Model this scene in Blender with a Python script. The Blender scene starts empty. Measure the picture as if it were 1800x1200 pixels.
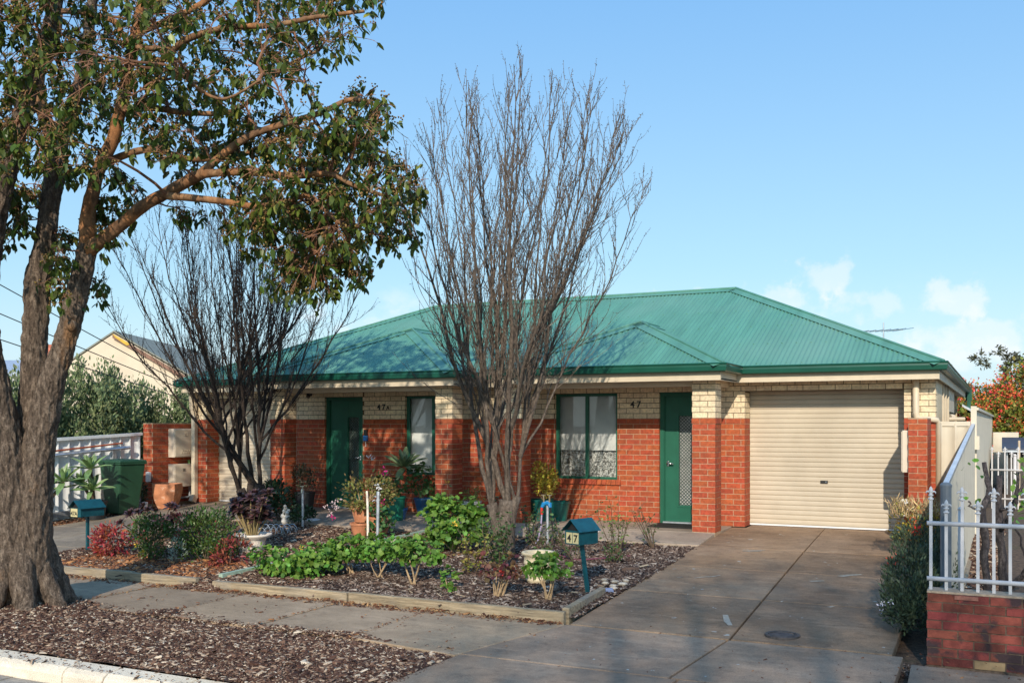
import bpy, math, random
import numpy as np
from mathutils import Vector, Matrix, noise as mnoise

random.seed(7)
RNG = np.random.default_rng(7)
R = math.radians
SC = bpy.context.scene
COL = SC.collection

# ------------------------------------------------------------------ camera, sky, sun, exposure
cam_data = bpy.data.cameras.new("camera")
cam_data.lens = 35.0
cam_data.sensor_width = 36.0
cam_data.shift_y = 145.0 / 1800.0
cam_data.clip_end = 3000
cam_data.clip_start = 0.05
cam = bpy.data.objects.new("camera", cam_data)
cam.location = (0, 0, 1.63)
cam.rotation_euler = (R(90), 0, R(26.2))
COL.objects.link(cam)
SC.camera = cam

SUN_EL = R(27.0)
SUN_TO = Vector((0.29, -0.957, 0)).normalized() * math.cos(SUN_EL) + Vector((0, 0, math.sin(SUN_EL)))
SUN_STRENGTH = 3.1
SKY_STRENGTH = 0.12
EXPOSURE = 0.40

world = bpy.data.worlds.new("World")
SC.world = world
world.use_nodes = True
wt = world.node_tree
for n in list(wt.nodes):
    wt.nodes.remove(n)
def wn(t):
    return wt.nodes.new(t)
w_out = wn("ShaderNodeOutputWorld")
w_bg = wn("ShaderNodeBackground")
w_bg.inputs["Strength"].default_value = SKY_STRENGTH
w_sky = wn("ShaderNodeTexSky")
w_sky.sky_type = 'NISHITA'
w_sky.sun_disc = False
w_sky.sun_elevation = SUN_EL
w_sky.sun_rotation = math.atan2(SUN_TO.x, SUN_TO.y)
w_sky.altitude = 50
w_sky.air_density = 1.1
w_sky.dust_density = 1.2
w_sky.ozone_density = 1.6
# pale winter air and a scatter of low cumulus all round the horizon
w_tc = wn("ShaderNodeTexCoord")
w_sep = wn("ShaderNodeSeparateXYZ")
wt.links.new(w_tc.outputs["Generated"], w_sep.inputs[0])
def wmath(op, a, b=None, clamp=False):
    m = wn("ShaderNodeMath"); m.operation = op; m.use_clamp = clamp
    for i, v in enumerate((a, b)):
        if v is None: continue
        if isinstance(v, (int, float)): m.inputs[i].default_value = v
        else: wt.links.new(v, m.inputs[i])
    return m.outputs[0]
def wrange(v, a, b, c=0.0, d=1.0):
    m = wn("ShaderNodeMapRange"); m.clamp = True; m.interpolation_type = 'SMOOTHSTEP'
    wt.links.new(v, m.inputs[0])
    for i, x in enumerate((a, b, c, d)): m.inputs[1 + i].default_value = x
    return m.outputs[0]
def wmix(f, a, b):
    m = wn("ShaderNodeMix"); m.data_type = 'RGBA'
    if isinstance(f, (int, float)): m.inputs[0].default_value = f
    else: wt.links.new(f, m.inputs[0])
    for i, v in ((6, a), (7, b)):
        if isinstance(v, tuple): m.inputs[i].default_value = (*v, 1)
        else: wt.links.new(v, m.inputs[i])
    return m.outputs[2]
w_z = w_sep.outputs[2]
SKY_TINT = (1.15, 1.13, 1.0)
w_tint = wn("ShaderNodeMix"); w_tint.data_type = 'RGBA'; w_tint.blend_type = 'MULTIPLY'
w_tint.inputs[0].default_value = 1.0
wt.links.new(w_sky.outputs[0], w_tint.inputs[6]); w_tint.inputs[7].default_value = (*SKY_TINT, 1)
w_col = w_tint.outputs[2]
SKY_UP = (1.85, 3.85, 7.2)
SKY_HZ = (5.0, 5.9, 6.8)
w_up = wrange(w_z, 0.0, 0.55)
w_grad = wmix(w_up, SKY_HZ, SKY_UP)
w_col = wmix(0.62, w_col, w_grad)
w_fin = wn("ShaderNodeMix"); w_fin.data_type = 'RGBA'; w_fin.blend_type = 'MULTIPLY'; w_fin.inputs[0].default_value = 1.0
wt.links.new(w_col, w_fin.inputs[6]); w_fin.inputs[7].default_value = (0.69, 0.88, 0.97, 1); w_col = w_fin.outputs[2]
w_map = wn("ShaderNodeMapping")
w_map.inputs["Scale"].default_value = (1.0, 1.0, 1.7)
w_map.inputs["Location"].default_value = (3.35, 1.2, 0.4)
wt.links.new(w_tc.outputs["Generated"], w_map.inputs[0])
w_n = wn("ShaderNodeTexNoise")
w_n.inputs["Scale"].default_value = 7.5
w_n.inputs["Detail"].default_value = 7
w_n.inputs["Roughness"].default_value = 0.55
wt.links.new(w_map.outputs[0], w_n.inputs["Vector"])
w_low = wmath('MULTIPLY', wrange(w_z, 0.15, 0.085), wrange(w_z, -0.02, 0.03))
w_cm = wmath('MULTIPLY', wrange(w_n.outputs["Fac"], 0.62, 0.74), w_low)
w_cm = wmath('MULTIPLY', w_cm, 0.85)
w_col = wmix(w_cm, w_col, (6.9, 6.9, 7.2))
# cumulus puffs standing low round the horizon
def w_puff(d, rx, rz, amt):
    global w_col
    c = Vector(d).normalized()
    sb = wn("ShaderNodeVectorMath"); sb.operation = 'SUBTRACT'; wt.links.new(w_tc.outputs["Generated"], sb.inputs[0]); sb.inputs[1].default_value = c
    ml = wn("ShaderNodeVectorMath"); ml.operation = 'MULTIPLY'; wt.links.new(sb.outputs[0], ml.inputs[0]); ml.inputs[1].default_value = (1 / rx, 1 / rx, 1 / rz)
    ln = wn("ShaderNodeVectorMath"); ln.operation = 'LENGTH'; wt.links.new(ml.outputs[0], ln.inputs[0])
    s = wmath('ADD', ln.outputs["Value"], wmath('MULTIPLY', wmath('SUBTRACT', w_n2.outputs["Fac"], 0.5), 3.4))
    w_col = wmix(wmath('MULTIPLY', wrange(s, 1.05, 0.35), amt * .8), w_col, (6.6, 6.6, 6.95))
w_n2 = wn("ShaderNodeTexNoise"); w_n2.inputs["Scale"].default_value = 34; w_n2.inputs["Detail"].default_value = 6; w_n2.inputs["Roughness"].default_value = 0.6
wt.links.new(w_tc.outputs["Generated"], w_n2.inputs["Vector"])
for d, rx, rz, amt in (((-.16, 1.03, .146), .034, .020, .5), ((-.20, 1.03, .125), .045, .018, .45), ((-.115, 1.03, .12), .04, .016, .4), ((-.045, 1.09, .122), .034, .021, .6), ((-.02, 1.09, .085), .08, .022, .5), ((-.30, 1.0, .128), .05, .012, .6), ((-.1, 1.05, .06), .2, .02, .5),
                       ((-1, .45, .09), .07, .03, .7), ((-1, .3, .13), .06, .03, .8), ((1, .6, .13), .07, .035, .8), ((1, -.2, .16), .09, .04, .8), ((.3, -1, .14), .08, .04, .8), ((-.6, -1, .17), .09, .04, .8), ((-1, -.4, .12), .08, .035, .8), ((.8, 1, .10), .07, .03, .8)):
    w_puff(d, rx, rz, amt)
w_veil = wmath('MULTIPLY', wrange(w_z, 0.16, 0.0), 0.35)
w_col = wmix(w_veil, w_col, (6.2, 6.5, 7.1))
wt.links.new(w_col, w_bg.inputs["Color"])
wt.links.new(w_bg.outputs[0], w_out.inputs["Surface"])

sun_data = bpy.data.lights.new("sun", 'SUN')
sun_data.energy = SUN_STRENGTH
sun_data.angle = R(0.53)
sun_data.color = (1.0, 0.89, 0.75)
sun = bpy.data.objects.new("sun", sun_data)
sun.rotation_euler = (-SUN_TO).to_track_quat('-Z', 'Y').to_euler()
sun.location = (0, 0, 30)
COL.objects.link(sun)

SC.view_settings.view_transform = 'Standard'
SC.view_settings.look = 'None'
SC.view_settings.exposure = EXPOSURE
SC.view_settings.gamma = 1.0
SC.view_settings.use_curve_mapping = False
try:
    SC.cycles.max_bounces = 6
    SC.cycles.transparent_max_bounces = 12
except Exception:
    pass

# ------------------------------------------------------------------ helpers: materials
MATS = {}
ALB = 1.28
def alb(c): return tuple(min(.85, x * ALB) for x in c)
def mat(name, col, rough=0.7, var=0.15, scale=8.0, detail=5, bump=0.0, bscale=60.0, isl=0.0, hue=0.0, metal=0.0,
        stretch=(1, 1, 1), col2=None, ramp=(0.35, 0.65), trans=0.0, spec=0.5, blotch=None, coat=0.0, world=False):
    """Principled material: col varied by object-space noise (towards col2 or by +-var), by piece (isl, hue) and with a fine bump."""
    if name in MATS: return MATS[name]
    col = alb(col); col2 = alb(col2) if col2 else None
    m = bpy.data.materials.new(name); m.use_nodes = True
    nt = m.node_tree; N = nt.nodes; L = nt.links
    b = N["Principled BSDF"]
    b.inputs["Roughness"].default_value = rough
    b.inputs["Metallic"].default_value = metal
    b.inputs["Specular IOR Level"].default_value = spec
    if coat: b.inputs["Coat Weight"].default_value = coat
    tc = N.new("ShaderNodeTexCoord")
    mp = N.new("ShaderNodeMapping"); mp.inputs["Scale"].default_value = stretch
    src = N.new("ShaderNodeNewGeometry").outputs["Position"] if world else tc.outputs["Object"]
    L.new(src, mp.inputs[0])
    nz = N.new("ShaderNodeTexNoise"); nz.inputs["Scale"].default_value = scale; nz.inputs["Detail"].default_value = detail
    L.new(mp.outputs[0], nz.inputs["Vector"])
    mr = N.new("ShaderNodeMapRange"); mr.inputs[1].default_value = ramp[0]; mr.inputs[2].default_value = ramp[1]
    L.new(nz.outputs["Fac"], mr.inputs[0])
    mx = N.new("ShaderNodeMix"); mx.data_type = 'RGBA'
    c1 = tuple(max(0, c * (1 - var)) for c in col); c2 = col2 or tuple(c * (1 + var) for c in col)
    if col2: c1 = col
    mx.inputs[6].default_value = (*c1, 1); mx.inputs[7].default_value = (*c2, 1)
    L.new(mr.outputs[0], mx.inputs[0])
    out = mx.outputs[2]
    if blotch:
        bc, bs, lo, hi, amt = blotch; bc = alb(bc)
        n2 = N.new("ShaderNodeTexNoise"); n2.inputs["Scale"].default_value = bs; n2.inputs["Detail"].default_value = 6
        L.new(src, n2.inputs["Vector"])
        r2 = N.new("ShaderNodeMapRange"); r2.inputs[1].default_value = lo; r2.inputs[2].default_value = hi; r2.inputs[4].default_value = amt
        L.new(n2.outputs["Fac"], r2.inputs[0])
        m2 = N.new("ShaderNodeMix"); m2.data_type = 'RGBA'; m2.inputs[7].default_value = (*bc, 1)
        L.new(r2.outputs[0], m2.inputs[0]); L.new(out, m2.inputs[6]); out = m2.outputs[2]
    if isl or hue:
        oi = N.new("ShaderNodeObjectInfo"); ge = N.new("ShaderNodeNewGeometry")
        ad = N.new("ShaderNodeMath"); ad.operation = 'ADD'
        L.new(oi.outputs["Random"], ad.inputs[0]); L.new(ge.outputs["Random Per Island"], ad.inputs[1])
        fr = N.new("ShaderNodeMath"); fr.operation = 'FRACT'; L.new(ad.outputs[0], fr.inputs[0])
        hs = N.new("ShaderNodeHueSaturation")
        v = N.new("ShaderNodeMapRange"); v.inputs[3].default_value = 1 - isl; v.inputs[4].default_value = 1 + isl
        L.new(fr.outputs[0], v.inputs[0]); L.new(v.outputs[0], hs.inputs["Value"])
        k = N.new("ShaderNodeMath"); k.operation = 'MULTIPLY'; k.inputs[1].default_value = 7.13; L.new(fr.outputs[0], k.inputs[0])
        kf = N.new("ShaderNodeMath"); kf.operation = 'FRACT'; L.new(k.outputs[0], kf.inputs[0])
        h = N.new("ShaderNodeMapRange"); h.inputs[3].default_value = 0.5 - hue; h.inputs[4].default_value = 0.5 + hue
        L.new(kf.outputs[0], h.inputs[0]); L.new(h.outputs[0], hs.inputs["Hue"])
        L.new(out, hs.inputs["Color"]); out = hs.outputs[0]
    L.new(out, b.inputs["Base Color"])
    if bump:
        n3 = N.new("ShaderNodeTexNoise"); n3.inputs["Scale"].default_value = bscale; n3.inputs["Detail"].default_value = 5
        L.new(mp.outputs[0], n3.inputs["Vector"])
        bp = N.new("ShaderNodeBump"); bp.inputs["Strength"].default_value = bump; bp.inputs["Distance"].default_value = 0.02
        L.new(n3.outputs["Fac"], bp.inputs["Height"]); L.new(bp.outputs[0], b.inputs["Normal"])
    if trans:
        tr = N.new("ShaderNodeBsdfTranslucent"); ms = N.new("ShaderNodeMixShader"); ms.inputs[0].default_value = trans
        L.new(out, tr.inputs["Color"])
        o = N["Material Output"]
        L.new(b.outputs[0], ms.inputs[1]); L.new(tr.outputs[0], ms.inputs[2]); L.new(ms.outputs[0], o.inputs["Surface"])
    MATS[name] = m
    return m

def mat_ramp(name, stops, rough=0.85, bump=0.3, bscale=80):
    """Colour picked per loose piece from a ramp (bark chips, leaf litter, gravel)."""
    if name in MATS: return MATS[name]
    m = bpy.data.materials.new(name); m.use_nodes = True
    nt = m.node_tree; N = nt.nodes; L = nt.links; b = N["Principled BSDF"]
    b.inputs["Roughness"].default_value = rough
    b.inputs["Specular IOR Level"].default_value = 0.3
    ge = N.new("ShaderNodeNewGeometry"); cr = N.new("ShaderNodeValToRGB")
    e = cr.color_ramp.elements
    e[0].position, e[0].color = stops[0][0], (*alb(stops[0][1]), 1)
    e[1].position, e[1].color = stops[-1][0], (*alb(stops[-1][1]), 1)
    for p, c in stops[1:-1]:
        q = e.new(p); q.color = (*alb(c), 1)
    L.new(ge.outputs["Random Per Island"], cr.inputs[0])
    L.new(cr.outputs[0], b.inputs["Base Color"])
    MATS[name] = m
    return m

def mat_concrete(name, base, dark, warm, spots=0.0, mottle=0.5, grime=1.0):
    if name in MATS: return MATS[name]
    base, dark, warm = alb(base), alb(dark), alb(warm)
    m = bpy.data.materials.new(name); m.use_nodes = True
    nt = m.node_tree; N = nt.nodes; L = nt.links; b = N["Principled BSDF"]
    b.inputs["Roughness"].default_value = 0.82
    b.inputs["Specular IOR Level"].default_value = 0.35
    tc = N.new("ShaderNodeTexCoord")
    def noise(s, d=6, r=0.55, st=(1, 1, 1)):
        mp = N.new("ShaderNodeMapping"); mp.inputs["Scale"].default_value = st
        L.new(tc.outputs["Object"], mp.inputs[0])
        n = N.new("ShaderNodeTexNoise"); n.inputs["Scale"].default_value = s; n.inputs["Detail"].default_value = d; n.inputs["Roughness"].default_value = r
        L.new(mp.outputs[0], n.inputs["Vector"]); return n.outputs["Fac"]
    def rng(v, a, c, lo=0, hi=1):
        r = N.new("ShaderNodeMapRange"); r.inputs[1].default_value = a; r.inputs[2].default_value = c; r.inputs[3].default_value = lo; r.inputs[4].default_value = hi
        L.new(v, r.inputs[0]); return r.outputs[0]
    def mix(f, a, c, bt='MIX'):
        x = N.new("ShaderNodeMix"); x.data_type = 'RGBA'; x.blend_type = bt
        if isinstance(f, float): x.inputs[0].default_value = f
        else: L.new(f, x.inputs[0])
        for i, v in ((6, a), (7, c)):
            if isinstance(v, tuple): x.inputs[i].default_value = (*v, 1)
            else: L.new(v, x.inputs[i])
        return x.outputs[2]
    c = mix(rng(noise(0.9, 8, 0.62), 0.36, 0.62), base, dark)
    c = mix(rng(noise(0.55, 5, 0.5, (1, 0.5, 1)), 0.45, 0.7, 0, 0.7), c, warm)
    c = mix(rng(noise(2.2, 9, 0.7, (0.6, 3.2, 1)), 0.52, 0.75, 0, 0.55), c, tuple(x * 1.55 for x in base))
    c = mix(rng(noise(7, 10, 0.75), 0.50, 0.68, 0, 0.55 * grime), c, tuple(x * 0.62 for x in dark))
    c = mix(rng(noise(16, 10, 0.78, (0.8, 1.6, 1)), 0.56, 0.72, 0, 0.5 * grime), c, tuple(x * 1.35 for x in base))
    oi = N.new("ShaderNodeObjectInfo"); ov = rng(oi.outputs["Random"], 0, 1, 0.86, 1.12)
    g0 = rng(noise(95, 3, 0.7), 0.3, 0.7, 1 - 0.6 * mottle, 1 + 0.6 * mottle)
    gm = N.new("ShaderNodeMath"); gm.operation = 'MULTIPLY'; L.new(g0, gm.inputs[0]); L.new(ov, gm.inputs[1]); g = gm.outputs[0]
    gg = N.new("ShaderNodeCombineXYZ")
    for i in range(3): L.new(g, gg.inputs[i])
    c = mix(1.0, c, gg.outputs[0], 'MULTIPLY')
    if spots:
        vo = N.new("ShaderNodeTexVoronoi"); vo.inputs["Scale"].default_value = 5.5
        wv = N.new("ShaderNodeMapping"); wv.inputs["Scale"].default_value = (1, 1, 0)
        L.new(tc.outputs["Object"], wv.inputs[0])
        ns = N.new("ShaderNodeTexNoise"); ns.inputs["Scale"].default_value = 22
        L.new(tc.outputs["Object"], ns.inputs["Vector"])
        add = N.new("ShaderNodeMix"); add.data_type = 'RGBA'; add.blend_type = 'ADD'; add.inputs[0].default_value = 0.12
        L.new(wv.outputs[0], add.inputs[6]); L.new(ns.outputs["Color"], add.inputs[7])
        L.new(add.outputs[2], vo.inputs["Vector"])
        sz = rng(noise(3.1, 2), 0.45, 0.75, 0.0, 0.20)
        lt = N.new("ShaderNodeMath"); lt.operation = 'LESS_THAN'; L.new(vo.outputs["Distance"], lt.inputs[0]); L.new(sz, lt.inputs[1])
        sm = N.new("ShaderNodeMath"); sm.operation = 'MULTIPLY'; sm.inputs[1].default_value = spots; L.new(lt.outputs[0], sm.inputs[0])
        c = mix(sm.outputs[0], c, (0.5, 0.5, 0.46))
    L.new(c, b.inputs["Base Color"])
    bp = N.new("ShaderNodeBump"); bp.inputs["Strength"].default_value = 0.35; bp.inputs["Distance"].default_value = 0.006
    L.new(noise(180, 4), bp.inputs["Height"]); L.new(bp.outputs[0], b.inputs["Normal"])
    MATS[name] = m
    return m

def mat_bark(name, dark, mid, light, orange, scale=9.0, zs=0.16, bump=1.0, smooth=0.0):
    if name in MATS: return MATS[name]
    m = bpy.data.materials.new(name); m.use_nodes = True
    nt = m.node_tree; N = nt.nodes; L = nt.links; b = N["Principled BSDF"]
    b.inputs["Roughness"].default_value = 0.88; b.inputs["Specular IOR Level"].default_value = 0.25
    tc = N.new("ShaderNodeTexCoord"); mp = N.new("ShaderNodeMapping"); mp.inputs["Scale"].default_value = (1, 1, zs)
    L.new(tc.outputs["Object"], mp.inputs[0])
    n = N.new("ShaderNodeTexNoise"); n.inputs["Scale"].default_value = scale; n.inputs["Detail"].default_value = 9; n.inputs["Roughness"].default_value = 0.68
    n.inputs["Distortion"].default_value = 0.6
    L.new(mp.outputs[0], n.inputs["Vector"])
    cr = N.new("ShaderNodeValToRGB"); e = cr.color_ramp.elements
    dark, mid, light, orange = alb(dark), alb(mid), alb(light), alb(orange)
    e[0].position, e[0].color = 0.30, (*dark, 1); e[1].position, e[1].color = 0.72, (*light, 1)
    q = e.new(0.5); q.color = (*mid, 1)
    L.new(n.outputs["Fac"], cr.inputs[0]); out = cr.outputs[0]
    n2 = N.new("ShaderNodeTexNoise"); n2.inputs["Scale"].default_value = 3.2; n2.inputs["Detail"].default_value = 4
    mp2 = N.new("ShaderNodeMapping"); mp2.inputs["Scale"].default_value = (1, 1, 0.45); L.new(tc.outputs["Object"], mp2.inputs[0])
    L.new(mp2.outputs[0], n2.inputs["Vector"])
    r = N.new("ShaderNodeMapRange"); r.inputs[1].default_value = 0.56 - smooth; r.inputs[2].default_value = 0.66 - smooth; r.inputs[4].default_value = 0.75
    L.new(n2.outputs["Fac"], r.inputs[0])
    mx = N.new("ShaderNodeMix"); mx.data_type = 'RGBA'; mx.inputs[7].default_value = (*orange, 1)
    L.new(r.outputs[0], mx.inputs[0]); L.new(out, mx.inputs[6])
    n4 = N.new("ShaderNodeTexNoise"); n4.inputs["Scale"].default_value = scale * 2.3; n4.inputs["Detail"].default_value = 8; n4.inputs["Roughness"].default_value = 0.75
    mp4 = N.new("ShaderNodeMapping"); mp4.inputs["Scale"].default_value = (1, 1, min(1, zs * 2.2)); L.new(tc.outputs["Object"], mp4.inputs[0]); L.new(mp4.outputs[0], n4.inputs["Vector"])
    r4 = N.new("ShaderNodeMapRange"); r4.inputs[1].default_value = 0.36; r4.inputs[2].default_value = 0.62; r4.inputs[3].default_value = 0.5; r4.inputs[4].default_value = 1.65
    L.new(n4.outputs["Fac"], r4.inputs[0])
    c4 = N.new("ShaderNodeCombineXYZ")
    for i in range(3): L.new(r4.outputs[0], c4.inputs[i])
    m4 = N.new("ShaderNodeMix"); m4.data_type = 'RGBA'; m4.blend_type = 'MULTIPLY'; m4.inputs[0].default_value = 1.0
    L.new(mx.outputs[2], m4.inputs[6]); L.new(c4.outputs[0], m4.inputs[7]); L.new(m4.outputs[2], b.inputs["Base Color"])
    bp2 = N.new("ShaderNodeBump"); bp2.inputs["Strength"].default_value = bump * .8; bp2.inputs["Distance"].default_value = 0.02
    L.new(n4.outputs["Fac"], bp2.inputs["Height"])
    bp = N.new("ShaderNodeBump"); bp.inputs["Strength"].default_value = bump; bp.inputs["Distance"].default_value = 0.05
    L.new(n.outputs["Fac"], bp.inputs["Height"]); L.new(bp2.outputs[0], bp.inputs["Normal"]); L.new(bp.outputs[0], b.inputs["Normal"])
    MATS[name] = m
    return m

# ------------------------------------------------------------------ helpers: objects and tags
def thing(name, label, cat, loc=(0, 0, 0), group=None):
    o = bpy.data.objects.new(name, None); o.location = loc; o.empty_display_size = 0.1
    COL.objects.link(o); o['label'] = label; o['category'] = cat
    if group: o['group'] = group
    return o
def tag(o, label, cat, group=None):
    o['label'] = label; o['category'] = cat
    if group: o['group'] = group
    return o
def origin_of(p):
    t = Vector((0, 0, 0))
    while p is not None:
        t += p.location; p = p.parent
        break
    return t
def attach(o, parent):
    """Parent o (built in world coordinates) without moving it."""
    if parent is None: return o
    o.parent = parent
    o.matrix_parent_inverse = world_of(parent).inverted()
    return o
def world_of(o):
    m = Matrix.LocRotScale(o.location, o.rotation_euler, o.scale)
    if o.parent is not None:
        return world_of(o.parent) @ o.matrix_parent_inverse @ m
    return m
def link(name, me, m, parent=None, kind=None, smooth=False):
    o = bpy.data.objects.new(name, me)
    if m is not None and not me.materials: me.materials.append(m)
    COL.objects.link(o)
    if smooth: me.shade_smooth()
    if kind: o['kind'] = kind
    return attach(o, parent)
def np_mesh(name, V, F):
    V = np.asarray(V, dtype=np.float32); F = np.asarray(F, dtype=np.int32)
    me = bpy.data.meshes.new(name)
    k = F.shape[1]
    me.vertices.add(len(V)); me.vertices.foreach_set("co", V.ravel())
    me.loops.add(F.size); me.loops.foreach_set("vertex_index", F.ravel())
    me.polygons.add(len(F)); me.polygons.foreach_set("loop_start", np.arange(len(F), dtype=np.int32) * k)
    me.update(calc_edges=True)
    return me

class MB:
    """Collects simple shapes in world coordinates and links them as one mesh object."""
    def __init__(s): s.v = []; s.f = []
    def add(s, vs, fs):
        n = len(s.v); s.v.extend(tuple(p) for p in vs); s.f.extend(tuple(i + n for i in f) for f in fs); return s
    def box(s, x0, x1, y0, y1, z0, z1):
        return s.add([(x0, y0, z0), (x1, y0, z0), (x1, y1, z0), (x0, y1, z0), (x0, y0, z1), (x1, y0, z1), (x1, y1, z1), (x0, y1, z1)],
                     [(0, 3, 2, 1), (4, 5, 6, 7), (0, 1, 5, 4), (1, 2, 6, 5), (2, 3, 7, 6), (3, 0, 4, 7)])
    def obox(s, c, size, rot=(0, 0, 0), top=1.0):
        """Box at c turned by euler rot; top scales its upper face."""
        from mathutils import Euler
        m = Euler(rot).to_matrix(); c = Vector(c); a, b, h = (q / 2 for q in size)
        P = [(-a, -b, -h), (a, -b, -h), (a, b, -h), (-a, b, -h), (-a * top, -b * top, h), (a * top, -b * top, h), (a * top, b * top, h), (-a * top, b * top, h)]
        return s.add([c + m @ Vector(p) for p in P], [(0, 3, 2, 1), (4, 5, 6, 7), (0, 1, 5, 4), (1, 2, 6, 5), (2, 3, 7, 6), (3, 0, 4, 7)])
    def prism(s, poly, d):
        """Closed polygon (3-D points) extruded by vector d."""
        n = len(poly); P = [Vector(p) for p in poly]; d = Vector(d)
        return s.add(P + [p + d for p in P], [tuple(range(n))[::-1], tuple(range(n, 2 * n))] + [(i, (i + 1) % n, (i + 1) % n + n, i + n) for i in range(n)])
    def tube(s, pts, rad, n=6, cap=True, twist=0.0):
        P = [Vector(p) for p in pts]; m = len(P)
        if not isinstance(rad, (list, tuple)): rad = [rad] * m
        up = None; rings = []
        for i in range(m):
            t = (P[min(i + 1, m - 1)] - P[max(i - 1, 0)])
            if t.length < 1e-9: t = Vector((0, 0, 1))
            t.normalize()
            if up is None:
                up = Vector((0, 0, 1)) if abs(t.z) < 0.9 else Vector((1, 0, 0))
            a = up - t * up.dot(t)
            if a.length < 1e-6: a = t.orthogonal()
            a.normalize(); b = t.cross(a); up = a
            rings.append([P[i] + (a * math.cos(2 * math.pi * k / n + twist) + b * math.sin(2 * math.pi * k / n + twist)) * rad[i] for k in range(n)])
        vs = [v for r in rings for v in r]; fs = []
        for i in range(m - 1):
            for k in range(n):
                k2 = (k + 1) % n
                fs.append((i * n + k, i * n + k2, (i + 1) * n + k2, (i + 1) * n + k))
        if cap:
            fs.append(tuple(range(n))[::-1]); fs.append(tuple(range((m - 1) * n, m * n)))
        return s.add(vs, fs)
    def lathe(s, c, prof, n=20):
        """prof: list of (radius, z) turned about the vertical through c."""
        c = Vector(c); vs = []; m = len(prof)
        for r, z in prof:
            for k in range(n):
                a = 2 * math.pi * k / n; vs.append(c + Vector((r * math.cos(a), r * math.sin(a), z)))
        fs = [(i * n + k, i * n + (k + 1) % n, (i + 1) * n + (k + 1) % n, (i + 1) * n + k) for i in range(m - 1) for k in range(n)]
        if prof[0][0] > 1e-4: fs.append(tuple(range(n))[::-1])
        if prof[-1][0] > 1e-4: fs.append(tuple(range((m - 1) * n, m * n)))
        return s.add(vs, fs)
    def mesh(s, name):
        me = bpy.data.meshes.new(name); me.from_pydata([tuple(v) for v in s.v], [], s.f); me.update(); return me
    def build(s, name, m, parent=None, kind=None, smooth=False, bevel=0.0):
        o = link(name, s.mesh(name), m, parent, kind, smooth)
        if bevel:
            b = o.modifiers.new("bevel", 'BEVEL'); b.width = bevel; b.segments = 2; b.limit_method = 'ANGLE'; b.angle_limit = R(40)
        return o

def sweep(path, prof, closed_prof=True):
    """Profile of (outward, z) pairs swept along a level polyline of (x, y), mitred; outward = right-hand side of travel."""
    P = [Vector((p[0], p[1])) for p in path]; n = len(P); k = len(prof); vs = []
    for i in range(n):
        d0 = (P[i] - P[i - 1]).normalized() if i > 0 else None
        d1 = (P[i + 1] - P[i]).normalized() if i < n - 1 else None
        if d0 is None: d0 = d1
        if d1 is None: d1 = d0
        n0 = Vector((d0.y, -d0.x)); n1 = Vector((d1.y, -d1.x)); mi = (n0 + n1)
        mi = mi / max(0.2, mi.dot(n0)) if mi.length > 1e-6 else n0
        for o, z in prof: vs.append((P[i].x + mi.x * o, P[i].y + mi.y * o, z))
    fs = []
    kk = k if closed_prof else k - 1
    for i in range(n - 1):
        for j in range(kk):
            j2 = (j + 1) % k; fs.append((i * k + j, (i + 1) * k + j, (i + 1) * k + j2, i * k + j2))
    if closed_prof:
        fs.append(tuple(range(k))); fs.append(tuple(range((n - 1) * k, n * k))[::-1])
    return vs, fs

# leaf templates: unit length along x, normal z
T_LANCE = (np.array([(0, 0, 0), (0.3, 0.17, 0.03), (0.3, -0.17, 0.03), (0.42, 0, -0.02), (0.72, 0.13, 0.0), (0.72, -0.13, 0.0), (1, 0, -0.08)], float),
           np.array([(0, 3, 1), (0, 2, 3), (1, 3, 4), (3, 2, 5), (3, 6, 4), (3, 5, 6)]))
T_OVAL = (np.array([(0, 0, 0), (0.35, 0.27, 0.04), (0.35, -0.27, 0.04), (0.75, 0.2, 0.02), (0.75, -0.2, 0.02), (1, 0, -0.06)], float),
          np.array([(0, 2, 1), (1, 2, 4), (1, 4, 3), (3, 4, 5)]))
_a = np.linspace(0.25, 2 * np.pi + 0.25, 12, endpoint=False); _r = np.array([.40, .52, .42, .55, .43, .53, .41, .54, .40, .50, .26, .30])
T_ROUND = (np.vstack([[(0.45, 0, -0.13)], np.stack([0.5 - _r * np.cos(_a - .4), _r * 1.05 * np.sin(_a - .4), 0.07 * np.cos(3 * _a) + 0.05 * (np.arange(12) % 2)], 1)]),
           np.array([(0, 1 + (i + 1) % 12, 1 + i) for i in range(12)]))
T_DIA = (np.array([(0, 0, 0), (0.5, 0.3, 0.05), (0.5, -0.3, 0.05), (1, 0, 0)], float), np.array([(0, 2, 1), (1, 2, 3)]))
T_CHIP = (np.array([(-.5, -.5, 0), (.5, -.35, 0), (.5, .4, 0), (-.5, .5, 0), (-.45, -.3, 1), (.42, -.2, .8), (.4, .25, 1), (-.4, .35, .7)], float),
          np.array([(4, 5, 6), (4, 6, 7), (0, 1, 5), (0, 5, 4), (1, 2, 6), (1, 6, 5), (2, 3, 7), (2, 7, 6), (3, 0, 4), (3, 4, 7)]))
def unit(a):
    return a / np.maximum(np.linalg.norm(a, axis=1, keepdims=True), 1e-9)
def leaf_arrays(T, pos, ax, nrm, size, wid=None):
    V, F = T; n = len(pos)
    x = unit(ax); z = unit(nrm - x * (nrm * x).sum(1, keepdims=True)); y = np.cross(z, x)
    s = np.asarray(size).reshape(-1, 1); w = s if wid is None else np.asarray(wid).reshape(-1, 1)
    out = pos[:, None, :] + V[None, :, 0:1] * (x * s)[:, None, :] + V[None, :, 1:2] * (y * w)[:, None, :] + V[None, :, 2:3] * (z * s)[:, None, :]
    f = F[None, :, :] + (np.arange(n) * len(V))[:, None, None]
    return out.reshape(-1, 3), f.reshape(-1, F.shape[1])
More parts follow.
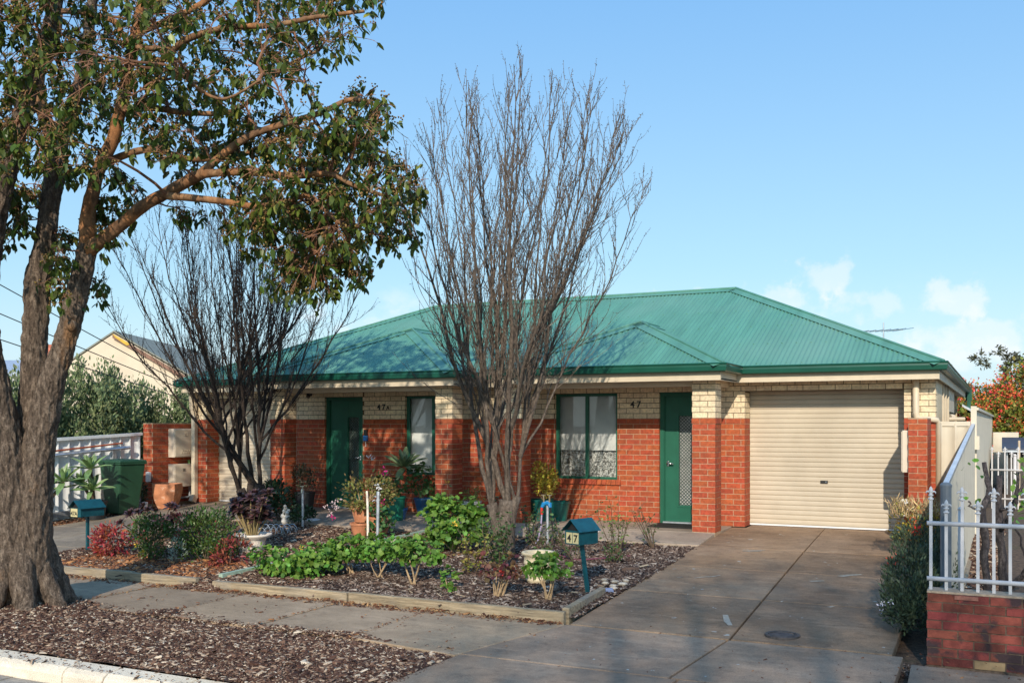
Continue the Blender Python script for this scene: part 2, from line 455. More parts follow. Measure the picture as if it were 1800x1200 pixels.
def leaf_mesh(name, T, *a, **k):
    V, F = leaf_arrays(T, *a, **k); return np_mesh(name, V, F)
CAMP = np.array([0, 0, 1.63])
def leaf_parts(T, pos, ax, nrm, size, m, parent, nmax, name="leaf", crown="foliage", smooth=False):
    """Nearest nmax leaves become objects sharing one mesh; the rest one foliage part."""
    d = np.linalg.norm(pos - CAMP, axis=1) / np.maximum(size, 1e-3)
    order = np.argsort(d); a = order[:nmax]; b = order[nmax:]
    base = np_mesh(name, T[0], T[1]); base.materials.append(m)
    if smooth: base.shade_smooth()
    x = unit(ax); z = unit(nrm - x * (nrm * x).sum(1, keepdims=True)); y = np.cross(z, x)
    inv = world_of(parent).inverted()
    for i in a:
        o = bpy.data.objects.new(name, base); COL.objects.link(o); o.parent = parent; o.matrix_parent_inverse = inv
        M = Matrix(((x[i][0], y[i][0], z[i][0]), (x[i][1], y[i][1], z[i][1]), (x[i][2], y[i][2], z[i][2])))
        o.location = pos[i]; o.rotation_euler = M.to_euler(); o.scale = (float(size[i]),) * 3
    if len(b):
        link(crown, leaf_mesh(crown, T, pos[b], ax[b], nrm[b], size[b]), m, parent, 'stuff', smooth)
def rnd(n, s=1.0):
    return RNG.normal(0, s, (n, 3))
def in_ball(n, surf=0.5):
    d = unit(RNG.normal(0, 1, (n, 3))); return d * (RNG.uniform(0, 1, (n, 1)) ** surf)
def bez(p0, p1, p2, n):
    p0, p1, p2 = Vector(p0), Vector(p1), Vector(p2)
    return [p0 * (1 - t) ** 2 + p1 * 2 * t * (1 - t) + p2 * t * t for t in [i / (n - 1) for i in range(n)]]
def jit(s):
    return Vector((random.uniform(-s, s), random.uniform(-s, s), random.uniform(-s, s)))

def zD(y):
    """Height of driveways and paths: level at the footpath, rising to the house."""
    if y < 9.0: return -0.34
    return min(0.0, -0.34 + 0.05 * (y - 9.0))
def zB(y):
    """Height of the mulch beds."""
    return -0.29 + max(0.0, y - 9.2) * 0.0355
# ------------------------------------------------------------------ materials
m_conc = mat_concrete("driveway_concrete", (0.285, 0.2, 0.132), (0.15, 0.102, 0.066), (0.28, 0.175, 0.095), spots=0.85)
m_cross = mat_concrete("crossover_concrete", (0.285, 0.206, 0.144), (0.165, 0.116, 0.080), (0.28, 0.195, 0.125), spots=1.0)
m_path = mat_concrete("path_concrete", (0.36, 0.262, 0.172), (0.245, 0.176, 0.114), (0.34, 0.243, 0.148), spots=0.0, mottle=0.4)
m_porch = mat_concrete("porch_concrete", (0.36, 0.29, 0.22), (0.24, 0.2, 0.155), (0.38, 0.27, 0.2), spots=0.0, mottle=0.35)
m_kerb = mat_concrete("kerb_concrete", (0.62, 0.54, 0.42), (0.45, 0.39, 0.30), (0.58, 0.48, 0.34), spots=0.0, grime=0.25)
m_road = mat("asphalt", (0.075, 0.068, 0.06), 0.9, 0.3, 90, bump=0.5, bscale=200)
m_soil = mat("soil", (0.085, 0.055, 0.035), 0.95, 0.45, 25, 8, bump=0.9, bscale=60, blotch=((0.05, 0.07, 0.02), 2.5, 0.6, 0.75, 0.5))
m_mulch = mat("mulch_bed", (0.07, 0.04, 0.028), 0.95, 0.5, 60, 8, bump=1.0, bscale=90)
m_chip = mat_ramp("bark_chips", [(0.0, (0.028, 0.013, 0.009)), (0.3, (0.066, 0.031, 0.020)), (0.55, (0.115, 0.058, 0.036)), (0.75, (0.20, 0.122, 0.08)), (0.9, (0.36, 0.265, 0.18)), (1.0, (0.54, 0.45, 0.34))])
m_chip2 = mat_ramp("greyer_chips", [(0.0, (0.024, 0.014, 0.011)), (0.35, (0.06, 0.035, 0.025)), (0.62, (0.115, 0.073, 0.053)), (0.84, (0.21, 0.155, 0.12)), (1.0, (0.38, 0.32, 0.265))])  # greyer, duller tones than the other chips
m_litter = mat_ramp("leaf_litter", [(0.0, (0.05, 0.022, 0.014)), (0.5, (0.12, 0.045, 0.022)), (0.8, (0.2, 0.085, 0.035)), (1.0, (0.34, 0.2, 0.09))])
m_red = mat("red_brick", (0.33, 0.065, 0.023), 0.8, 0.2, 22, isl=0.10, hue=0.006, bump=0.35, bscale=150, world=True, blotch=((0.19, 0.045, 0.022), 1.6, 0.52, 0.75, 0.65))
m_cream = mat("cream_brick", (0.64, 0.525, 0.35), 0.82, 0.16, 26, isl=0.08, hue=0.006, bump=0.6, bscale=120, world=True, blotch=((0.40, 0.31, 0.20), 1.9, 0.52, 0.78, 0.55))
m_mortar = mat("cream_mortar", (0.37, 0.26, 0.165), 0.95, 0.15, 30, bump=0.4)
m_mortar2 = mat("dark_shaded_mortar", (0.11, 0.075, 0.042), 0.95, 0.2, 30, bump=0.4)  # darker mortar, with the shadow in the raked joints put into its colour
m_roof = mat("green_roof_steel", (0.082, 0.225, 0.162), 0.5, 0.16, 2.2, 8, spec=0.45, stretch=(2.6, .35, .35), ramp=(.3, .7), blotch=((0.13, 0.262, 0.20), 0.5, 0.45, 0.75, 0.85))
m_gutter = mat("dark_green_paint", (0.006, 0.066, 0.042), 0.35, 0.08, 4)
m_trim = mat("cream_paint", (0.52, 0.44, 0.32), 0.5, 0.05, 6, world=True, blotch=((0.36, 0.29, 0.2), 1.6, 0.52, 0.8, 0.45))
m_door = mat("garage_cream", (0.455, 0.395, 0.30), 0.5, 0.05, 3, world=True, blotch=((0.33, 0.27, 0.19), 0.9, 0.52, 0.8, 0.4))
m_green = mat("door_green", (0.010, 0.092, 0.054), 0.45, 0.08, 5)
m_black = mat("black", (0.015, 0.015, 0.015), 0.5, 0.2, 10)
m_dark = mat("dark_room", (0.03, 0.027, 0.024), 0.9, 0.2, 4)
m_white = mat("white_paint", (0.74, 0.73, 0.70), 0.5, 0.05, 10)
m_grey_box = mat("beige_steel_box", (0.56, 0.48, 0.37), 0.5, 0.04, 10)
m_metal = mat("galvanised_steel", (0.42, 0.45, 0.48), 0.42, 0.2, 12, metal=0.6)
m_chrome = mat("chrome", (0.75, 0.75, 0.75), 0.2, 0.05, 10, metal=1.0)

def mat_glass():
    m = bpy.data.materials.new("window_glass"); m.use_nodes = True
    nt = m.node_tree; N = nt.nodes; L = nt.links
    N.remove(N["Principled BSDF"])
    t = N.new("ShaderNodeBsdfTransparent"); t.inputs[0].default_value = (0.95, 0.96, 0.95, 1)
    g = N.new("ShaderNodeBsdfGlossy"); g.inputs["Roughness"].default_value = 0.02
    f = N.new("ShaderNodeFresnel"); f.inputs[0].default_value = 1.5
    ms = N.new("ShaderNodeMixShader")
    L.new(f.outputs[0], ms.inputs[0]); L.new(t.outputs[0], ms.inputs[1]); L.new(g.outputs[0], ms.inputs[2])
    L.new(ms.outputs[0], N["Material Output"].inputs[0])
    return m
m_glass = mat_glass()
def mat_lace():
    m = bpy.data.materials.new("lace"); m.use_nodes = True
    nt = m.node_tree; N = nt.nodes; L = nt.links; b = N["Principled BSDF"]
    b.inputs["Base Color"].default_value = (0.75, 0.74, 0.72, 1); b.inputs["Roughness"].default_value = 0.9
    tc = N.new("ShaderNodeTexCoord"); v = N.new("ShaderNodeTexVoronoi"); v.inputs["Scale"].default_value = 42; v.feature = 'F1'
    L.new(tc.outputs["Object"], v.inputs["Vector"])
    n = N.new("ShaderNodeTexNoise"); n.inputs["Scale"].default_value = 16; L.new(tc.outputs["Object"], n.inputs["Vector"])
    a = N.new("ShaderNodeMath"); a.operation = 'ADD'; L.new(v.outputs["Distance"], a.inputs[0]); L.new(n.outputs["Fac"], a.inputs[1])
    r = N.new("ShaderNodeMapRange"); r.inputs[1].default_value = 0.95; r.inputs[2].default_value = 1.15; r.inputs[3].default_value = 1.0; r.inputs[4].default_value = 0.25
    L.new(a.outputs[0], r.inputs[0]); L.new(r.outputs[0], b.inputs["Alpha"])
    return m
m_lace = mat_lace()

# ------------------------------------------------------------------ setting
def structure(o):
    o['kind'] = 'structure'; return o
def terr(y):
    if y < 5.9: return -0.62
    if y < 9.0: return -0.46
    return min(-0.07, -0.46 + 0.058 * (y - 9.0))
ys = [-900, -60, -20, 5.85, 5.95, 9.0, 10, 11, 12, 13, 14, 15, 15.8, 18, 24, 40, 80, 200, 900]
b = MB(); xs = [-900, -60, -20, -8, 0, 8, 20, 60, 900]
vs = [(x, y, terr(y)) for y in ys for x in xs]; nx = len(xs)
b.add(vs, [(j * nx + i, j * nx + i + 1, (j + 1) * nx + i + 1, (j + 1) * nx + i) for j in range(len(ys) - 1) for i in range(nx - 1)])
ground = structure(b.build("ground", m_soil))
b = MB(); b.add([(-120, -7.5, -0.56), (120, -7.5, -0.56), (120, 5.45, -0.56), (-120, 5.45, -0.56)], [(0, 1, 2, 3)])
road = structure(b.build("road", m_road))

# kerb: separate cast lengths, with a block-paved gutter strip in front
kerb = bpy.data.objects.new("kerb", None); COL.objects.link(kerb); structure(kerb)
prof = [(5.78, -0.60), (5.78, -0.46), (5.80, -0.425), (5.84, -0.40), (5.99, -0.385), (6.02, -0.40), (6.02, -0.60)]
cuts = [-30.0, -27.6, -25.2, -22.8, -20.4, -18.0, -15.6, -13.2, -10.8, -8.47, -7.02, -6.55, -5.72, -5.1, -4.1]
for x0, x1 in zip(cuts[:-1], cuts[1:]):
    b = MB(); dy = random.uniform(-.012, .012)
    drop = 0.0
    P = [(x0 + 0.012, y + dy, z) for y, z in prof]
    Q = [(x1 - 0.004, y + dy, z - (0.09 if x1 > -4.2 and z > -0.5 else 0)) for y, z in prof]
    n = len(P); b.add(P + Q, [tuple(range(n)), tuple(range(n, 2 * n))[::-1]] + [(i, i + n, (i + 1) % n + n, (i + 1) % n) for i in range(n)])
    b.build("kerb_stone", m_kerb, kerb, bevel=0.012)
gut = bpy.data.objects.new("street_gutter", None); COL.objects.link(gut); structure(gut)
x = -9.6
pv = MB(); pv.box(0, 0.39, 0, 0.29, 0, 0.05); pvm = pv.mesh("paver")
pvm.materials.append(mat("gutter_paver", (0.27, 0.24, 0.2), 0.9, 0.25, 14, isl=0.12, bump=0.4))
while x < -3.9:
    for r_ in range(1):
        o = bpy.data.objects.new("paver", pvm); COL.objects.link(o); o.parent = gut; o.location = (x, 5.48, -0.585 + random.uniform(-.003, .003)); o.rotation_euler = (0, 0, random.uniform(-.006, .006))
    x += 0.4

# footpath slabs (each cast slab its own piece)
path = bpy.data.objects.new("footpath", None); COL.objects.link(path); structure(path)
def slab(name, quad, m, parent, th=0.09, bev=0.008):
    b = MB(); n = len(quad)
    b.add([(x, y, z) for x, y, z in quad] + [(x, y, z - th) for x, y, z in quad],
          [tuple(range(n)), tuple(range(n, 2 * n))[::-1]] + [(i, i + n, (i + 1) % n + n, (i + 1) % n) for i in range(n)])
    # outward orientation: top face listed counter-clockwise from above
    return b.build(name, m, parent, bevel=bev)
jx = [-24.5, -22.9, -21.3, -19.7, -18.1, -16.4, -14.9, -13.4, -12.0, -10.65, -9.24, -7.88, -6.58, -5.43]
for k, (x0, x1) in enumerate(zip(jx, jx[1:] + [None])):
    za = -0.34 + random.uniform(-.008, .004)
    if x1 is None:
        q = [(x0 + .012, 7.62, za), (-4.2, 7.42, za), (-3.86, 9.02, za), (x0 + .004, 9.06, za)]
    else:
        q = [(x0 + .012, 7.66, za), (x1 - .012, 7.62, za), (x1 - .02, 9.07, za), (x0 + .004, 9.07, za)]
    slab("slab", q, m_path, path)
# right-hand footpath beyond the driveway
for x0, x1 in ((-0.62, 0.86), (0.88, 2.3), (2.32, 3.8), (3.82, 5.3)):
    slab("slab", [(x0, 7.35, -.345), (x1, 7.3, -.345), (x1 - .03, 8.72, -.345), (x0 - .05, 8.8, -.345)], m_cross, path)

drive = bpy.data.objects.new("driveway", None); COL.objects.link(drive); structure(drive)
E = 0.011
yj = [9.05, 10.76, 12.35, 13.9, 16.15]
def xl(y): return -3.83 + (-3.85 + 3.83) * 0 - 0.012 * (y - 9)
def xc(y): return -2.235 - 0.036 * (y - 9)
def xr(y): return -0.83 - 0.055 * max(0, y - 12)
for y0, y1 in zip(yj[:-1], yj[1:]):
    for fa, fb in ((xl, xc), (xc, xr)):
        y1b = y1 - E
        if fa is xl and y1 > 14: 
            q = [(fa(y0) + E, y0 + E, zD(y0)), (fb(y0) - E, y0 + E, zD(y0)), (fb(15.8) - E, 16.15, 0.0), (-3.63, 16.15, 0.0), (-3.63, 15.72, -.004), (-3.84, 15.72, -0.004)]
        else:
            q = [(fa(y0) + E, y0 + E, zD(y0)), (fb(y0) - E, y0 + E, zD(y0)), (fb(y1) - E, y1b, zD(y1)), (fa(y1) + E, y1b, zD(y1))]
            if y1 > 16: q[2] = (-1.31, y1b, 0.0); q[1] = (-1.05, y0 + E, zD(y0))
        slab("slab", q, m_conc, drive)
for y0, y1, z0, z1 in ((7.5, 9.05, -.346, -.342), (6.06, 7.5, -.356, -.346), (5.5, 6.06, -.53, -.358)):
    for (a0, a1), (b0, b1) in (((-4.2 if y1 > 9 else -4.25, -2.33), (-3.86 if y1 > 9 else -4.2, -2.25)), ((-2.33, -0.72), (-2.25, -0.74))):
        slab("slab", [(a0 + E, y0 + E, z0), (a1 - E, y0 + E, z0), (b1 - E, y1 - E, z1), (b0 + E, y1 - E, z1)], m_cross, drive)
# pale scuffs and a hairline crack on the driveway
m_scuff = mat("concrete_scuff", (0.33, 0.29, 0.23), 0.9, 0.2, 30)
def scuff(pts, w):
    b = MB(); n = len(pts); vs = []
    for i, (x, y) in enumerate(pts):
        k = w * (0.35 + 0.65 * math.sin(math.pi * (i + .5) / n)) * random.uniform(.6, 1.3)
        a = Vector(pts[min(i + 1, n - 1)]) - Vector(pts[max(i - 1, 0)]); a.normalize()
        for s in (-1, 1): vs.append((x - a.y * k * s, y + a.x * k * s, zD(y) + 0.0035))
    b.add(vs, [(2 * i, 2 * i + 1, 2 * i + 3, 2 * i + 2) for i in range(n - 1)])
    b.build("paint_scuff", m_scuff, drive)
for pts, w in (([(-3.18, 13.62), (-3.10, 13.7), (-3.02, 13.72), (-2.92, 13.8)], .035), ([(-3.2, 13.66), (-3.07, 13.62), (-2.95, 13.7)], .03),
               ([(-3.3, 11.62), (-3.22, 11.72), (-3.12, 11.78), (-3.05, 11.9)], .02), ([(-3.5, 11.6), (-3.44, 11.64)], .02), ([(-2.35, 9.55), (-2.42, 9.7), (-2.50, 9.95)], .03),
               ([(-1.72, 12.3), (-1.62, 12.42), (-1.5, 12.5)], .06), ([(-2.0, 11.9), (-1.85, 11.98)], .05), ([(-1.6, 10.65), (-1.56, 10.72)], .03)):
    scuff(pts, w)
b = MB(); b.lathe((-1.82, 9.36, zD(9.36) - 0.02), [(0.0, 0.03), (0.10, 0.030), (0.105, 0.024), (0.125, 0.024), (0.13, 0.033), (0.16, 0.033), (0.165, 0.0)][::-1], 28)
tag(b.build("manhole_cover", mat("iron_cover", (0.06, 0.05, 0.045), 0.7, 0.4, 30, bump=0.5, bscale=90)), "round dark iron inspection cover set in the driveway", "drain cover")

# left driveway of the other unit
drive2 = bpy.data.objects.new("driveway", None); COL.objects.link(drive2); structure(drive2)
m_conc2 = mat_concrete("old_concrete", (0.27, 0.215, 0.155), (0.16, 0.13, 0.098), (0.25, 0.19, 0.12), spots=0.0)
for y0, y1 in ((7.6, 9.05), (9.05, 10.7), (10.7, 12.3), (12.3, 13.86), (13.86, 16.15)):
    for x0, x1 in ((-15.1, -13.8), (-13.8, -12.36 if y1 < 9.1 else -12.45)):
        if y1 < 9.1: continue
        if y1 > 16: x1 = -12.6 if x1 > -13 else x1
        slab("slab", [(x0 + E, y0 + E, zD(y0)), (x1 - E, y0 + E, zD(y0)), (x1 - E, y1 - E, zD(min(15.8, y1))), (x0 + E, y1 - E, zD(min(15.8, y1)))], m_conc2, drive2)

# porch and entry slab in front of the two units
porch = bpy.data.objects.new("porch_floor", None); COL.objects.link(porch); structure(porch)
px = [-12.44, -10.6, -8.74, -7.1, -5.4, -3.86]
for x0, x1 in zip(px[:-1], px[1:]):
    slab("slab", [(x0 + .004, 13.86, -.085), (x1 - .004, 13.86, -.085), (x1 - .004, 14.72, -.006), (x0 + .004, 14.72, -.006)], m_porch, porch)
    slab("slab", [(x0 + .004, 14.728, -.004), (x1 - .004, 14.728, -.004), (x1 - .004, 15.79, 0.0), (x0 + .004, 15.79, 0.0)], m_porch, porch)

# mulch: a modelled sheet with loose bark chips over it
def sheet(name, x0, x1, y0, y1, zf, m, step=0.12, amp=0.02):
    nx = int((x1 - x0) / step) + 1; ny = int((y1 - y0) / step) + 1
    b = MB(); vs = []
    for j in range(ny + 1):
        for i in range(nx + 1):
            x = x0 + (x1 - x0) * i / nx; y = y0 + (y1 - y0) * j / ny
            vs.append((x, y, zf(x, y) + amp * mnoise.noise(Vector((x * 2.3, y * 2.3, 1.7)))))
    b.add(vs, [(j * (nx + 1) + i, j * (nx + 1) + i + 1, (j + 1) * (nx + 1) + i + 1, (j + 1) * (nx + 1) + i) for j in range(ny) for i in range(nx)])
    return structure(b.build(name, m, smooth=True))
def vergez(x, y):
    return -0.375 + 0.03 * math.sin(max(0, min(1, (y - 6.0) / 1.6)) * math.pi) + 0.10 * math.exp(-((x + 9.4) ** 2 + (y - 7.25) ** 2) / 0.45)
def vlimit(x):   # far edge of the verge mulch, ragged over the path
    return 7.95 + 0.055 * min(0, -(x + 9.0)) * 1.0 + 0.05 * math.sin(x * 3.1) + 0.03 * math.sin(x * 7.7)
sheet("mulch_verge", -16, -4.1, 5.99, 7.7, vergez, m_mulch)
def bedz(x, y): return zB(y)
sheet("mulch_bed", -12.46, -3.835, 9.16, 13.88, bedz, m_mulch)
def chips(name, n, x0, x1, y0, y1, zf, l0, l1, m, ok=None, amp=0.02, slim=1.0):
    x = RNG.uniform(x0, x1, n); y = RNG.uniform(y0, y1, n)
    if ok is not None:
        k = ok(x, y); x = x[k]; y = y[k]; n = len(x)
    z = np.array([zf(a, b_) + amp * mnoise.noise(Vector((a * 2.3, b_ * 2.3, 1.7))) for a, b_ in zip(x, y)])
    ln = RNG.uniform(l0, l1, n) * (1 + 0.9 * (RNG.uniform(0, 1, n) > 0.93)); wd = ln * slim * RNG.uniform(0.22, 0.5, n); th = ln * min(1, slim * 2) * RNG.uniform(0.08, 0.2, n)
    a = RNG.uniform(0, 2 * np.pi, n)
    ax = np.stack([np.cos(a), np.sin(a), RNG.normal(0, 0.28, n)], 1); nr = np.stack([RNG.normal(0, 0.3, n), RNG.normal(0, 0.3, n), np.ones(n)], 1)
    V, F = T_CHIP; X = unit(ax); Z = unit(nr - X * (nr * X).sum(1, keepdims=True)); Y = np.cross(Z, X)
    pos = np.stack([x, y, z + RNG.uniform(-.006, .012, n)], 1)
    out = pos[:, None] + V[None, :, 0:1] * (X * ln[:, None])[:, None] + V[None, :, 1:2] * (Y * wd[:, None])[:, None] + V[None, :, 2:3] * (Z * th[:, None])[:, None]
    f = F[None] + (np.arange(n) * len(V))[:, None, None]
    o = link(name, np_mesh(name, out.reshape(-1, 3), f.reshape(-1, 3)), m); o['kind'] = 'stuff'
    return o
vl = np.vectorize(vlimit)
chips("bark_mulch", 52000, -10.6, -4.15, 6.0, 8.15, lambda x, y: max(vergez(x, y), -.352 if y > 7.6 else -9), .016, .048, m_chip,
      lambda x, y: (y < vl(x)) & (x < -4.22 - 0.25 * np.maximum(0, y - 7.42)) & (RNG.uniform(0, 1, len(x)) < np.clip((vl(x) - y) / 0.12, 0.12, 1)))
chips("mulch_fines", 26000, -10.6, -4.15, 6.0, 7.7, vergez, .008, .02, mat_ramp("mulch_fines", [(0.0, (0.03, 0.016, 0.011)), (0.7, (0.085, 0.045, 0.03)), (1.0, (0.2, 0.13, 0.09))]))
chips("bark_mulch", 56000, -12.42, -7.2, 9.19, 13.86, bedz, .022, .055, m_chip)
chips("bark_mulch", 46000, -7.6, -3.815, 9.19, 13.86, bedz, .022, .055, m_chip2)
chips("wood_chips", 1500, -12.4, -4.0, 9.1, 13.8, bedz, .05, .12, m_chip2, slim=.6)
chips("leaf_litter", 2600, -12.0, -3.9, 8.86, 9.09, lambda x, y: -.336, .015, .045, m_litter, lambda x, y: RNG.uniform(0, 1, len(x)) < np.clip((y - 8.84) / .2, .05, 1))
chips("bark_mulch", 1500, -8.95, -8.35, 8.95, 9.22, lambda x, y: -.345 + max(0, y - 9.0) * .28, .02, .05, m_chip, amp=0.0)
chips("bark_mulch", 700, -10.6, -4.3, 5.8, 6.02, lambda x, y: -.395, .012, .035, m_chip, amp=0.0)
chips("twig_litter", 260, -12.3, -4.0, 9.2, 13.8, bedz, .08, .3, mat_ramp("twig_litter", [(0.0, (0.10, 0.06, 0.04)), (1.0, (0.42, 0.33, 0.22))]), slim=.14)
chips("leaf_litter", 1500, -11.7, -8.9, 9.22, 10.4, lambda x, y: zB(y) + .012, .03, .075, mat_ramp("orange_leaf_litter", [(0.0, (0.09, 0.035, 0.02)), (0.6, (0.24, 0.09, 0.035)), (1.0, (0.42, 0.2, 0.08))]), slim=.8)
chips("leaf_litter", 900, -9.0, -6.5, 11.5, 13.8, lambda x, y: zB(y) + .012, .025, .06, m_litter, slim=.8)
def joints(x, y):
    d = np.min(np.abs(x[:, None] - np.array(jx)[None]), 1); return (d < 0.05) | (RNG.uniform(0, 1, len(x)) < 0.035)
chips("leaf_litter", 5200, -11.5, -3.9, 7.5, 9.05, lambda x, y: -.337, .012, .035, m_litter, joints, amp=0.0)
chips("leaf_litter", 700, -3.8, 0.5, 7.4, 9.3, lambda x, y: zD(y) - .002 if x < -.85 else -.4 + .05, .01, .028, m_litter, lambda x, y: RNG.uniform(0, 1, len(x)) < np.where(x > -.9, .8, .15), amp=0.0)
chips("leaf_litter", 900, -15.6, -15.05, 9.5, 15, lambda x, y: zD(y) - .02, .03, .07, m_litter)
chips("bark_mulch", 5000, -16.0, -15.08, 9.0, 15.5, lambda x, y: terr(y) + .03, .03, .08, m_chip)
chips("gravel", 4500, -0.84, 0.8, 8.75, 9.15, lambda x, y: terr(y) + .015, .008, .022, m_chip2)
chips("bark_mulch", 7000, -0.38, 0.02, 9.5, 18, lambda x, y: max(terr(y), -0.3) + .03, .03, .07, m_chip)
# ------------------------------------------------------------------ house
house = thing("brick_house", "single storey red and cream brick duplex with green corrugated hip roof", "house", (-8.0, 15.8, 0))
WY = 15.80            # outer face of the front wall
ZB = 1.72             # red brick below, cream above
CO = 0.086; BL = 0.24; J = 0.010
BRICKS = []           # (part, material, axis, centre, length, height)
def part(name, parent, loc=(0, 0, 0)):
    o = bpy.data.objects.new(name, None); o.location = loc; COL.objects.link(o); return attach(o, parent)
def core(b, x0, x1, y0, y1, z0, z1):
    b.box(x0, x1, y0, y1, z0, z1)
def panel(partobj, axis, face, a0, a1, z0, z1, off=0.0, proud=0.004, red=None, cream=None, cap=True, edge=(0.0, 0.0)):
    """Lay bricks in stretcher bond on a rectangle of wall; axis 'x': face looks to -Y at y=face; axis 'y': face looks to +X at x=face."""
    n0 = int(round(z0 / CO)); n1 = int(math.ceil(z1 / CO - 1e-6))
    for c in range(n0, n1):
        zb = c * CO + J * 0.5; zt = min((c + 1) * CO - J * 0.5, z1 - 0.002)
        zb = max(zb, z0 + 0.002)
        if zt - zb < 0.015: continue
        o = (BL / 2 if c % 2 else 0) + off
        k = math.floor((a0 - o) / BL)
        u = o + k * BL
        while u < a1 - 1e-6:
            s = max(u + J / 2, a0 - edge[0]) if u + J / 2 > a0 + 0.004 else a0 - edge[0]
            e = u + BL - J / 2
            e = min(e, a1 + edge[1]) if e < a1 - 0.004 else a1 + edge[1]
            if e - s > 0.025:
                m = (red or m_red) if (c + 0.5) * CO < ZB else (cream or m_cream)
                pr = proud + (0.010 if cap and c == 19 else 0) + random.uniform(-.0012, .0012)
                BRICKS.append([partobj, m, axis, ((s + e) / 2, (zb + zt) / 2), e - s, zt - zb, face, pr])
            u += BL
def lay(bricks, nmax, owner_name="brickwork"):
    """The nmax bricks that show largest become pieces of their part; the rest are joined per part and material."""
    cache = {}
    def pos(bk):
        p, m, axis, (u, z), ln, h, face, pr = bk
        return (u, face - pr + 0.0075, z) if axis == 'x' else ((face + pr - 0.0075) if axis == 'y' else (face - pr + 0.0075), u, z)
    def score(bk):
        x, y, z = pos(bk); d = math.sqrt(x * x + y * y + (z - 1.63) ** 2)
        cosv = (y if bk[2] == 'x' else abs(x)) / d
        return -bk[4] * bk[5] * cosv / d ** 2 * (1.0 if x > -7.6 else 0.3) * (0 if bk[2] == 'z' else 1)
    order = sorted(range(len(bricks)), key=lambda i: score(bricks[i]))
    rest = {}
    for r_, i in enumerate(order):
        bk = bricks[i]; p, m, axis, (u, z), ln, h, face, pr = bk
        c = pos(bk)
        if r_ < nmax:
            key = (round(ln, 3), round(h, 3), m.name)
            if key not in cache:
                b = MB(); b.box(-ln / 2, ln / 2, -0.0075, 0.0075, -h / 2, h / 2); me = b.mesh("brick"); me.materials.append(m); cache[key] = me
            o = bpy.data.objects.new("brick", cache[key]); COL.objects.link(o); o.location = c
            if axis != 'x': o.rotation_euler = (0, 0, R(90))
            o.parent = p; o.matrix_parent_inverse = world_of(p).inverted()
        else:
            b = rest.setdefault((p.name, m.name), (MB(), p, m))[0]
            if axis == 'x': b.box(c[0] - ln / 2, c[0] + ln / 2, c[1] - .0075, c[1] + .0075, c[2] - h / 2, c[2] + h / 2)
            else: b.box(c[0] - .0075, c[0] + .0075, c[1] - ln / 2, c[1] + ln / 2, c[2] - h / 2, c[2] + h / 2)
    for b, p, m in rest.values(): b.build(owner_name, m, p, 'stuff')

# openings on the front wall (x0, x1, z0, z1)
GL = (-14.86, -12.52, 0.0, 2.15); DA = (-11.84, -10.95, 0.0, 2.148); WA = (-10.00, -8.85, 0.688, 2.148)
WB = (-6.95, -5.80, 0.688, 2.148); DB = (-5.07, -4.17, 0.0, 2.148); GR = (-3.66, -1.30, 0.0, 2.15)
TOPZ = 2.30; XL, XR = -15.25, -0.87
front = part("front_wall", house, (-8, WY, 0))
cr = MB(); cd = MB()
def wallseg(x0, x1, z0, z1, depth=0.11):
    if z0 < ZB: cr.box(x0, x1, WY, WY + depth, z0, min(ZB, z1))
    if z1 > ZB: cd.box(x0, x1, WY, WY + depth, max(ZB, z0), z1)
    panel(front, 'x', WY, x0, x1, z0, z1)
solid = [(XL, GL[0]), (GL[1], DA[0]), (DA[1], WA[0]), (WA[1], WB[0]), (WB[1], DB[0]), (DB[1], GR[0]), (GR[1], XR)]
for x0, x1 in solid:
    wallseg(x0, x1, 0.0, 2.15, 0.37 if (x0 in (XL, GR[1]) or x1 in (GR[0],) or x0 == GL[1]) else 0.11)
for op in (GL, DA, WA, WB, DB, GR):
    wallseg(op[0], op[1], 2.15, TOPZ, 0.37 if op in (GL, GR) else 0.11)
for x0, x1 in solid:
    wallseg(x0, x1, 2.15, TOPZ, 0.11)
for op in (WA, WB):
    wallseg(op[0], op[1], 0.0, 0.602, 0.11)
# reveals that face the camera (+X side of each opening's left edge)
for x, y1 in ((GL[0], WY + .36), (DA[0], WY + .10), (WA[0], WY + .10), (WB[0], WY + .10), (DB[0], WY + .10), (GR[0], WY + .36)):
    z0 = 0.688 if x in (WA[0], WB[0]) else 0.0
    panel(front, 'y', x, WY + 0.0115, y1, z0, 2.13, off=0.06, cap=False, proud=0.003)
cr.build("mortar", m_mortar, front, "stuff"); cd.build("mortar", m_mortar2, front, "stuff")
# sloping brick-on-edge sills
for op in (WA, WB):
    s = MB(); x = op[0] - 0.06
    n = 0
    sill = part("sill", house, ((op[0] + op[1]) / 2, WY, 0.65))
    mb = MB(); mb.box(0, 0.076, -0.055, 0.06, -0.043, 0.043); mm = mb.mesh("brick"); mm.materials.append(m_red)
    while x < op[1] + 0.0:
        o = bpy.data.objects.new("brick", mm); COL.objects.link(o); o.location = (x, WY + 0.02, 0.64); o.rotation_euler = (R(-14), 0, 0)
        o.parent = sill; o.matrix_parent_inverse = world_of(sill).inverted(); x += 0.0855
    s.box(op[0] - .055, op[1] + .02, WY - 0.012, WY + .09, .603, .655); s.build("mortar", m_mortar, sill)
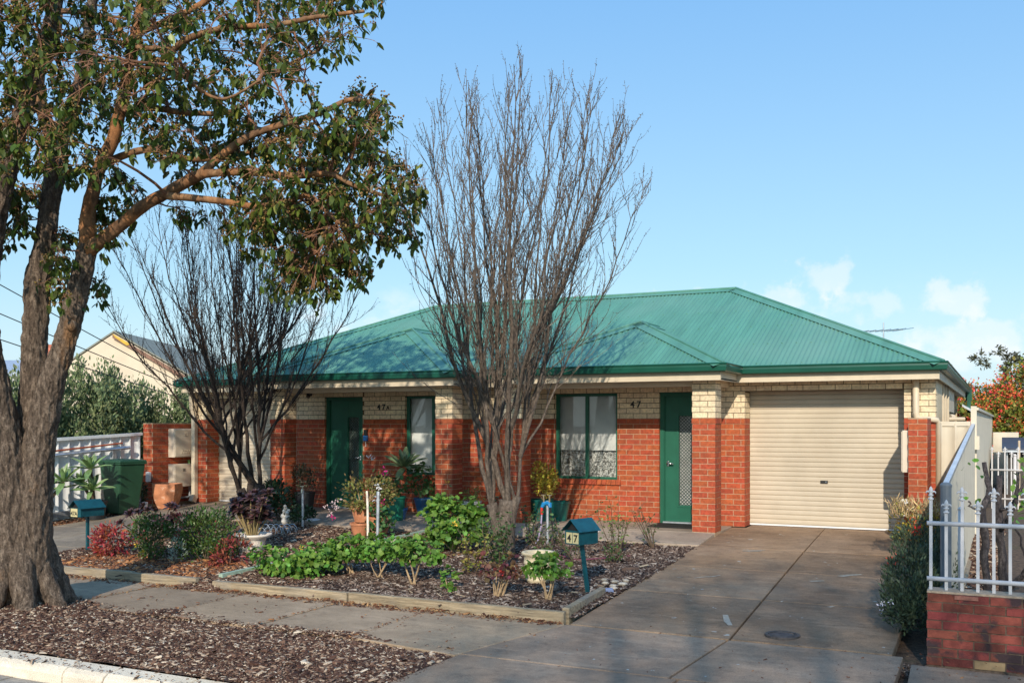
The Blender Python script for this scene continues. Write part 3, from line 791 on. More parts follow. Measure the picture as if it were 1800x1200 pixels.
# recessed core behind: end walls, back, partition so that no light leaks in
sh = MB()
sh.box(XR - 0.11, XR, WY + .371, 17.6, 0, TOPZ); sh.box(XL, XL + .11, WY + .371, 26.6, 0, TOPZ); sh.box(XL + .111, XR - .111, 26.4, 26.6, 0, TOPZ)
sh.box(-8.1, -7.9, WY + .12, 26.39, 0, TOPZ - .001); sh.box(-12.5, -12.4, WY + .12, 22, 0, TOPZ - .001); sh.box(-3.76, -3.67, WY + .12, 22, 0, TOPZ - .001)
sh.build("side_wall", m_cream, house)
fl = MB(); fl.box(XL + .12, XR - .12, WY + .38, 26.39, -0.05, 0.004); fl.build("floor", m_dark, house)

# porch pillars
PIL = [(-4.21, -3.86, 14.74), (-7.45, -7.10, 14.78), (-8.74, -8.41, 14.78), (-12.33, -12.00, 14.78)]
for x0, x1, y0 in PIL:
    p = part("pillar", house, ((x0 + x1) / 2, y0 + .17, 0))
    b = MB(); b.box(x0, x1, y0, y0 + .35, -0.06, ZB); b.build("mortar", m_mortar, p)
    b = MB(); b.box(x0, x1, y0, y0 + .35, ZB, 2.285); b.build("mortar", m_mortar2, p)
    panel(p, 'x', y0, x0, x1, -0.001, 2.285, off=x0, edge=(.004, .004))
    panel(p, 'y', x1, y0 + .0115, y0 + .35, -0.001, 2.285, off=y0 - .12 + .0115)
    panel(p, 'z', x0, y0 + .0115, y0 + .35, -0.001, 2.285, off=y0 - .12 + .0115)
# end face of the right-hand corner
panel(front, 'y', XR, WY + .0115, WY + .371, 0, TOPZ, off=WY - .1)
lay(BRICKS, 300)

# eaves: soffit, fascia, beams
sf = MB()
sf.box(-15.2, -0.82, 15.47, 26.9, 2.302, 2.322)
sf.box(-7.42, -3.70, 14.47, 15.468, 2.286, 2.306); sf.box(-12.38, -8.2, 14.47, 15.468, 2.286, 2.306)
sf.build("soffit", m_trim, house)
fpath = [(-0.80, 26.9), (-0.80, 15.45), (-3.70, 15.45), (-3.70, 14.44), (-7.42, 14.44), (-7.42, 15.45), (-8.20, 15.45), (-8.20, 14.44), (-12.38, 14.44), (-12.38, 15.45), (-15.22, 15.45), (-15.22, 26.9)]
fpath = fpath  # travelling clockwise seen from above keeps 'outward' on the left, so offsets are negative
v, f = sweep(fpath, [(0, 2.275), (0, 2.415), (0.02, 2.415), (0.02, 2.275)])
b = MB(); b.add(v, f); b.build("fascia", m_trim, house)
gp = [(0.0, 2.50), (0.0, 2.40), (-0.085, 2.395), (-0.105, 2.41), (-0.112, 2.47), (-0.108, 2.495), (-0.118, 2.505), (-0.122, 2.520), (-0.112, 2.527), (-0.098, 2.52), (-0.095, 2.43), (-0.01, 2.425)]
gpath = [(x + (0.0), y) for x, y in fpath]
v, f = sweep(gpath, [(o - 0.002, z) for o, z in gp])
b = MB(); b.add(v, f); b.build("gutter", m_gutter, house)
bm_ = MB()
bm_.box(-7.10, -4.211, 14.84, 15.02, 2.205, 2.285); bm_.box(-12.0, -8.741, 14.84, 15.02, 2.205, 2.285)
bm_.box(-4.05, -3.90, 15.10, 15.79, 2.205, 2.285); bm_.box(-7.38, -7.2, 15.14, 15.79, 2.205, 2.285); bm_.box(-8.66, -8.5, 15.14, 15.79, 2.205, 2.285); bm_.box(-12.25, -12.1, 15.14, 15.79, 2.205, 2.285)
bm_.build("beam", m_trim, house)
# corrugated roof planes -------------------------------------------------
TAN = 0.447; EZ = 2.505
roof = part("roof", house, (-8, 19.2, 4.2))
RX0, RX1, RY0, RD = -15.28, -0.74, 15.38, 3.90
def corr(o, u, s, nrm, lo, hi, u0, u1, name="roof_sheet", pitch=0.076, amp=0.0085, screws=True):
    """Corrugated sheet: origin o, eave direction u, up-slope s (both unit), bounds lo(u), hi(u) along s."""
    o, u, s, nrm = (np.array(q, float) for q in (o, u, s, nrm))
    n = int((u1 - u0) / pitch * 6); us = np.linspace(u0, u1, n + 1)
    d = amp * np.sin(us / pitch * 2 * np.pi)
    l = np.array([lo(q) for q in us]); h = np.array([hi(q) for q in us])
    A = o + us[:, None] * u + l[:, None] * s + d[:, None] * nrm; B = o + us[:, None] * u + h[:, None] * s + d[:, None] * nrm
    keep = (h - l) > 0.01
    V = np.empty((2 * (n + 1), 3)); V[0::2] = A; V[1::2] = B
    F = [(2 * i, 2 * i + 2, 2 * i + 3, 2 * i + 1) for i in range(n) if keep[i] or keep[i + 1]]
    link(name, np_mesh(name, V, F), m_roof, roof, smooth=True)
    if screws:
        b = MB()
        for row in np.arange(0.12, 6, 0.9):
            q = math.ceil(u0 / pitch) * pitch + pitch * .25
            k = 0
            while q < u1:
                if lo(q) + .05 < row < hi(q) - .1 and k % 3 == 0:
                    c = o + q * u + row * s + (amp + .004) * nrm
                    b.obox(c, (.016, .016, .012), (0, 0, q))
                q += pitch; k += 1
        b.build("roof_screw", m_roof, roof, 'stuff')
sl = math.sqrt(1 + TAN * TAN); cs, sn = 1 / sl, TAN / sl
MAXV = RD * sl
def tri(w):
    return lambda q: max(0.0, min(q, w - q)) * sl
W = RX1 - RX0
corr((RX0, RY0, EZ), (1, 0, 0), (0, cs, sn), (0, -sn, cs), lambda q: 0.0, lambda q: min(MAXV, min(q, W - q) * sl), 0, W)
corr((RX1, RY0, EZ), (0, 1, 0), (-cs, 0, sn), (sn, 0, cs), lambda q: 0.0, lambda q: min(MAXV, q * sl), 0, 11.6, screws=False)
corr((RX0, 26.9, EZ), (0, -1, 0), (cs, 0, sn), (-sn, 0, cs), lambda q: 0.0, lambda q: min(MAXV, (11.57 - q) * sl), 0, 11.57, screws=False)
corr((RX1, RY0 + 2 * RD, EZ), (-1, 0, 0), (0, -cs, sn), (0, sn, cs), lambda q: 0.0, lambda q: MAXV if 3.9 < q < W - 3.9 else 0, 0, W, screws=False)
def caps(b, P0, P1, n0, n1, w=0.17, lift=0.014):
    """Ridge or hip capping: two flanges with turned-down lips and a rolled top, between P0 and P1; n0/n1 are the planes' normals."""
    P0, P1 = Vector(P0), Vector(P1); t = (P1 - P0).normalized()
    for nr in (n0, n1):
        nr = Vector(nr).normalized()
        side = t.cross(nr); 
        other = Vector(n1 if nr == Vector(n0).normalized() else n0)
        if side.dot(other) > 0: side = -side
        a, c = P0 + nr * lift, P1 + nr * lift
        q = [a, c, c + side * w, a + side * w]
        b.add([p for p in q] + [p + nr * .004 for p in q], [(0, 1, 2, 3), (7, 6, 5, 4), (0, 4, 5, 1), (1, 5, 6, 2), (2, 6, 7, 3), (3, 7, 4, 0)])
    top = (Vector(n0) + Vector(n1)).normalized()
    b.tube([P0 + top * (lift + .012), P1 + top * (lift + .012)], .02, 8)
nF, nR_, nL, nB = (0, -sn, cs), (sn, 0, cs), (-sn, 0, cs), (0, sn, cs)
RZ = EZ + RD * TAN; yr = RY0 + RD; ax0, ax1 = RX0 + RD, RX1 - RD
for P0, P1, a, c in (((ax0, yr, RZ), (ax1, yr, RZ), nF, nB), ((RX1, RY0, EZ), (ax1, yr, RZ), nF, nR_), ((RX0, RY0, EZ), (ax0, yr, RZ), nF, nL), ((ax1, yr, RZ), (ax1, 26.9, RZ), nR_, nL)):
    b = MB(); caps(b, P0, P1, a, c); b.build("ridge_cap", m_roof, roof)
# the two porch hips
for x0, x1 in ((-7.47, -3.64), (-12.43, -8.15)):
    w = x1 - x0; hw = w / 2; y0 = 14.37; zt = EZ + hw * TAN; xm = (x0 + x1) / 2; ya = y0 + hw
    vd = RY0 - y0
    corr((x0, y0, EZ), (1, 0, 0), (0, cs, sn), (0, -sn, cs), lambda q: 0.0, lambda q, w=w: min(q, w - q) * sl, 0, w)
    # side planes: from the eave, bounded by the hip in front and the valley behind
    corr((x1, y0, EZ), (0, 1, 0), (-cs, 0, sn), (sn, 0, cs), lambda q: max(0.0, q - vd - 0.06) * sl, lambda q, hw=hw: min(q, hw) * sl, 0, hw + vd, screws=False)
    corr((x0, y0 + hw + vd, EZ), (0, -1, 0), (cs, 0, sn), (-sn, 0, cs), lambda q, hw=hw: max(0.0, hw - q - 0.06) * sl, lambda q, hw=hw, vd=vd: min(hw + vd - q, hw) * sl, 0, hw + vd, screws=False)
    for P0, P1, a, c in (((x1, y0, EZ), (xm, ya, zt), nF, nR_), ((x0, y0, EZ), (xm, ya, zt), nF, nL), ((xm, ya, zt), (xm, ya + vd, zt), nR_, nL)):
        b = MB(); caps(b, P0, P1, a, c); b.build("ridge_cap", m_roof, roof)

# roller doors -------------------------------------------------------------
sp = [(0.016, 0.0), (0.010, 0.003), (-0.008, 0.0065), (-0.0125, 0.02), (-0.0135, 0.040), (-0.0125, 0.060), (-0.008, 0.0700), (0.010, 0.0735), (0.016, 0.0765)]
def roller(op, handle_x):
    g = part("garage_door", house, ((op[0] + op[1]) / 2, WY + .36, 0))
    x0, x1 = op[0] - .03, op[1] + .03; y = WY + .385
    b = MB(); n = len(sp)
    vs = [(x, yy, z) for x in (x0, x1) for yy, z in sp] ; b.add(vs, [(i, i + n, i + 1 + n, i + 1) for i in range(n - 1)])
    b.box(x0, x1, 0.0, 0.012, -0.006, 0.003)
    me = b.mesh("slat"); me.materials.append(m_door); 
    for k in range(29):
        o = bpy.data.objects.new("slat", me); COL.objects.link(o); o.location = (0, y, 0.03 + k * .0765); o.parent = g; o.matrix_parent_inverse = world_of(g).inverted()
    b = MB(); b.box(x0, x1, y - .004, y + .02, 0.004, 0.03); b.build("bottom_rail", m_white, g)
    b = MB(); b.box(handle_x - .055, handle_x + .055, y - .03, y - .012, 0.70, 0.745); b.box(handle_x + .02, handle_x + .045, y - .036, y - .029, .71, .735); b.build("handle", m_black, g)
    b = MB(); b.box(handle_x + .018, handle_x + .042, y - .040, y - .0365, .712, .733); b.build("lock", m_chrome, g)
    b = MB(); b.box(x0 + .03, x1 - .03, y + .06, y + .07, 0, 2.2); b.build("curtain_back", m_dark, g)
roller(GR, -2.50); roller(GL, -12.86)

# windows --------------------------------------------------------------------
def window(op, blind_z, lace):
    w = part("window", house, ((op[0] + op[1]) / 2, WY + .07, op[2]))
    x0, x1, z0, z1 = op; y = WY + .055; t = .045; xm = (x0 + x1) / 2
    b = MB(); b.box(x0, x0 + t, y, y + .055, z0, z1); b.box(x1 - t, x1, y, y + .055, z0, z1)
    b.box(x0 + t, x1 - t, y, y + .055, z0, z0 + t); b.box(x0 + t, x1 - t, y, y + .055, z1 - t, z1)
    b.box(xm - .028, xm + .028, y + .003, y + .052, z0 + t, z1 - t)
    b.box(x0 + t, x0 + t + .018, y + .006, y + .045, z0 + t, z1 - t)
    b.build("frame", m_green, w)
    for a, c, yy in ((x0 + t, xm - .028, y + .02), (xm + .028, x1 - t, y + .032)):
        b = MB(); b.box(a, c, yy, yy + .004, z0 + t, z1 - t); b.build("pane", m_glass, w)
    b = MB(); b.box(x0 + .03, x1 - .03, y + .115, y + .118, blind_z, z1 + .02); b.box(x0 + .03, x1 - .03, y + .112, y + .121, blind_z - .02, blind_z - .0005)
    b.build("blind", mat("blind_fabric", (0.80, 0.77, 0.70), 0.9, 0.04, 6), w)
    if lace:
        b = MB(); n = 90; vs = []
        for i in range(n + 1):
            x = x0 + .02 + (x1 - x0 - .04) * i / n; dy = .018 * math.sin(i * .75) + .008 * math.sin(i * 1.9)
            for z in (z0 - .05, z0 + .2, blind_z + .15): vs.append((x, y + .17 + dy, z))
        b.add(vs, [(3 * i + k, 3 * i + 3 + k, 3 * i + 4 + k, 3 * i + 1 + k) for i in range(n) for k in (0, 1)])
        b.build("lace_curtain", m_lace, w, smooth=True)
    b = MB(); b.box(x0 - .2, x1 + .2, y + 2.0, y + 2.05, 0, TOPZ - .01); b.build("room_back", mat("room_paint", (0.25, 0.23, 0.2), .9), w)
window(WB, 1.20, True); window(WA, 0.72, False)

# front doors -----------------------------------------------------------------
def front_door(op, lit):
    d = part("door", house, ((op[0] + op[1]) / 2, WY + .07, 0)); x0, x1, z0, z1 = op; y = WY + .05; t = .055
    b = MB(); b.box(x0, x0 + t, y - .01, y + .10, 0.0, z1); b.box(x1 - t, x1, y - .01, y + .10, 0, z1); b.box(x0 + t, x1 - t, y - .01, y + .10, z1 - t, z1)
    b.box(x0 + t, x0 + t + .02, y + .002, y + .09, 0.02, z1 - t); b.build("frame", m_green, d)
    a0, a1 = x0 + t + .021, x1 - t; g0, g1 = a0 + .235, a0 + .60; gz0, gz1 = .30, 1.76
    if op is DA: g0, g1 = a0 + .42, a0 + .665
    b = MB(); b.box(a0, g0, y + .03, y + .065, .03, z1 - t); b.box(g1, a1, y + .03, y + .065, .03, z1 - t); b.box(g0, g1, y + .03, y + .065, .03, gz0); b.box(g0, g1, y + .03, y + .065, gz1, z1 - t)
    for q in ((g0 - .035, g0 - .012, gz0 - .035, gz1 + .035), (g1 + .012, min(a1, g1 + .035), gz0 - .035, gz1 + .035)):
        b.box(q[0], q[1], y + .022, y + .0295, q[2], q[3])
    for q in (gz0 - .035, gz1 + .012): b.box(g0 - .0115, g1 + .0115, y + .022, y + .0295, q, q + .023)
    b.build("door_leaf", m_green, d, bevel=.003)
    b = MB(); b.box(g0, g1, y + .072, y + .08, gz0, gz1); b.build("frosted_panel", mat("frosted_glass_lit", (0.42, 0.42, 0.40), 0.35, 0.1, 8) if lit else mat("frosted_glass_shaded", (0.12, 0.13, 0.125), 0.35, 0.1, 8), d)  # same glass twice
    b = MB(); w = g1 - g0; h = gz1 - gz0; st = 0.056
    for sgn in (1, -1):
        k = -h
        while k < w:
            pts = []
            # line x = k + s, z = s  clipped to the panel
            s0 = max(0, -k); s1 = min(h, w - k)
            if s1 - s0 > .01:
                xa, xb = g0 + k + s0, g0 + k + s1; za, zb_ = (gz0 + s0, gz0 + s1) if sgn > 0 else (gz1 - s0, gz1 - s1)
                b.tube([(xa, y + .05 + .003 * sgn, za), (xb, y + .05 + .003 * sgn, zb_)], .0052, 4)
            k += st
    b.build("grille", mat("grille_shaded", (0.03, 0.07, 0.055), .5) if not lit else mat("grille_lit", (0.05, 0.08, 0.07), .5), d, 'stuff')
    hx = a0 + .05 if lit else a1 - .045; sg = 1 if lit else -1
    b = MB(); b.obox((hx, y + .022, .98), (.035, .012, .09)); b.build("lock_plate", m_chrome, d, bevel=.006)
    b = MB(); b.tube([(hx, y + .02, .985), (hx, y - .03, .985), (hx + .04 * sg, y - .035, .985), (hx + .11 * sg, y - .03, .975)], [.014, .014, .016, .010], 8); b.build("handle", m_chrome, d, smooth=True)
    b = MB(); b.box(x0 + t, x1 - t, y - .03, y + .09, 0.002, .028); b.build("threshold", m_metal, d)
front_door(DB, True); front_door(DA, False)

# house numbers: black metal figures on the brick
def digits(txt, x, y, z, size, parent, m, name="numeral", rot=(R(90), 0, 0), bold=.012, ext=.006):
    c = bpy.data.curves.new(name, 'FONT'); c.body = txt; c.size = size; c.extrude = ext; c.offset = bold * size; c.align_x = 'CENTER'
    c.resolution_u = 4
    o = bpy.data.objects.new(name, c); COL.objects.link(o); bpy.context.view_layer.update()
    me = bpy.data.meshes.new_from_object(o.evaluated_get(bpy.context.evaluated_depsgraph_get())); bpy.data.objects.remove(o)
    me.materials.clear(); me.materials.append(m); o = bpy.data.objects.new(name, me); COL.objects.link(o); o.location = (x, y, z); o.rotation_euler = rot
    return attach(o, parent)
for txt, x, s in (("4", -5.53, .155), ("7", -5.42, .155)): digits(txt, x, WY - .012, 1.905, s, house, m_black)
for txt, x, s, z in (("4", -10.58, .15, 1.90), ("7", -10.47, .15, 1.90), ("A", -10.375, .10, 1.90)): digits(txt, x, WY - .012, z, s, house, m_black)

# downpipes ------------------------------------------------------------------
dp = MB(); x = -1.13
dp.tube([(x, 15.70, 2.40), (x, 15.70, 1.80), (x + .01, 15.70, 1.735), (x + .05, 15.72, 1.70), (x + .22, 15.76, 1.70), (x + .27, 15.79, 1.685), (x + .29, 15.85, 1.64), (x + .29, 15.86, 0.0)], .045, 14)
dp.build("downpipe", m_trim, house, smooth=True)
dp = MB(); dp.box(-15.17, -15.08, 15.68, 15.77, .12, 2.39); dp.obox((-15.10, 15.66, .08), (.10, .12, .14), (R(-25), 0, 0)); dp.build("downpipe", m_trim, house)
dp = MB(); dp.tube([(-15.125, 15.60, 2.40), (-15.13, 15.66, 1.95), (-15.14, 15.74, 1.8)], .05, 10); dp.build("rainhead", m_trim, house)
# door sensor and soffit fittings
b = MB(); b.obox((-12.02, 15.55, 2.2), (.08, .07, .06)); b.tube([(-12.02, 15.55, 2.20), (-12.02, 15.50, 2.15)], [.03, .04], 8); b.build("sensor_light", m_black, house)
b = MB(); b.lathe((-10.35, 15.2, 2.245), [(0.0, 0), (.05, .005), (.07, .03), (.07, .04)], 14); b.build("ceiling_light", m_white, house)
kb = thing("key_lockbox", "small black and blue key box hanging beside the handle of the left green door", "lockbox", (-10.86, 15.76, 1.4))
b = MB(); b.obox((-10.86, 15.765, 1.46), (.07, .05, .13)); b.build("shackle_case", m_black, kb, bevel=.008)
b = MB(); b.obox((-10.86, 15.762, 1.36), (.085, .056, .10)); b.build("dial_face", mat("lockbox_blue", (.03, .20, .55), .4, .1, 9), kb, bevel=.006)
b = MB(); b.tube([(-10.86, 15.76, 1.30), (-10.85, 15.76, 1.20)], .006, 5); b.build("key_tag", m_white, kb)
# side of the house under the right-hand eave: posts, dark openings and the lower rear roof
sd = MB()
for y in (17.75, 18.6, 19.5): sd.box(-0.97, -0.85, y, y + .10, 0, 2.30)
sd.build("post", m_trim, house)
sd = MB(); sd.box(-0.99, -0.88, 19.7, 22.4, 1.86, 2.30); sd.build("bulkhead", m_trim, house)
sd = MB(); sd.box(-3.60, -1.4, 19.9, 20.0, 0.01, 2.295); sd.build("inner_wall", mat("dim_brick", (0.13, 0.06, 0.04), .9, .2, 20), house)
sd = MB(); sd.tube([(-0.86, 19.9, 1.74), (-0.80, 19.95, 1.74)], .07, 12); sd.tube([(-0.95, 19.6, 1.72), (-0.60, 19.7, 1.72)], .035, 8); sd.build("flue", m_trim, house)
sd = MB(); sd.prism([(-0.75, 23.0, 2.05), (-0.42, 23.0, 1.83), (-0.42, 23.0, 1.79), (-0.75, 23.0, 2.0)], (0, 4, 0)); sd.build("rear_awning", m_metal, house)
sd = MB(); sd.box(-0.80, -0.66, 26.86, 26.98, 2.2, 2.5); sd.box(-0.76, -0.68, 26.6, 26.86, 1.9, 2.45); sd.build("gutter_end", m_gutter, house)

# TV antenna behind the roof
an = thing("tv_antenna", "thin grey television antenna rising behind the right slope of the roof", "antenna", (-2.5, 24.9, 2.6))
b = MB(); b.tube([(-2.5, 24.9, 2.6), (-2.5, 24.9, 4.02)], .016, 6); b.build("mast", m_metal, an)
b = MB(); b.tube([(-2.92, 24.6, 3.80), (-2.1, 25.2, 3.86)], .014, 5)
b.build("boom", m_metal, an)
for i in range(7):
    t = i / 6; c = Vector((-2.92, 24.6, 3.80)).lerp(Vector((-2.1, 25.2, 3.86)), t); h = .26 + .2 * t
    b = MB(); b.tube([c + Vector((-.58, .8, 0)) * h, c + Vector((.58, -.8, 0)) * h], .007, 4); b.build("element", m_metal, an)
# ------------------------------------------------------------------ low brick wing walls beside the garages
def wing(label, x0, x1, y0, y1, h, faces, loc):
    t = thing("brick_wall", label, "brick wall", loc)
    b = MB(); b.box(x0, x1, y0, y1, -0.10, h); b.build("mortar", m_mortar, t)
    bl = []
    global BRICKS
    keep = BRICKS; BRICKS = []
    panel(t, 'x', y0, x0, x1, 0.0, h, off=x0, cap=False, edge=(.004, .004))
    panel(t, 'y', x1, y0 + .0115, y1, 0.0, h, off=y0 - .12, cap=False)
    panel(t, 'z', x0, y0 + .0115, y1, 0.0, h, off=y0 - .12, cap=False)
    mine = BRICKS; BRICKS = keep
    lay([m for m in mine], 300)
    b = MB(); b.box(x0 - .004, x1 + .004, y0 - .004, y1, h - .004, h + .016); b.build("mortar_cap", m_mortar, t)
    return t
wing("low red brick wing wall carrying two beige meter boxes at the left garage", -15.75, -15.50, 14.94, 16.1, 1.634, 'xy', (-15.62, 15.5, 0))
wing("narrow red brick pier between the wide garage door and the cream side gate", -1.17, -0.93, 14.92, 15.79, 1.70, 'xy', (-1.05, 15.3, 0))

def meter_box(name, label, x, y0, y1, z0, z1, side=1, group="meter boxes", deep=.17):
    t = thing(name, label, "meter box", (x, (y0 + y1) / 2, z0), group)
    d = deep * side
    b = MB(); b.box(min(x, x + d), max(x, x + d), y0, y1, z0, z1); b.build("case", m_grey_box, t, bevel=.008)
    xf = x + d
    b = MB(); b.box(min(xf + .001 * side, xf + .012 * side), max(xf + .001 * side, xf + .012 * side), y0 + .015, y1 - .015, z0 + .015, z1 - .015); b.build("lid", m_grey_box, t, bevel=.004)
    return t, xf + .012 * side
t, xf = meter_box("electricity_meter_box", "upper beige meter box with round vents on the low brick wall", -15.496, 15.36, 15.97, .94, 1.53)
b = MB()
for r_ in range(2):
    for c in range(5): b.obox((xf + .004, 15.56 + c * .065 + (r_ % 2) * .03, 1.03 + r_ * .045), (.008, .03, .022))
for r_ in range(2):
    for c in range(2): b.obox((xf + .004, 15.66 + c * .06, 1.40 + r_ * .045), (.008, .03, .022))
b.build("vent", m_trim, t, 'stuff')
t, xf = meter_box("gas_meter_box", "lower beige meter box with slotted vents behind the terracotta pot", -15.496, 15.36, 15.99, .32, .80)
b = MB()
for c in range(2):
    for r_ in range(3): b.obox((xf + .004, 15.62 + c * .22, .70 - r_ * .022), (.006, .07, .008))
b.build("vent", m_dark, t)
b = MB(); b.tube([(-15.40, 15.87, .32), (-15.40, 15.87, .12), (-15.40, 15.80, .09), (-15.46, 15.62, .09)], .022, 8); b.build("pipe", m_metal, t)
b = MB(); b.lathe((-15.41, 15.86, .80), [(.022, 0), (.022, .05), (.03, .05), (.03, .07), (0, .075)], 10); b.build("cap", mat("green_cap", (.2, .38, .12), .5), t)
bx = MB(); bx.box(-15.62, -15.52, 14.86, 14.936, .45, .66)
tag(bx.build("junction_box", m_white, None, bevel=.02), "small white plastic box on the end of the low brick wall beside the wheelie bin", "junction box")
t, xf = meter_box("side_meter_box", "beige meter box seen edge on between the wide garage door and brick pier", -1.174, 14.98, 15.6, .95, 1.54, -1, deep=.085)
bx = MB(); bx.box(-1.27, -1.176, 14.93, 15.0, .34, .58)
tag(bx.build("water_meter_cover", m_white, None, bevel=.01), "white weathered box low on the brick pier by the wide garage door", "utility box")

# ------------------------------------------------------------------ letterboxes
def letterbox(label, base, ht, lean, txt, yaw, size, sc, single):
    bx_, by_, bz = base
    t = thing("letterbox", label, "letterbox", base, "teal letterboxes on posts")
    m = mat("teal_paint", (0.006, 0.062, 0.078), 0.35, 0.15, 14)
    top = Vector((bx_ + lean[0], by_ + lean[1], bz + ht))
    b = MB(); b.tube([(bx_, by_, bz - .1), tuple(top)], .026 * sc, 4, twist=.78 + yaw); b.build("post", m, t)
    ca, sa = math.cos(yaw), math.sin(yaw)
    def W(p):  # local: x along the front, y to the back
        return (top.x + p[0] * ca - p[1] * sa, top.y + p[0] * sa + p[1] * ca, top.z + p[2])
    w, d, h, rf = size; a = w / 2; e = d / 2
    b = MB(); P = lambda q: [W(p) for p in q]
    b.prism(P([(-a, -e, 0), (a, -e, 0), (a, -e, h), (-a, -e, h)]), Vector(W((0, .012, 0))) - Vector(W((0, 0, 0))))
    b.prism(P([(-a, e, 0), (a, e, 0), (a, e, h), (0, e, h + rf), (-a, e, h)]), Vector(W((0, -.004, 0))) - Vector(W((0, 0, 0))))
    for s in (-1, 1):
        b.prism(P([(s * a, -e + .013, 0), (s * a, e - .005, 0), (s * a, e - .005, h), (s * a, -e + .013, h)]), Vector(W((-s * .004, 0, 0))) - Vector(W((0, 0, 0))))
    b.prism(P([(-a + .005, -e + .013, .0), (a - .005, -e + .013, .0), (a - .005, e - .005, .0), (-a + .005, e - .005, .0)]), (0, 0, .004))
    b.build("box", m, t)
    b = MB(); o = .028
    for s in (-1, 1):
        q = P([(0, -e - .04, h + rf + .006), (s * (a + o), -e - .04, h - .012), (s * (a + o), e + .02, h - .012), (0, e + .02, h + rf + .006)])
        b.prism(q, (0, 0, .005))
    b.build("lid", m, t)
    b = MB(); b.prism(P([(-a + .01, -e + .02, h), (a - .01, -e + .02, h), (0, -e + .02, h + rf - .012)]), Vector(W((0, .01, 0))) - Vector(W((0, 0, 0)))); b.build("slot", m_black, t)
    mp = mat("number_plate_cream", (0.52, 0.45, 0.24), 0.5, 0.05, 10)
    n = 1 if single else len(txt)
    pw = (w * .86 / n)
    for i in range(n):
        cx = -w * .43 + pw * (i + .5) if not single else -a + .055 * 1.5
        ww = pw * .9 if not single else .15
        zc = h * .46
        b = MB(); b.prism(P([(cx - ww / 2, -e - .004, zc - .06 * sc), (cx + ww / 2, -e - .004, zc - .06 * sc), (cx + ww / 2, -e - .004, zc + .06 * sc), (cx - ww / 2, -e - .004, zc + .06 * sc)]), Vector(W((0, .003, 0))) - Vector(W((0, 0, 0))))
        pl = b.build("number_plate", mp, t)
        s_ = txt[i] if not single else txt
        q = W((cx, -e - .0055, zc - .042 * sc)); digits(s_, q[0], q[1], q[2], (.115 if not single else .088) * sc, pl, m_black, "numeral", (R(90), 0, yaw), .02, .001)
    return t
letterbox("teal gabled letterbox numbered 47 on a leaning post beside the driveway", (-4.14, 10.36, -0.26), .55, (-.10, .03, 0), "47", R(-20), (.225, .30, .155, .115), 1.0, False)
letterbox("teal gabled letterbox numbered 47A on a short post by the left driveway", (-12.18, 10.48, -0.26), .53, (.0, .0, 0), "47A", R(-4), (.23, .40, .13, .10), 1.0, True)

# ------------------------------------------------------------------ garden edging
m_timber = mat("sleeper_timber", (0.30, 0.235, 0.15), 0.9, 0.35, 6, 8, stretch=(.4, 6, 6), bump=.7, bscale=30, blotch=((.22, .21, .2), 1.5, .45, .7, .7))
def sleeper(label, p0, p1, h, w=.075):
    p0, p1 = Vector(p0), Vector(p1); d = p1 - p0; L_ = d.length; n = max(2, int(L_ / .15)); y = Vector((-d.y, d.x, 0)).normalized()
    b = MB(); vs = []
    for i in range(n + 1):
        c = p0 + d * i / n; q = .006 * mnoise.noise(Vector((i * .7, p0.x, 0)))
        for s, z in ((-1, -.1), (1, -.1), (1, h + q), (-1, h + q * .7)): vs.append(c + y * s * w / 2 + Vector((0, 0, z)))
    fs = [(4 * i + k, 4 * i + 4 + k, 4 * i + 4 + (k + 1) % 4, 4 * i + (k + 1) % 4) for i in range(n) for k in range(4)] + [(0, 1, 2, 3), (4 * n + 3, 4 * n + 2, 4 * n + 1, 4 * n)]
    b.add(vs, fs)
    tag(b.build("timber_sleeper", m_timber, None, bevel=.008), label, "garden sleeper", "timber sleepers edging the garden bed")
ZP = -.34
sleeper("timber sleeper at the left end of the garden bed edging by the gum trunk", (-12.3, 9.12, ZP), (-9.86, 9.19, ZP), .105)
sleeper("timber sleeper with a broken end below the dark green box shrubs", (-9.83, 9.14, ZP), (-8.76, 9.16, ZP), .105)
sleeper("long timber sleeper in front of the low bright green geraniums", (-8.47, 9.13, ZP), (-6.52, 9.13, ZP), .10)
sleeper("long timber sleeper ending at the corner by the driveway", (-6.50, 9.135, ZP), (-3.90, 9.12, ZP), .105)
sleeper("short grey weathered timber sleeper angled along the driveway edge", (-3.91, 9.16, ZP + .02), (-3.97, 10.34, ZP + .05), .115)
m_strip = mat("pale_green_strip", (.27, .36, .28), .8, .15, 20)
for lab, p in (("pale green edging strip slanting back past the white stake", [(-8.55, 12.25, zB(12.25)), (-8.45, 13.0, zB(13)), (-8.38, 13.8, zB(13.8))]), ("pale green edging strip at the foot of the low geraniums", [(-8.74, 9.5, zB(9.5)), (-8.66, 10.4, zB(10.4))])):
    b = MB()
    for a, c in zip(p[:-1], p[1:]):
        b.prism([(a[0], a[1], a[2] - .05), (a[0] + .06, a[1], a[2] - .05), (a[0] + .06, a[1], a[2] + .05), (a[0], a[1], a[2] + .05)], (c[0] - a[0], c[1] - a[1] - .003, c[2] - a[2]))
    tag(b.build("edging_strip", m_strip), lab, "edging strip", "pale green edging strips")

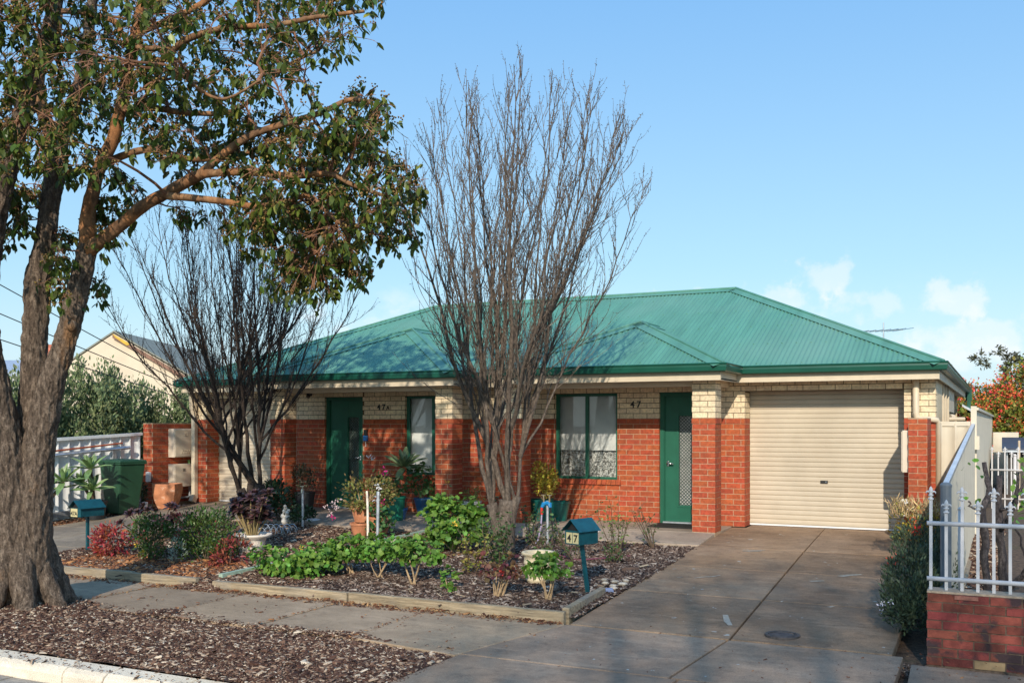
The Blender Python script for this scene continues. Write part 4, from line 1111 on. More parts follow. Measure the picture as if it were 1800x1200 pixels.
# ------------------------------------------------------------------ fences
m_cb = mat("off_white_steel_fence", (0.51, 0.465, 0.37), 0.5, 0.05, 3)
m_cbw = mat("white_steel_fence", (0.62, 0.63, 0.62), 0.55, 0.08, 3, blotch=((.5, .46, .38), 2, .5, .75, .5))
def trap(n, pitch, depth):
    """One repeat of a ribbed sheet: (along, out) pairs."""
    return [(0, 0), (pitch * .38, 0), (pitch * .44, depth), (pitch * .56, depth), (pitch * .62, 0)]
def ribbed(name, p0, p1, z0f, z1f, pitch, depth, m, parent, side=1):
    p0, p1 = Vector((*p0, 0)), Vector((*p1, 0)); d = p1 - p0; L_ = d.length; d.normalize(); nr = Vector((d.y, -d.x, 0)) * side
    pts = []; k = 0
    while k * pitch < L_:
        for a, o in trap(0, pitch, depth):
            if k * pitch + a < L_: pts.append((k * pitch + a, o))
        k += 1
    pts.append((L_, 0)); vs = []
    for a, o in pts:
        q = p0 + d * a + nr * o; vs += [(q.x, q.y, z0f(a)), (q.x, q.y, z1f(a))]
    return link(name, np_mesh(name, vs, [(2 * i, 2 * i + 2, 2 * i + 3, 2 * i + 1) for i in range(len(pts) - 1)]), m, parent)
# left boundary
fl_ = thing("steel_fence", "white ribbed steel fence behind the green wheelie bin", "fence", (-15.95, 12.5, -.2))
P0, P1 = (-16.02, 8.2), (-15.85, 14.95); L_ = (Vector(P1) - Vector(P0)).length
fz0 = lambda a: -.30 + .028 * a; fz1 = lambda a: 1.13 + .043 * a
for s0, s1 in ((0, .35), (.35, .69), (.69, 1.0)):
    q0 = Vector(P0).lerp(Vector(P1), s0 + .002); q1 = Vector(P0).lerp(Vector(P1), s1 - .002)
    ribbed("panel", q0, q1, lambda a, s0=s0: fz0(a + s0 * L_), lambda a, s0=s0: fz1(a + s0 * L_), .24, .035, m_cbw, fl_)
b = MB(); b.prism([(-16.05, 8.2, fz1(0) - .02), (-15.95, 8.2, fz1(0) - .02), (-15.95, 8.2, fz1(0) + .035), (-16.05, 8.2, fz1(0) + .035)], (P1[0] - P0[0], P1[1] - P0[1], fz1(L_) - fz1(0))); b.build("top_rail", m_cbw, fl_)
b = MB(); b.prism([(-15.98, 8.2, fz0(0) + .06), (-15.92, 8.2, fz0(0) + .06), (-15.92, 8.2, fz0(0) + .16), (-15.98, 8.2, fz0(0) + .16)], (P1[0] - P0[0], P1[1] - P0[1], fz0(L_) - fz0(0))); b.build("bottom_rail", m_metal, fl_)
b = MB(); b.tube([(-15.93, 8.6, .78), (-15.76, 14.6, 1.16)], .035, 4); b.build("brace_rail", m_metal, fl_)
b = MB(); b.box(-15.86, -15.79, 14.2, 14.28, -.1, 1.28); b.build("post", m_metal, fl_)
b = MB(); b.tube([(-15.86, 12.2, 1.075), (-15.70, 14.35, 1.25)], .018, 6); b.build("rusty_pole", mat("rust_paint", (.28, .07, .03), .8, .3, 20), fl_)
# right boundary, raked at the front
fr_ = thing("steel_fence", "cream ribbed steel side fence stepping down towards the street behind white palings", "fence", (-.42, 13, -.1))
Q0, Q1, Q2 = Vector((-.45, 9.95)), Vector((-.36, 16.6)), Vector((-.24, 34.0))
rl = (Q1 - Q0).length
ribbed("panel", Q0, Q0.lerp(Q1, .5), lambda a: -.26 + .03 * a, lambda a: 1.06 + .088 * a, .125, .03, m_cb, fr_, -1)
ribbed("panel", Q0.lerp(Q1, .503), Q1, lambda a: -.16 + .015 * a, lambda a: 1.06 + .088 * (a + rl * .503), .125, .03, m_cb, fr_, -1)
for s0, s1 in ((0, .33), (.33, .66), (.66, 1)):
    ribbed("panel", Q1.lerp(Q2, s0), Q1.lerp(Q2, s1 - .002), lambda a: -.06, lambda a: 1.86, .125, .03, m_cb, fr_, -1)
b = MB(); d = (Q1 - Q0)
b.prism([(Q0.x - .05, Q0.y, 1.02), (Q0.x + .0, Q0.y, 1.02), (Q0.x + .0, Q0.y, 1.06), (Q0.x - .05, Q0.y, 1.06)], (d.x, d.y, .088 * rl)); b.build("raked_rail", mat("zinc_rail", (.50, .52, .54), .45, .1, 8), fr_)
b = MB(); d = (Q2 - Q1); b.prism([(Q1.x - .05, Q1.y, 1.84), (Q1.x + .045, Q1.y, 1.84), (Q1.x + .045, Q1.y, 1.88), (Q1.x - .05, Q1.y, 1.88)], (d.x, d.y, 0)); b.build("top_rail", m_cb, fr_)
b = MB(); b.box(-.42, -.34, 16.52, 16.62, -.05, 1.90); b.box(-.40, -.30, 16.40, 16.50, 1.25, 1.45); b.build("post", m_cb, fr_)
b = MB(); b.prism([(-.47, 9.95, -.42), (-.40, 9.95, -.42), (-.40, 9.95, -.24), (-.47, 9.95, -.24)], (.09, 6.65, .2)); b.build("plinth", m_conc2, fr_)
b = MB(); b.tube([(-.455, 9.82, -.4), (-.455, 9.82, 1.06)], .048, 12); b.lathe((-.455, 9.82, 1.06), [(.052, 0), (.052, .02), (.035, .04), (0, .045)], 12)
tag(b.build("fence_post", mat("blue_grey_post", (.10, .12, .14), .5, .1, 10), None), "dark blue grey round post at the low end of the cream side fence", "post")
# cream side gate between house and fence
gt = thing("side_gate", "cream ribbed steel gate panel closing the side of the house", "gate", (-.75, 16.3, 0))
ribbed("panel", (-0.925, 16.32), (-.43, 16.32), lambda a: 0.0, lambda a: 1.64, .2, .022, m_cb, gt)
b = MB(); b.box(-.93, -.42, 16.30, 16.345, 1.60, 1.67); b.build("top_rail", m_cb, gt)

# palings with lily finials on a brick base ----------------------------------
m_pal = mat("paling_white", (0.50, 0.485, 0.48), 0.5, 0.06, 8, blotch=((.3, .25, .2), 14, .66, .8, .6))
def finial_mesh(name):
    b = MB()
    b.lathe((0, 0, 0), [(.014, -.005), (.024, .004), (.024, .010), (.013, .016), (.012, .03), (.022, .036), (.022, .042), (.011, .047), (.016, .062), (.019, .075), (.013, .097), (.003, .113), (0, .115)], 10)
    for s in (-1, 1):
        b.tube([(0, 0, .05), (.014 * s, 0, .066), (.028 * s, 0, .071), (.037 * s, 0, .062), (.038 * s, 0, .050)], [.008, .0085, .008, .006, .002], 6)
    me = b.mesh(name); me.materials.append(m_pal); me.shade_smooth(); return me
def palings(parent, x0, n, pitch, y, z0, ztall, zshort, rails, hw=.0125, sc=1.0, first_tall=True):
    fm = finial_mesh("finial"); meshes = {}
    for tall, h in ((True, ztall - z0), (False, zshort - z0)):
        b = MB(); b.box(-hw, hw, -hw, hw, 0, h); me = b.mesh("paling"); me.materials.append(m_pal); meshes[tall] = me
    for i in range(n):
        tall = (i % 2 == 0) == first_tall
        o = bpy.data.objects.new("paling", meshes[tall]); COL.objects.link(o); o.location = (x0 + i * pitch, y + random.uniform(-.002, .002), z0); o.rotation_euler = (0, random.uniform(-.004, .004), 0)
        attach(o, parent)
        f_ = bpy.data.objects.new("finial", fm); COL.objects.link(f_); f_.location = (x0 + i * pitch, y, ztall if tall else zshort); f_.scale = (sc,) * 3; attach(f_, o)
    for z in rails:
        b = MB(); b.tube([(x0 - .03, y - .0 - hw * 1.2, z), (x0 + (n - .5) * pitch, y - hw * 1.2, z)], .019 * sc, 10); b.build("rail", m_pal, parent, smooth=True)
bw = thing("brick_wall", "low dark red clinker brick wall under the white palings at the footpath", "brick wall", (.4, 9.2, -.4))
m_clink = mat("clinker_brick", (0.175, 0.038, 0.026), 0.8, 0.35, 9, isl=.34, hue=.01, bump=.4, bscale=120, world=True, blotch=((.026, .02, .022), 5.5, .50, .60, .9))
b = MB(); b.box(-.568, 1.6, 9.12, 9.34, -.6, .205); b.build("mortar", mat("brown_mortar", (.12, .085, .06), .95, .25, 30, bump=.4), bw)
keep = BRICKS; BRICKS = []
CO0 = CO
for c in range(8):
    zb = -.405 + c * .0765
    o = (0 if c % 2 else .12) ; u = -.57 - o
    while u < 1.6:
        s = max(u + .006, -.572); e = min(u + .234, 1.6)
        if e - s > .03:
            b = MB(); ln = e - s; b.box(-ln / 2, ln / 2, -.03, .03, -.033, .033); me = b.mesh("brick")
            m = m_clink if not (c == 0 and -.35 < u < .0) else mat("tan_brick", (.30, .20, .10), .8, .2, 12)
            me.materials.append(m)
            ob = bpy.data.objects.new("brick", me); COL.objects.link(ob); ob.location = ((s + e) / 2, 9.112 + .03 + random.uniform(-.0025, .0025), zb + .0385); attach(ob, bw)
        u += .24
BRICKS = keep
b = MB(); b.box(-.57, 1.6, 9.118, 9.345, .2055, .222); b.build("mortar_cap", mat("cap_mortar", (.36, .27, .19), .9, .2, 30, bump=.4), bw)
pf = thing("paling_fence", "white steel paling fence with lily finials on the dark brick wall", "fence", (.4, 9.22, .22))
palings(pf, -.545, 17, .1215, 9.22, .222, .985, .875, (.785, .315))
b = MB(); b.tube([(-.315, 9.30, .22), (-.315, 9.30, .90)], .021, 12); b.lathe((-.315, 9.30, .90), [(.025, 0), (.025, .012), (.0, .03)], 12); b.build("post", m_pal, pf, smooth=True)
b = MB(); b.box(-.355, -.175, 9.098, 9.106, .165, .198); b.build("bracket", mat("rusty_plate", (.25, .10, .07), .8, .3, 20), pf)
pb = thing("paling_fence", "distant white paling fence with lily finials across the neighbouring yard", "fence", (.5, 22.3, 0))
palings(pb, -.18, 16, .118, 22.3, -.12, 1.06, .97, (.71, .13), hw=.011)
b = MB(); b.tube([(.235, 22.32, -.1), (.235, 22.32, .99)], .03, 12); b.lathe((.235, 22.32, .99), [(.035, 0), (.035, .02), (0, .05)], 12); b.build("post", m_pal, pb, smooth=True)
b = MB(); b.tube([(.31, 22.4, -.1), (.31, 22.4, 1.3)], .022, 8); b.build("pole", mat("tan_pole", (.45, .36, .26), .7), pb)

# neighbour on the right: paving, shed, rear wall
nb = bpy.data.objects.new("path", None); COL.objects.link(nb); structure(nb)
m_pav = mat("tan_paver", (.36, .255, .15), .9, .2, 12, isl=.1, bump=.4)
for j in range(14):
    y0 = 9.6 + j * .9
    for i in range(3):
        x0 = .02 + i * .62 + (0.09 if y0 > 12 else 0)
        slab("paver", [(x0 + .005, y0 + .005, -.335 + .02 * j), (x0 + .61, y0 + .005, -.335 + .02 * j), (x0 + .61, y0 + .89, -.335 + .02 * j), (x0 + .005, y0 + .89, -.335 + .02 * j)], m_pav, nb)
shd = thing("garden_shed", "dark shed with a bluish black roof beyond the distant palings", "shed", (1.3, 28, -.1))
b = MB(); b.box(.12, 4.2, 27.0, 30, -.2, .95); b.build("wall", mat("shed_dark", (.045, .04, .035), .8, .4, 3), shd)
b = MB(); b.prism([(.0, 26.8, .98), (4.4, 26.8, .98), (4.4, 26.8, 1.05), (.0, 26.8, 1.05)], (0, 3.4, .22)); b.build("roof", mat("shed_roof", (.035, .045, .07), .45, .2, 4), shd)
b = MB(); b.box(.10, .13, 26.9, 26.99, -.2, .98); b.box(.02, 4.3, 26.74, 26.80, .955, 1.0); b.build("trim", m_metal, shd)
rw = MB(); rw.box(-.22, .42, 31.0, 31.2, -.1, 1.40); rw.box(.42, 3.5, 31.6, 31.8, -.1, 1.22)
tag(rw.build("boundary_wall", mat("cream_render", (.50, .45, .36), .9, .12, 2)), "short cream rendered wall glimpsed above the dark shed", "wall")

# left neighbour: gabled house, chimney, shed
nh = thing("gable_house", "cream rendered house with a tall plain gable above the hedge", "house", (-26, 26, 0))
m_rend = mat("cream_gable_render", (.56, .47, .345), .9, .05, 2)
g0, g1, ga = Vector((-30.6, 21.6, 0)), Vector((-22.0, 26.0, 0)), Vector((-26.41, 23.78, 4.62))
back = Vector((-.46, .89, 0)).normalized() * 9
b = MB(); b.prism([(g0.x, g0.y, -.1), (g1.x, g1.y, -.1), (g1.x, g1.y, 1.75), tuple(ga), (g0.x, g0.y, 1.45)], tuple(back)); b.build("wall", m_rend, nh)
b = MB(); up = Vector((0, 0, .05)); fo = -back.normalized() * .12
e1 = Vector((g1.x, g1.y, 1.75)) + (Vector((g1.x, g1.y, 1.75)) - ga).normalized() * .5; e0 = Vector((g0.x, g0.y, 1.45)) + (Vector((g0.x, g0.y, 1.45)) - ga).normalized() * .5
for e in (e0, e1):
    b.prism([tuple(ga + up + Vector((0,0,.0))), tuple(e + up), tuple(e + up + Vector((0, 0, .06))), tuple(ga + up + Vector((0, 0, .06)))], tuple(back * 1.02))
b.build("roof", mat("grey_green_roof", (.20, .205, .17), .95, .1, 2), nh)
b = MB(); b.prism([tuple(ga + fo - up * .4), tuple(e1 + fo - up * .4), tuple(e1 + fo - up * 3.0), tuple(ga + fo - up * 3.0)], tuple(-fo * .9)); b.build("barge_board", mat("brown_barge", (.22, .12, .08), .8, .2, 6), nh)
b = MB(); b.prism([tuple(ga + fo * 1.15 - up * .2), tuple(ga + (e1 - ga).normalized() * .7 + fo * 1.15), tuple(ga + (e1 - ga).normalized() * .55 + fo * 1.15 - up * 2.6), tuple(ga + fo * 1.15 - up * 1.6 + (e1 - ga).normalized() * .1)], tuple(-fo * .2)); b.build("flashing", mat("ochre_flash", (.52, .33, .04), .7), nh)
nh2 = thing("rear_house", "grey green roofed building glimpsed through the bare branches at left", "house", (-24, 33, 0))
b = MB(); b.prism([(-33, 31.5, -.1), (-17.5, 31.5, -.1), (-17.5, 31.5, 2.6), (-33, 31.5, 2.6)], (0, 8, 0)); b.build("wall", m_rend, nh2)
b = MB(); b.prism([(-25.5, 31.2, 2.55), (-17.0, 31.2, 2.55), (-17.4, 33.8, 4.3), (-25.2, 33.8, 4.75)], (0, .05, .08)); b.build("roof", MATS["grey_green_roof"], nh2)
ch = thing("brick_chimney", "red brick chimney seen in the fork of the gum trunk", "chimney", (-30.8, 25, 0))
b = MB(); b.obox((-30.95, 25.0, 2.2), (.40, .40, 4.5), (0, 0, .3)); b.build("mortar", m_mortar, ch)
b = MB()
for c in range(30):
    z = 3.0 + c * .05 * 1.7
    if z > 4.4: break
    for s in (-1, 0, 1):
        if abs(s * .2 + (.1 if c % 2 else 0)) < .25:
            b.obox((-30.95 + (s * .2 + (.1 if c % 2 else -.05)) * math.cos(.3) + .2 * math.sin(.3), 25.0 + (s * .2 + (.1 if c % 2 else -.05)) * math.sin(.3) - .2 * math.cos(.3), z), (.19, .03, .072), (0, 0, .3))
b.build("brickwork", mat("old_red_brick", (.42, .14, .09), .9, .3, 10, isl=.15), ch, 'stuff')
b = MB(); b.obox((-30.95, 25.0, 4.44), (.47, .47, .1), (0, 0, .3)); b.build("crown_course", MATS["old_red_brick"], ch)
ls = thing("grey_shed", "pale grey ribbed steel shed at the far left behind the trunk", "shed", (-35.6, 27, 0))
ribbed("panel", (-42, 24.6), (-33.0, 28.0), lambda a: -.1, lambda a: 3.55, .3, .06, mat("grey_sheet", (.42, .42, .40), .6, .1, 2), ls)
b = MB(); b.prism([(-42.4, 24.3, 3.55), (-32.8, 27.9, 3.55), (-32.8, 27.9, 3.70), (-42.4, 24.3, 3.70)], (-1.2, 3.0, .7)); b.build("roof", mat("blue_grey_sheet", (.30, .34, .40), .5), ls)

# service wires to the house and the pole they come from
b = MB(); b.tube([(-14.74, 7.2, -.5), (-14.74, 7.2, 5.6)], [.10, .08], 12); b.obox((-14.74, 7.2, 5.38), (.5, .08, .08)); b.obox((-14.74, 7.2, 4.2), (.14, .2, .9))
tag(b.build("service_pole", mat("pole_grey", (.24, .21, .18), .9, .3, 8)), "grey service pole on the verge carrying the black wires", "pole")
for k, (a, c, sag) in enumerate((((-14.75, 7.2, 5.34), (-15.12, 15.42, 2.44), .03), ((-14.74, 7.23, 4.53), (-15.2, 15.42, 2.36), .04), ((-14.735, 7.22, 3.89), (-15.3, 16.6, 1.95), .05))):
    A, C = Vector(a), Vector(c)
    pts = [A.lerp(C, i / 24) - Vector((0, 0, sag * 4 * (i / 24) * (1 - i / 24))) for i in range(25)]
    b = MB(); b.tube(pts, .009, 5)
    tag(b.build("service_wire", m_black), ("topmost black service wire sloping down to the left eave", "second black service wire just under the topmost one", "lowest black service wire, passing in front of the cream gable")[k], "wire", "overhead wires")
GUM = {
'A': [(-9.5, 7.25, -0.39, 0.318), (-9.49, 7.19, 0.32, 0.268), (-9.45, 7.15, 0.81, 0.23), (-9.48, 7.07, 1.36, 0.217), (-9.52, 6.99, 1.9, 0.185), (-9.54, 6.91, 2.43, 0.161), (-9.52, 6.86, 2.96, 0.148), (-9.41, 6.85, 3.48, 0.135), (-9.25, 6.86, 4.0, 0.117), (-9.12, 6.86, 4.28, 0.105), (-8.93, 6.9, 4.84, 0.087), (-8.79, 6.9, 5.23, 0.075), (-8.57, 6.94, 5.72, 0.063), (-8.38, 6.97, 6.32, 0.051), (-8.23, 6.98, 7.09, 0.034)] ,
'B': [(-9.41, 7.29, -0.41, 0.416), (-9.4, 7.31, 0.07, 0.343), (-9.36, 7.34, 0.68, 0.282), (-9.35, 7.36, 1.17, 0.233), (-9.36, 7.37, 1.72, 0.166), (-9.38, 7.37, 2.21, 0.129), (-9.39, 7.38, 2.58, 0.123), (-9.38, 7.4, 2.89, 0.126), (-9.38, 7.41, 3.2, 0.129), (-9.33, 7.45, 3.51, 0.111), (-9.3, 7.47, 3.82, 0.099), (-9.27, 7.5, 4.13, 0.099), (-9.23, 7.53, 4.42, 0.111), (-9.2, 7.56, 4.76, 0.087), (-9.08, 7.63, 5.13, 0.074), (-8.98, 7.69, 5.57, 0.062), (-8.93, 7.73, 6.11, 0.056), (-8.88, 7.76, 6.83, 0.05), (-8.86, 7.79, 7.7, 0.037)] ,
'B2': [(-9.21, 7.51, 4.38, 0.105), (-9.34, 7.55, 4.78, 0.075), (-9.53, 7.57, 5.18, 0.069), (-9.64, 7.63, 5.53, 0.07), (-9.61, 7.75, 5.82, 0.07), (-9.62, 7.86, 6.25, 0.058), (-9.74, 7.91, 6.87, 0.052), (-9.88, 7.95, 7.84, 0.039)] ,
'C': [(-9.25, 7.26, -0.39, 0.363), (-9.2, 7.27, 0.09, 0.315), (-9.16, 7.28, 0.69, 0.254), (-9.12, 7.29, 1.3, 0.199), (-9.07, 7.31, 1.78, 0.163), (-9.01, 7.32, 2.14, 0.121), (-8.91, 7.36, 2.44, 0.114), (-8.83, 7.39, 2.74, 0.108), (-8.78, 7.41, 2.98, 0.108), (-8.71, 7.43, 3.22, 0.102), (-8.65, 7.45, 3.52, 0.102)] ,
'C1': [(-8.65, 7.45, 3.51, 0.096), (-8.62, 7.42, 3.81, 0.078), (-8.54, 7.43, 4.1, 0.072), (-8.45, 7.43, 4.33, 0.071), (-8.31, 7.47, 4.59, 0.065), (-8.21, 7.48, 4.91, 0.059), (-8.12, 7.48, 5.21, 0.053), (-8.02, 7.5, 5.65, 0.047), (-7.9, 7.52, 6.22, 0.035), (-7.8, 7.53, 6.9, 0.023)] ,
'C2': [(-8.65, 7.45, 3.46, 0.09), (-8.44, 7.45, 3.56, 0.071), (-8.19, 7.49, 3.71, 0.065), (-7.94, 7.52, 3.87, 0.064), (-7.67, 7.56, 3.98, 0.058), (-7.4, 7.6, 4.09, 0.058), (-7.18, 7.61, 4.15, 0.051)] ,
'R1': [(-7.21, 7.6, 4.14, 0.046), (-6.93, 7.66, 4.14, 0.04), (-6.63, 7.73, 4.12, 0.039), (-6.29, 7.83, 4.07, 0.034), (-5.89, 7.95, 4.07, 0.028), (-5.66, 7.99, 3.95, 0.022), (-5.32, 8.08, 3.82, 0.016)] ,
'R2': [(-7.59, 7.52, 3.94, 0.04), (-7.3, 7.57, 3.9, 0.037), (-6.98, 7.63, 3.85, 0.034), (-6.62, 7.71, 3.78, 0.031), (-6.31, 7.77, 3.8, 0.028), (-6.04, 7.81, 3.85, 0.025), (-5.83, 7.81, 3.66, 0.016), (-5.61, 7.83, 3.5, 0.014)] ,
'R3': [(-7.26, 7.57, 4.1, 0.046), (-7.14, 7.69, 4.27, 0.043), (-6.89, 7.86, 4.52, 0.04), (-6.67, 8.03, 4.65, 0.035), (-6.28, 8.28, 4.81, 0.029), (-6.0, 8.47, 4.97, 0.023), (-5.76, 8.64, 4.9, 0.018)] ,
'R4': [(-8.53, 7.5, 4.36, 0.042), (-8.18, 7.82, 4.56, 0.036), (-7.84, 8.14, 4.49, 0.031), (-7.44, 8.49, 4.59, 0.031), (-7.02, 8.84, 4.85, 0.025), (-6.65, 9.17, 4.79, 0.019), (-6.26, 9.51, 4.7, 0.016)] ,
'R5': [(-8.12, 7.49, 5.21, 0.041), (-7.76, 7.57, 5.34, 0.035), (-7.44, 7.63, 5.54, 0.035), (-7.01, 7.75, 5.63, 0.029), (-6.55, 7.89, 5.62, 0.028), (-6.09, 8.02, 5.67, 0.023), (-5.63, 8.15, 5.69, 0.017)] ,
'R6': [(-8.8, 7.26, 5.94, 0.03), (-8.47, 7.26, 5.86, 0.029), (-8.06, 7.29, 5.7, 0.032), (-7.89, 7.21, 5.52, 0.028), (-7.62, 7.17, 5.33, 0.028), (-7.28, 7.17, 5.24, 0.022), (-6.97, 7.16, 4.91, 0.016), (-6.57, 7.19, 4.68, 0.013), (-6.14, 7.23, 4.81, 0.011)] ,
'R7': [(-7.97, 7.45, 5.62, 0.035), (-7.59, 7.8, 5.92, 0.03), (-7.22, 8.15, 6.28, 0.03), (-6.78, 8.53, 6.53, 0.024), (-6.43, 8.87, 6.66, 0.019)] ,
'R8': [(-9.33, 6.89, 3.95, 0.059), (-9.69, 6.8, 4.39, 0.053), (-10.08, 6.69, 4.88, 0.042), (-10.58, 6.52, 5.39, 0.03), (-10.98, 6.41, 5.78, 0.018)] ,
'R9': [(-8.1, 7.38, 4.86, 0.035), (-7.98, 7.71, 4.94, 0.036), (-7.78, 8.07, 4.96, 0.031), (-7.51, 8.48, 5.09, 0.025), (-7.22, 8.89, 5.62, 0.019), (-7.02, 9.25, 5.9, 0.016)] ,
}
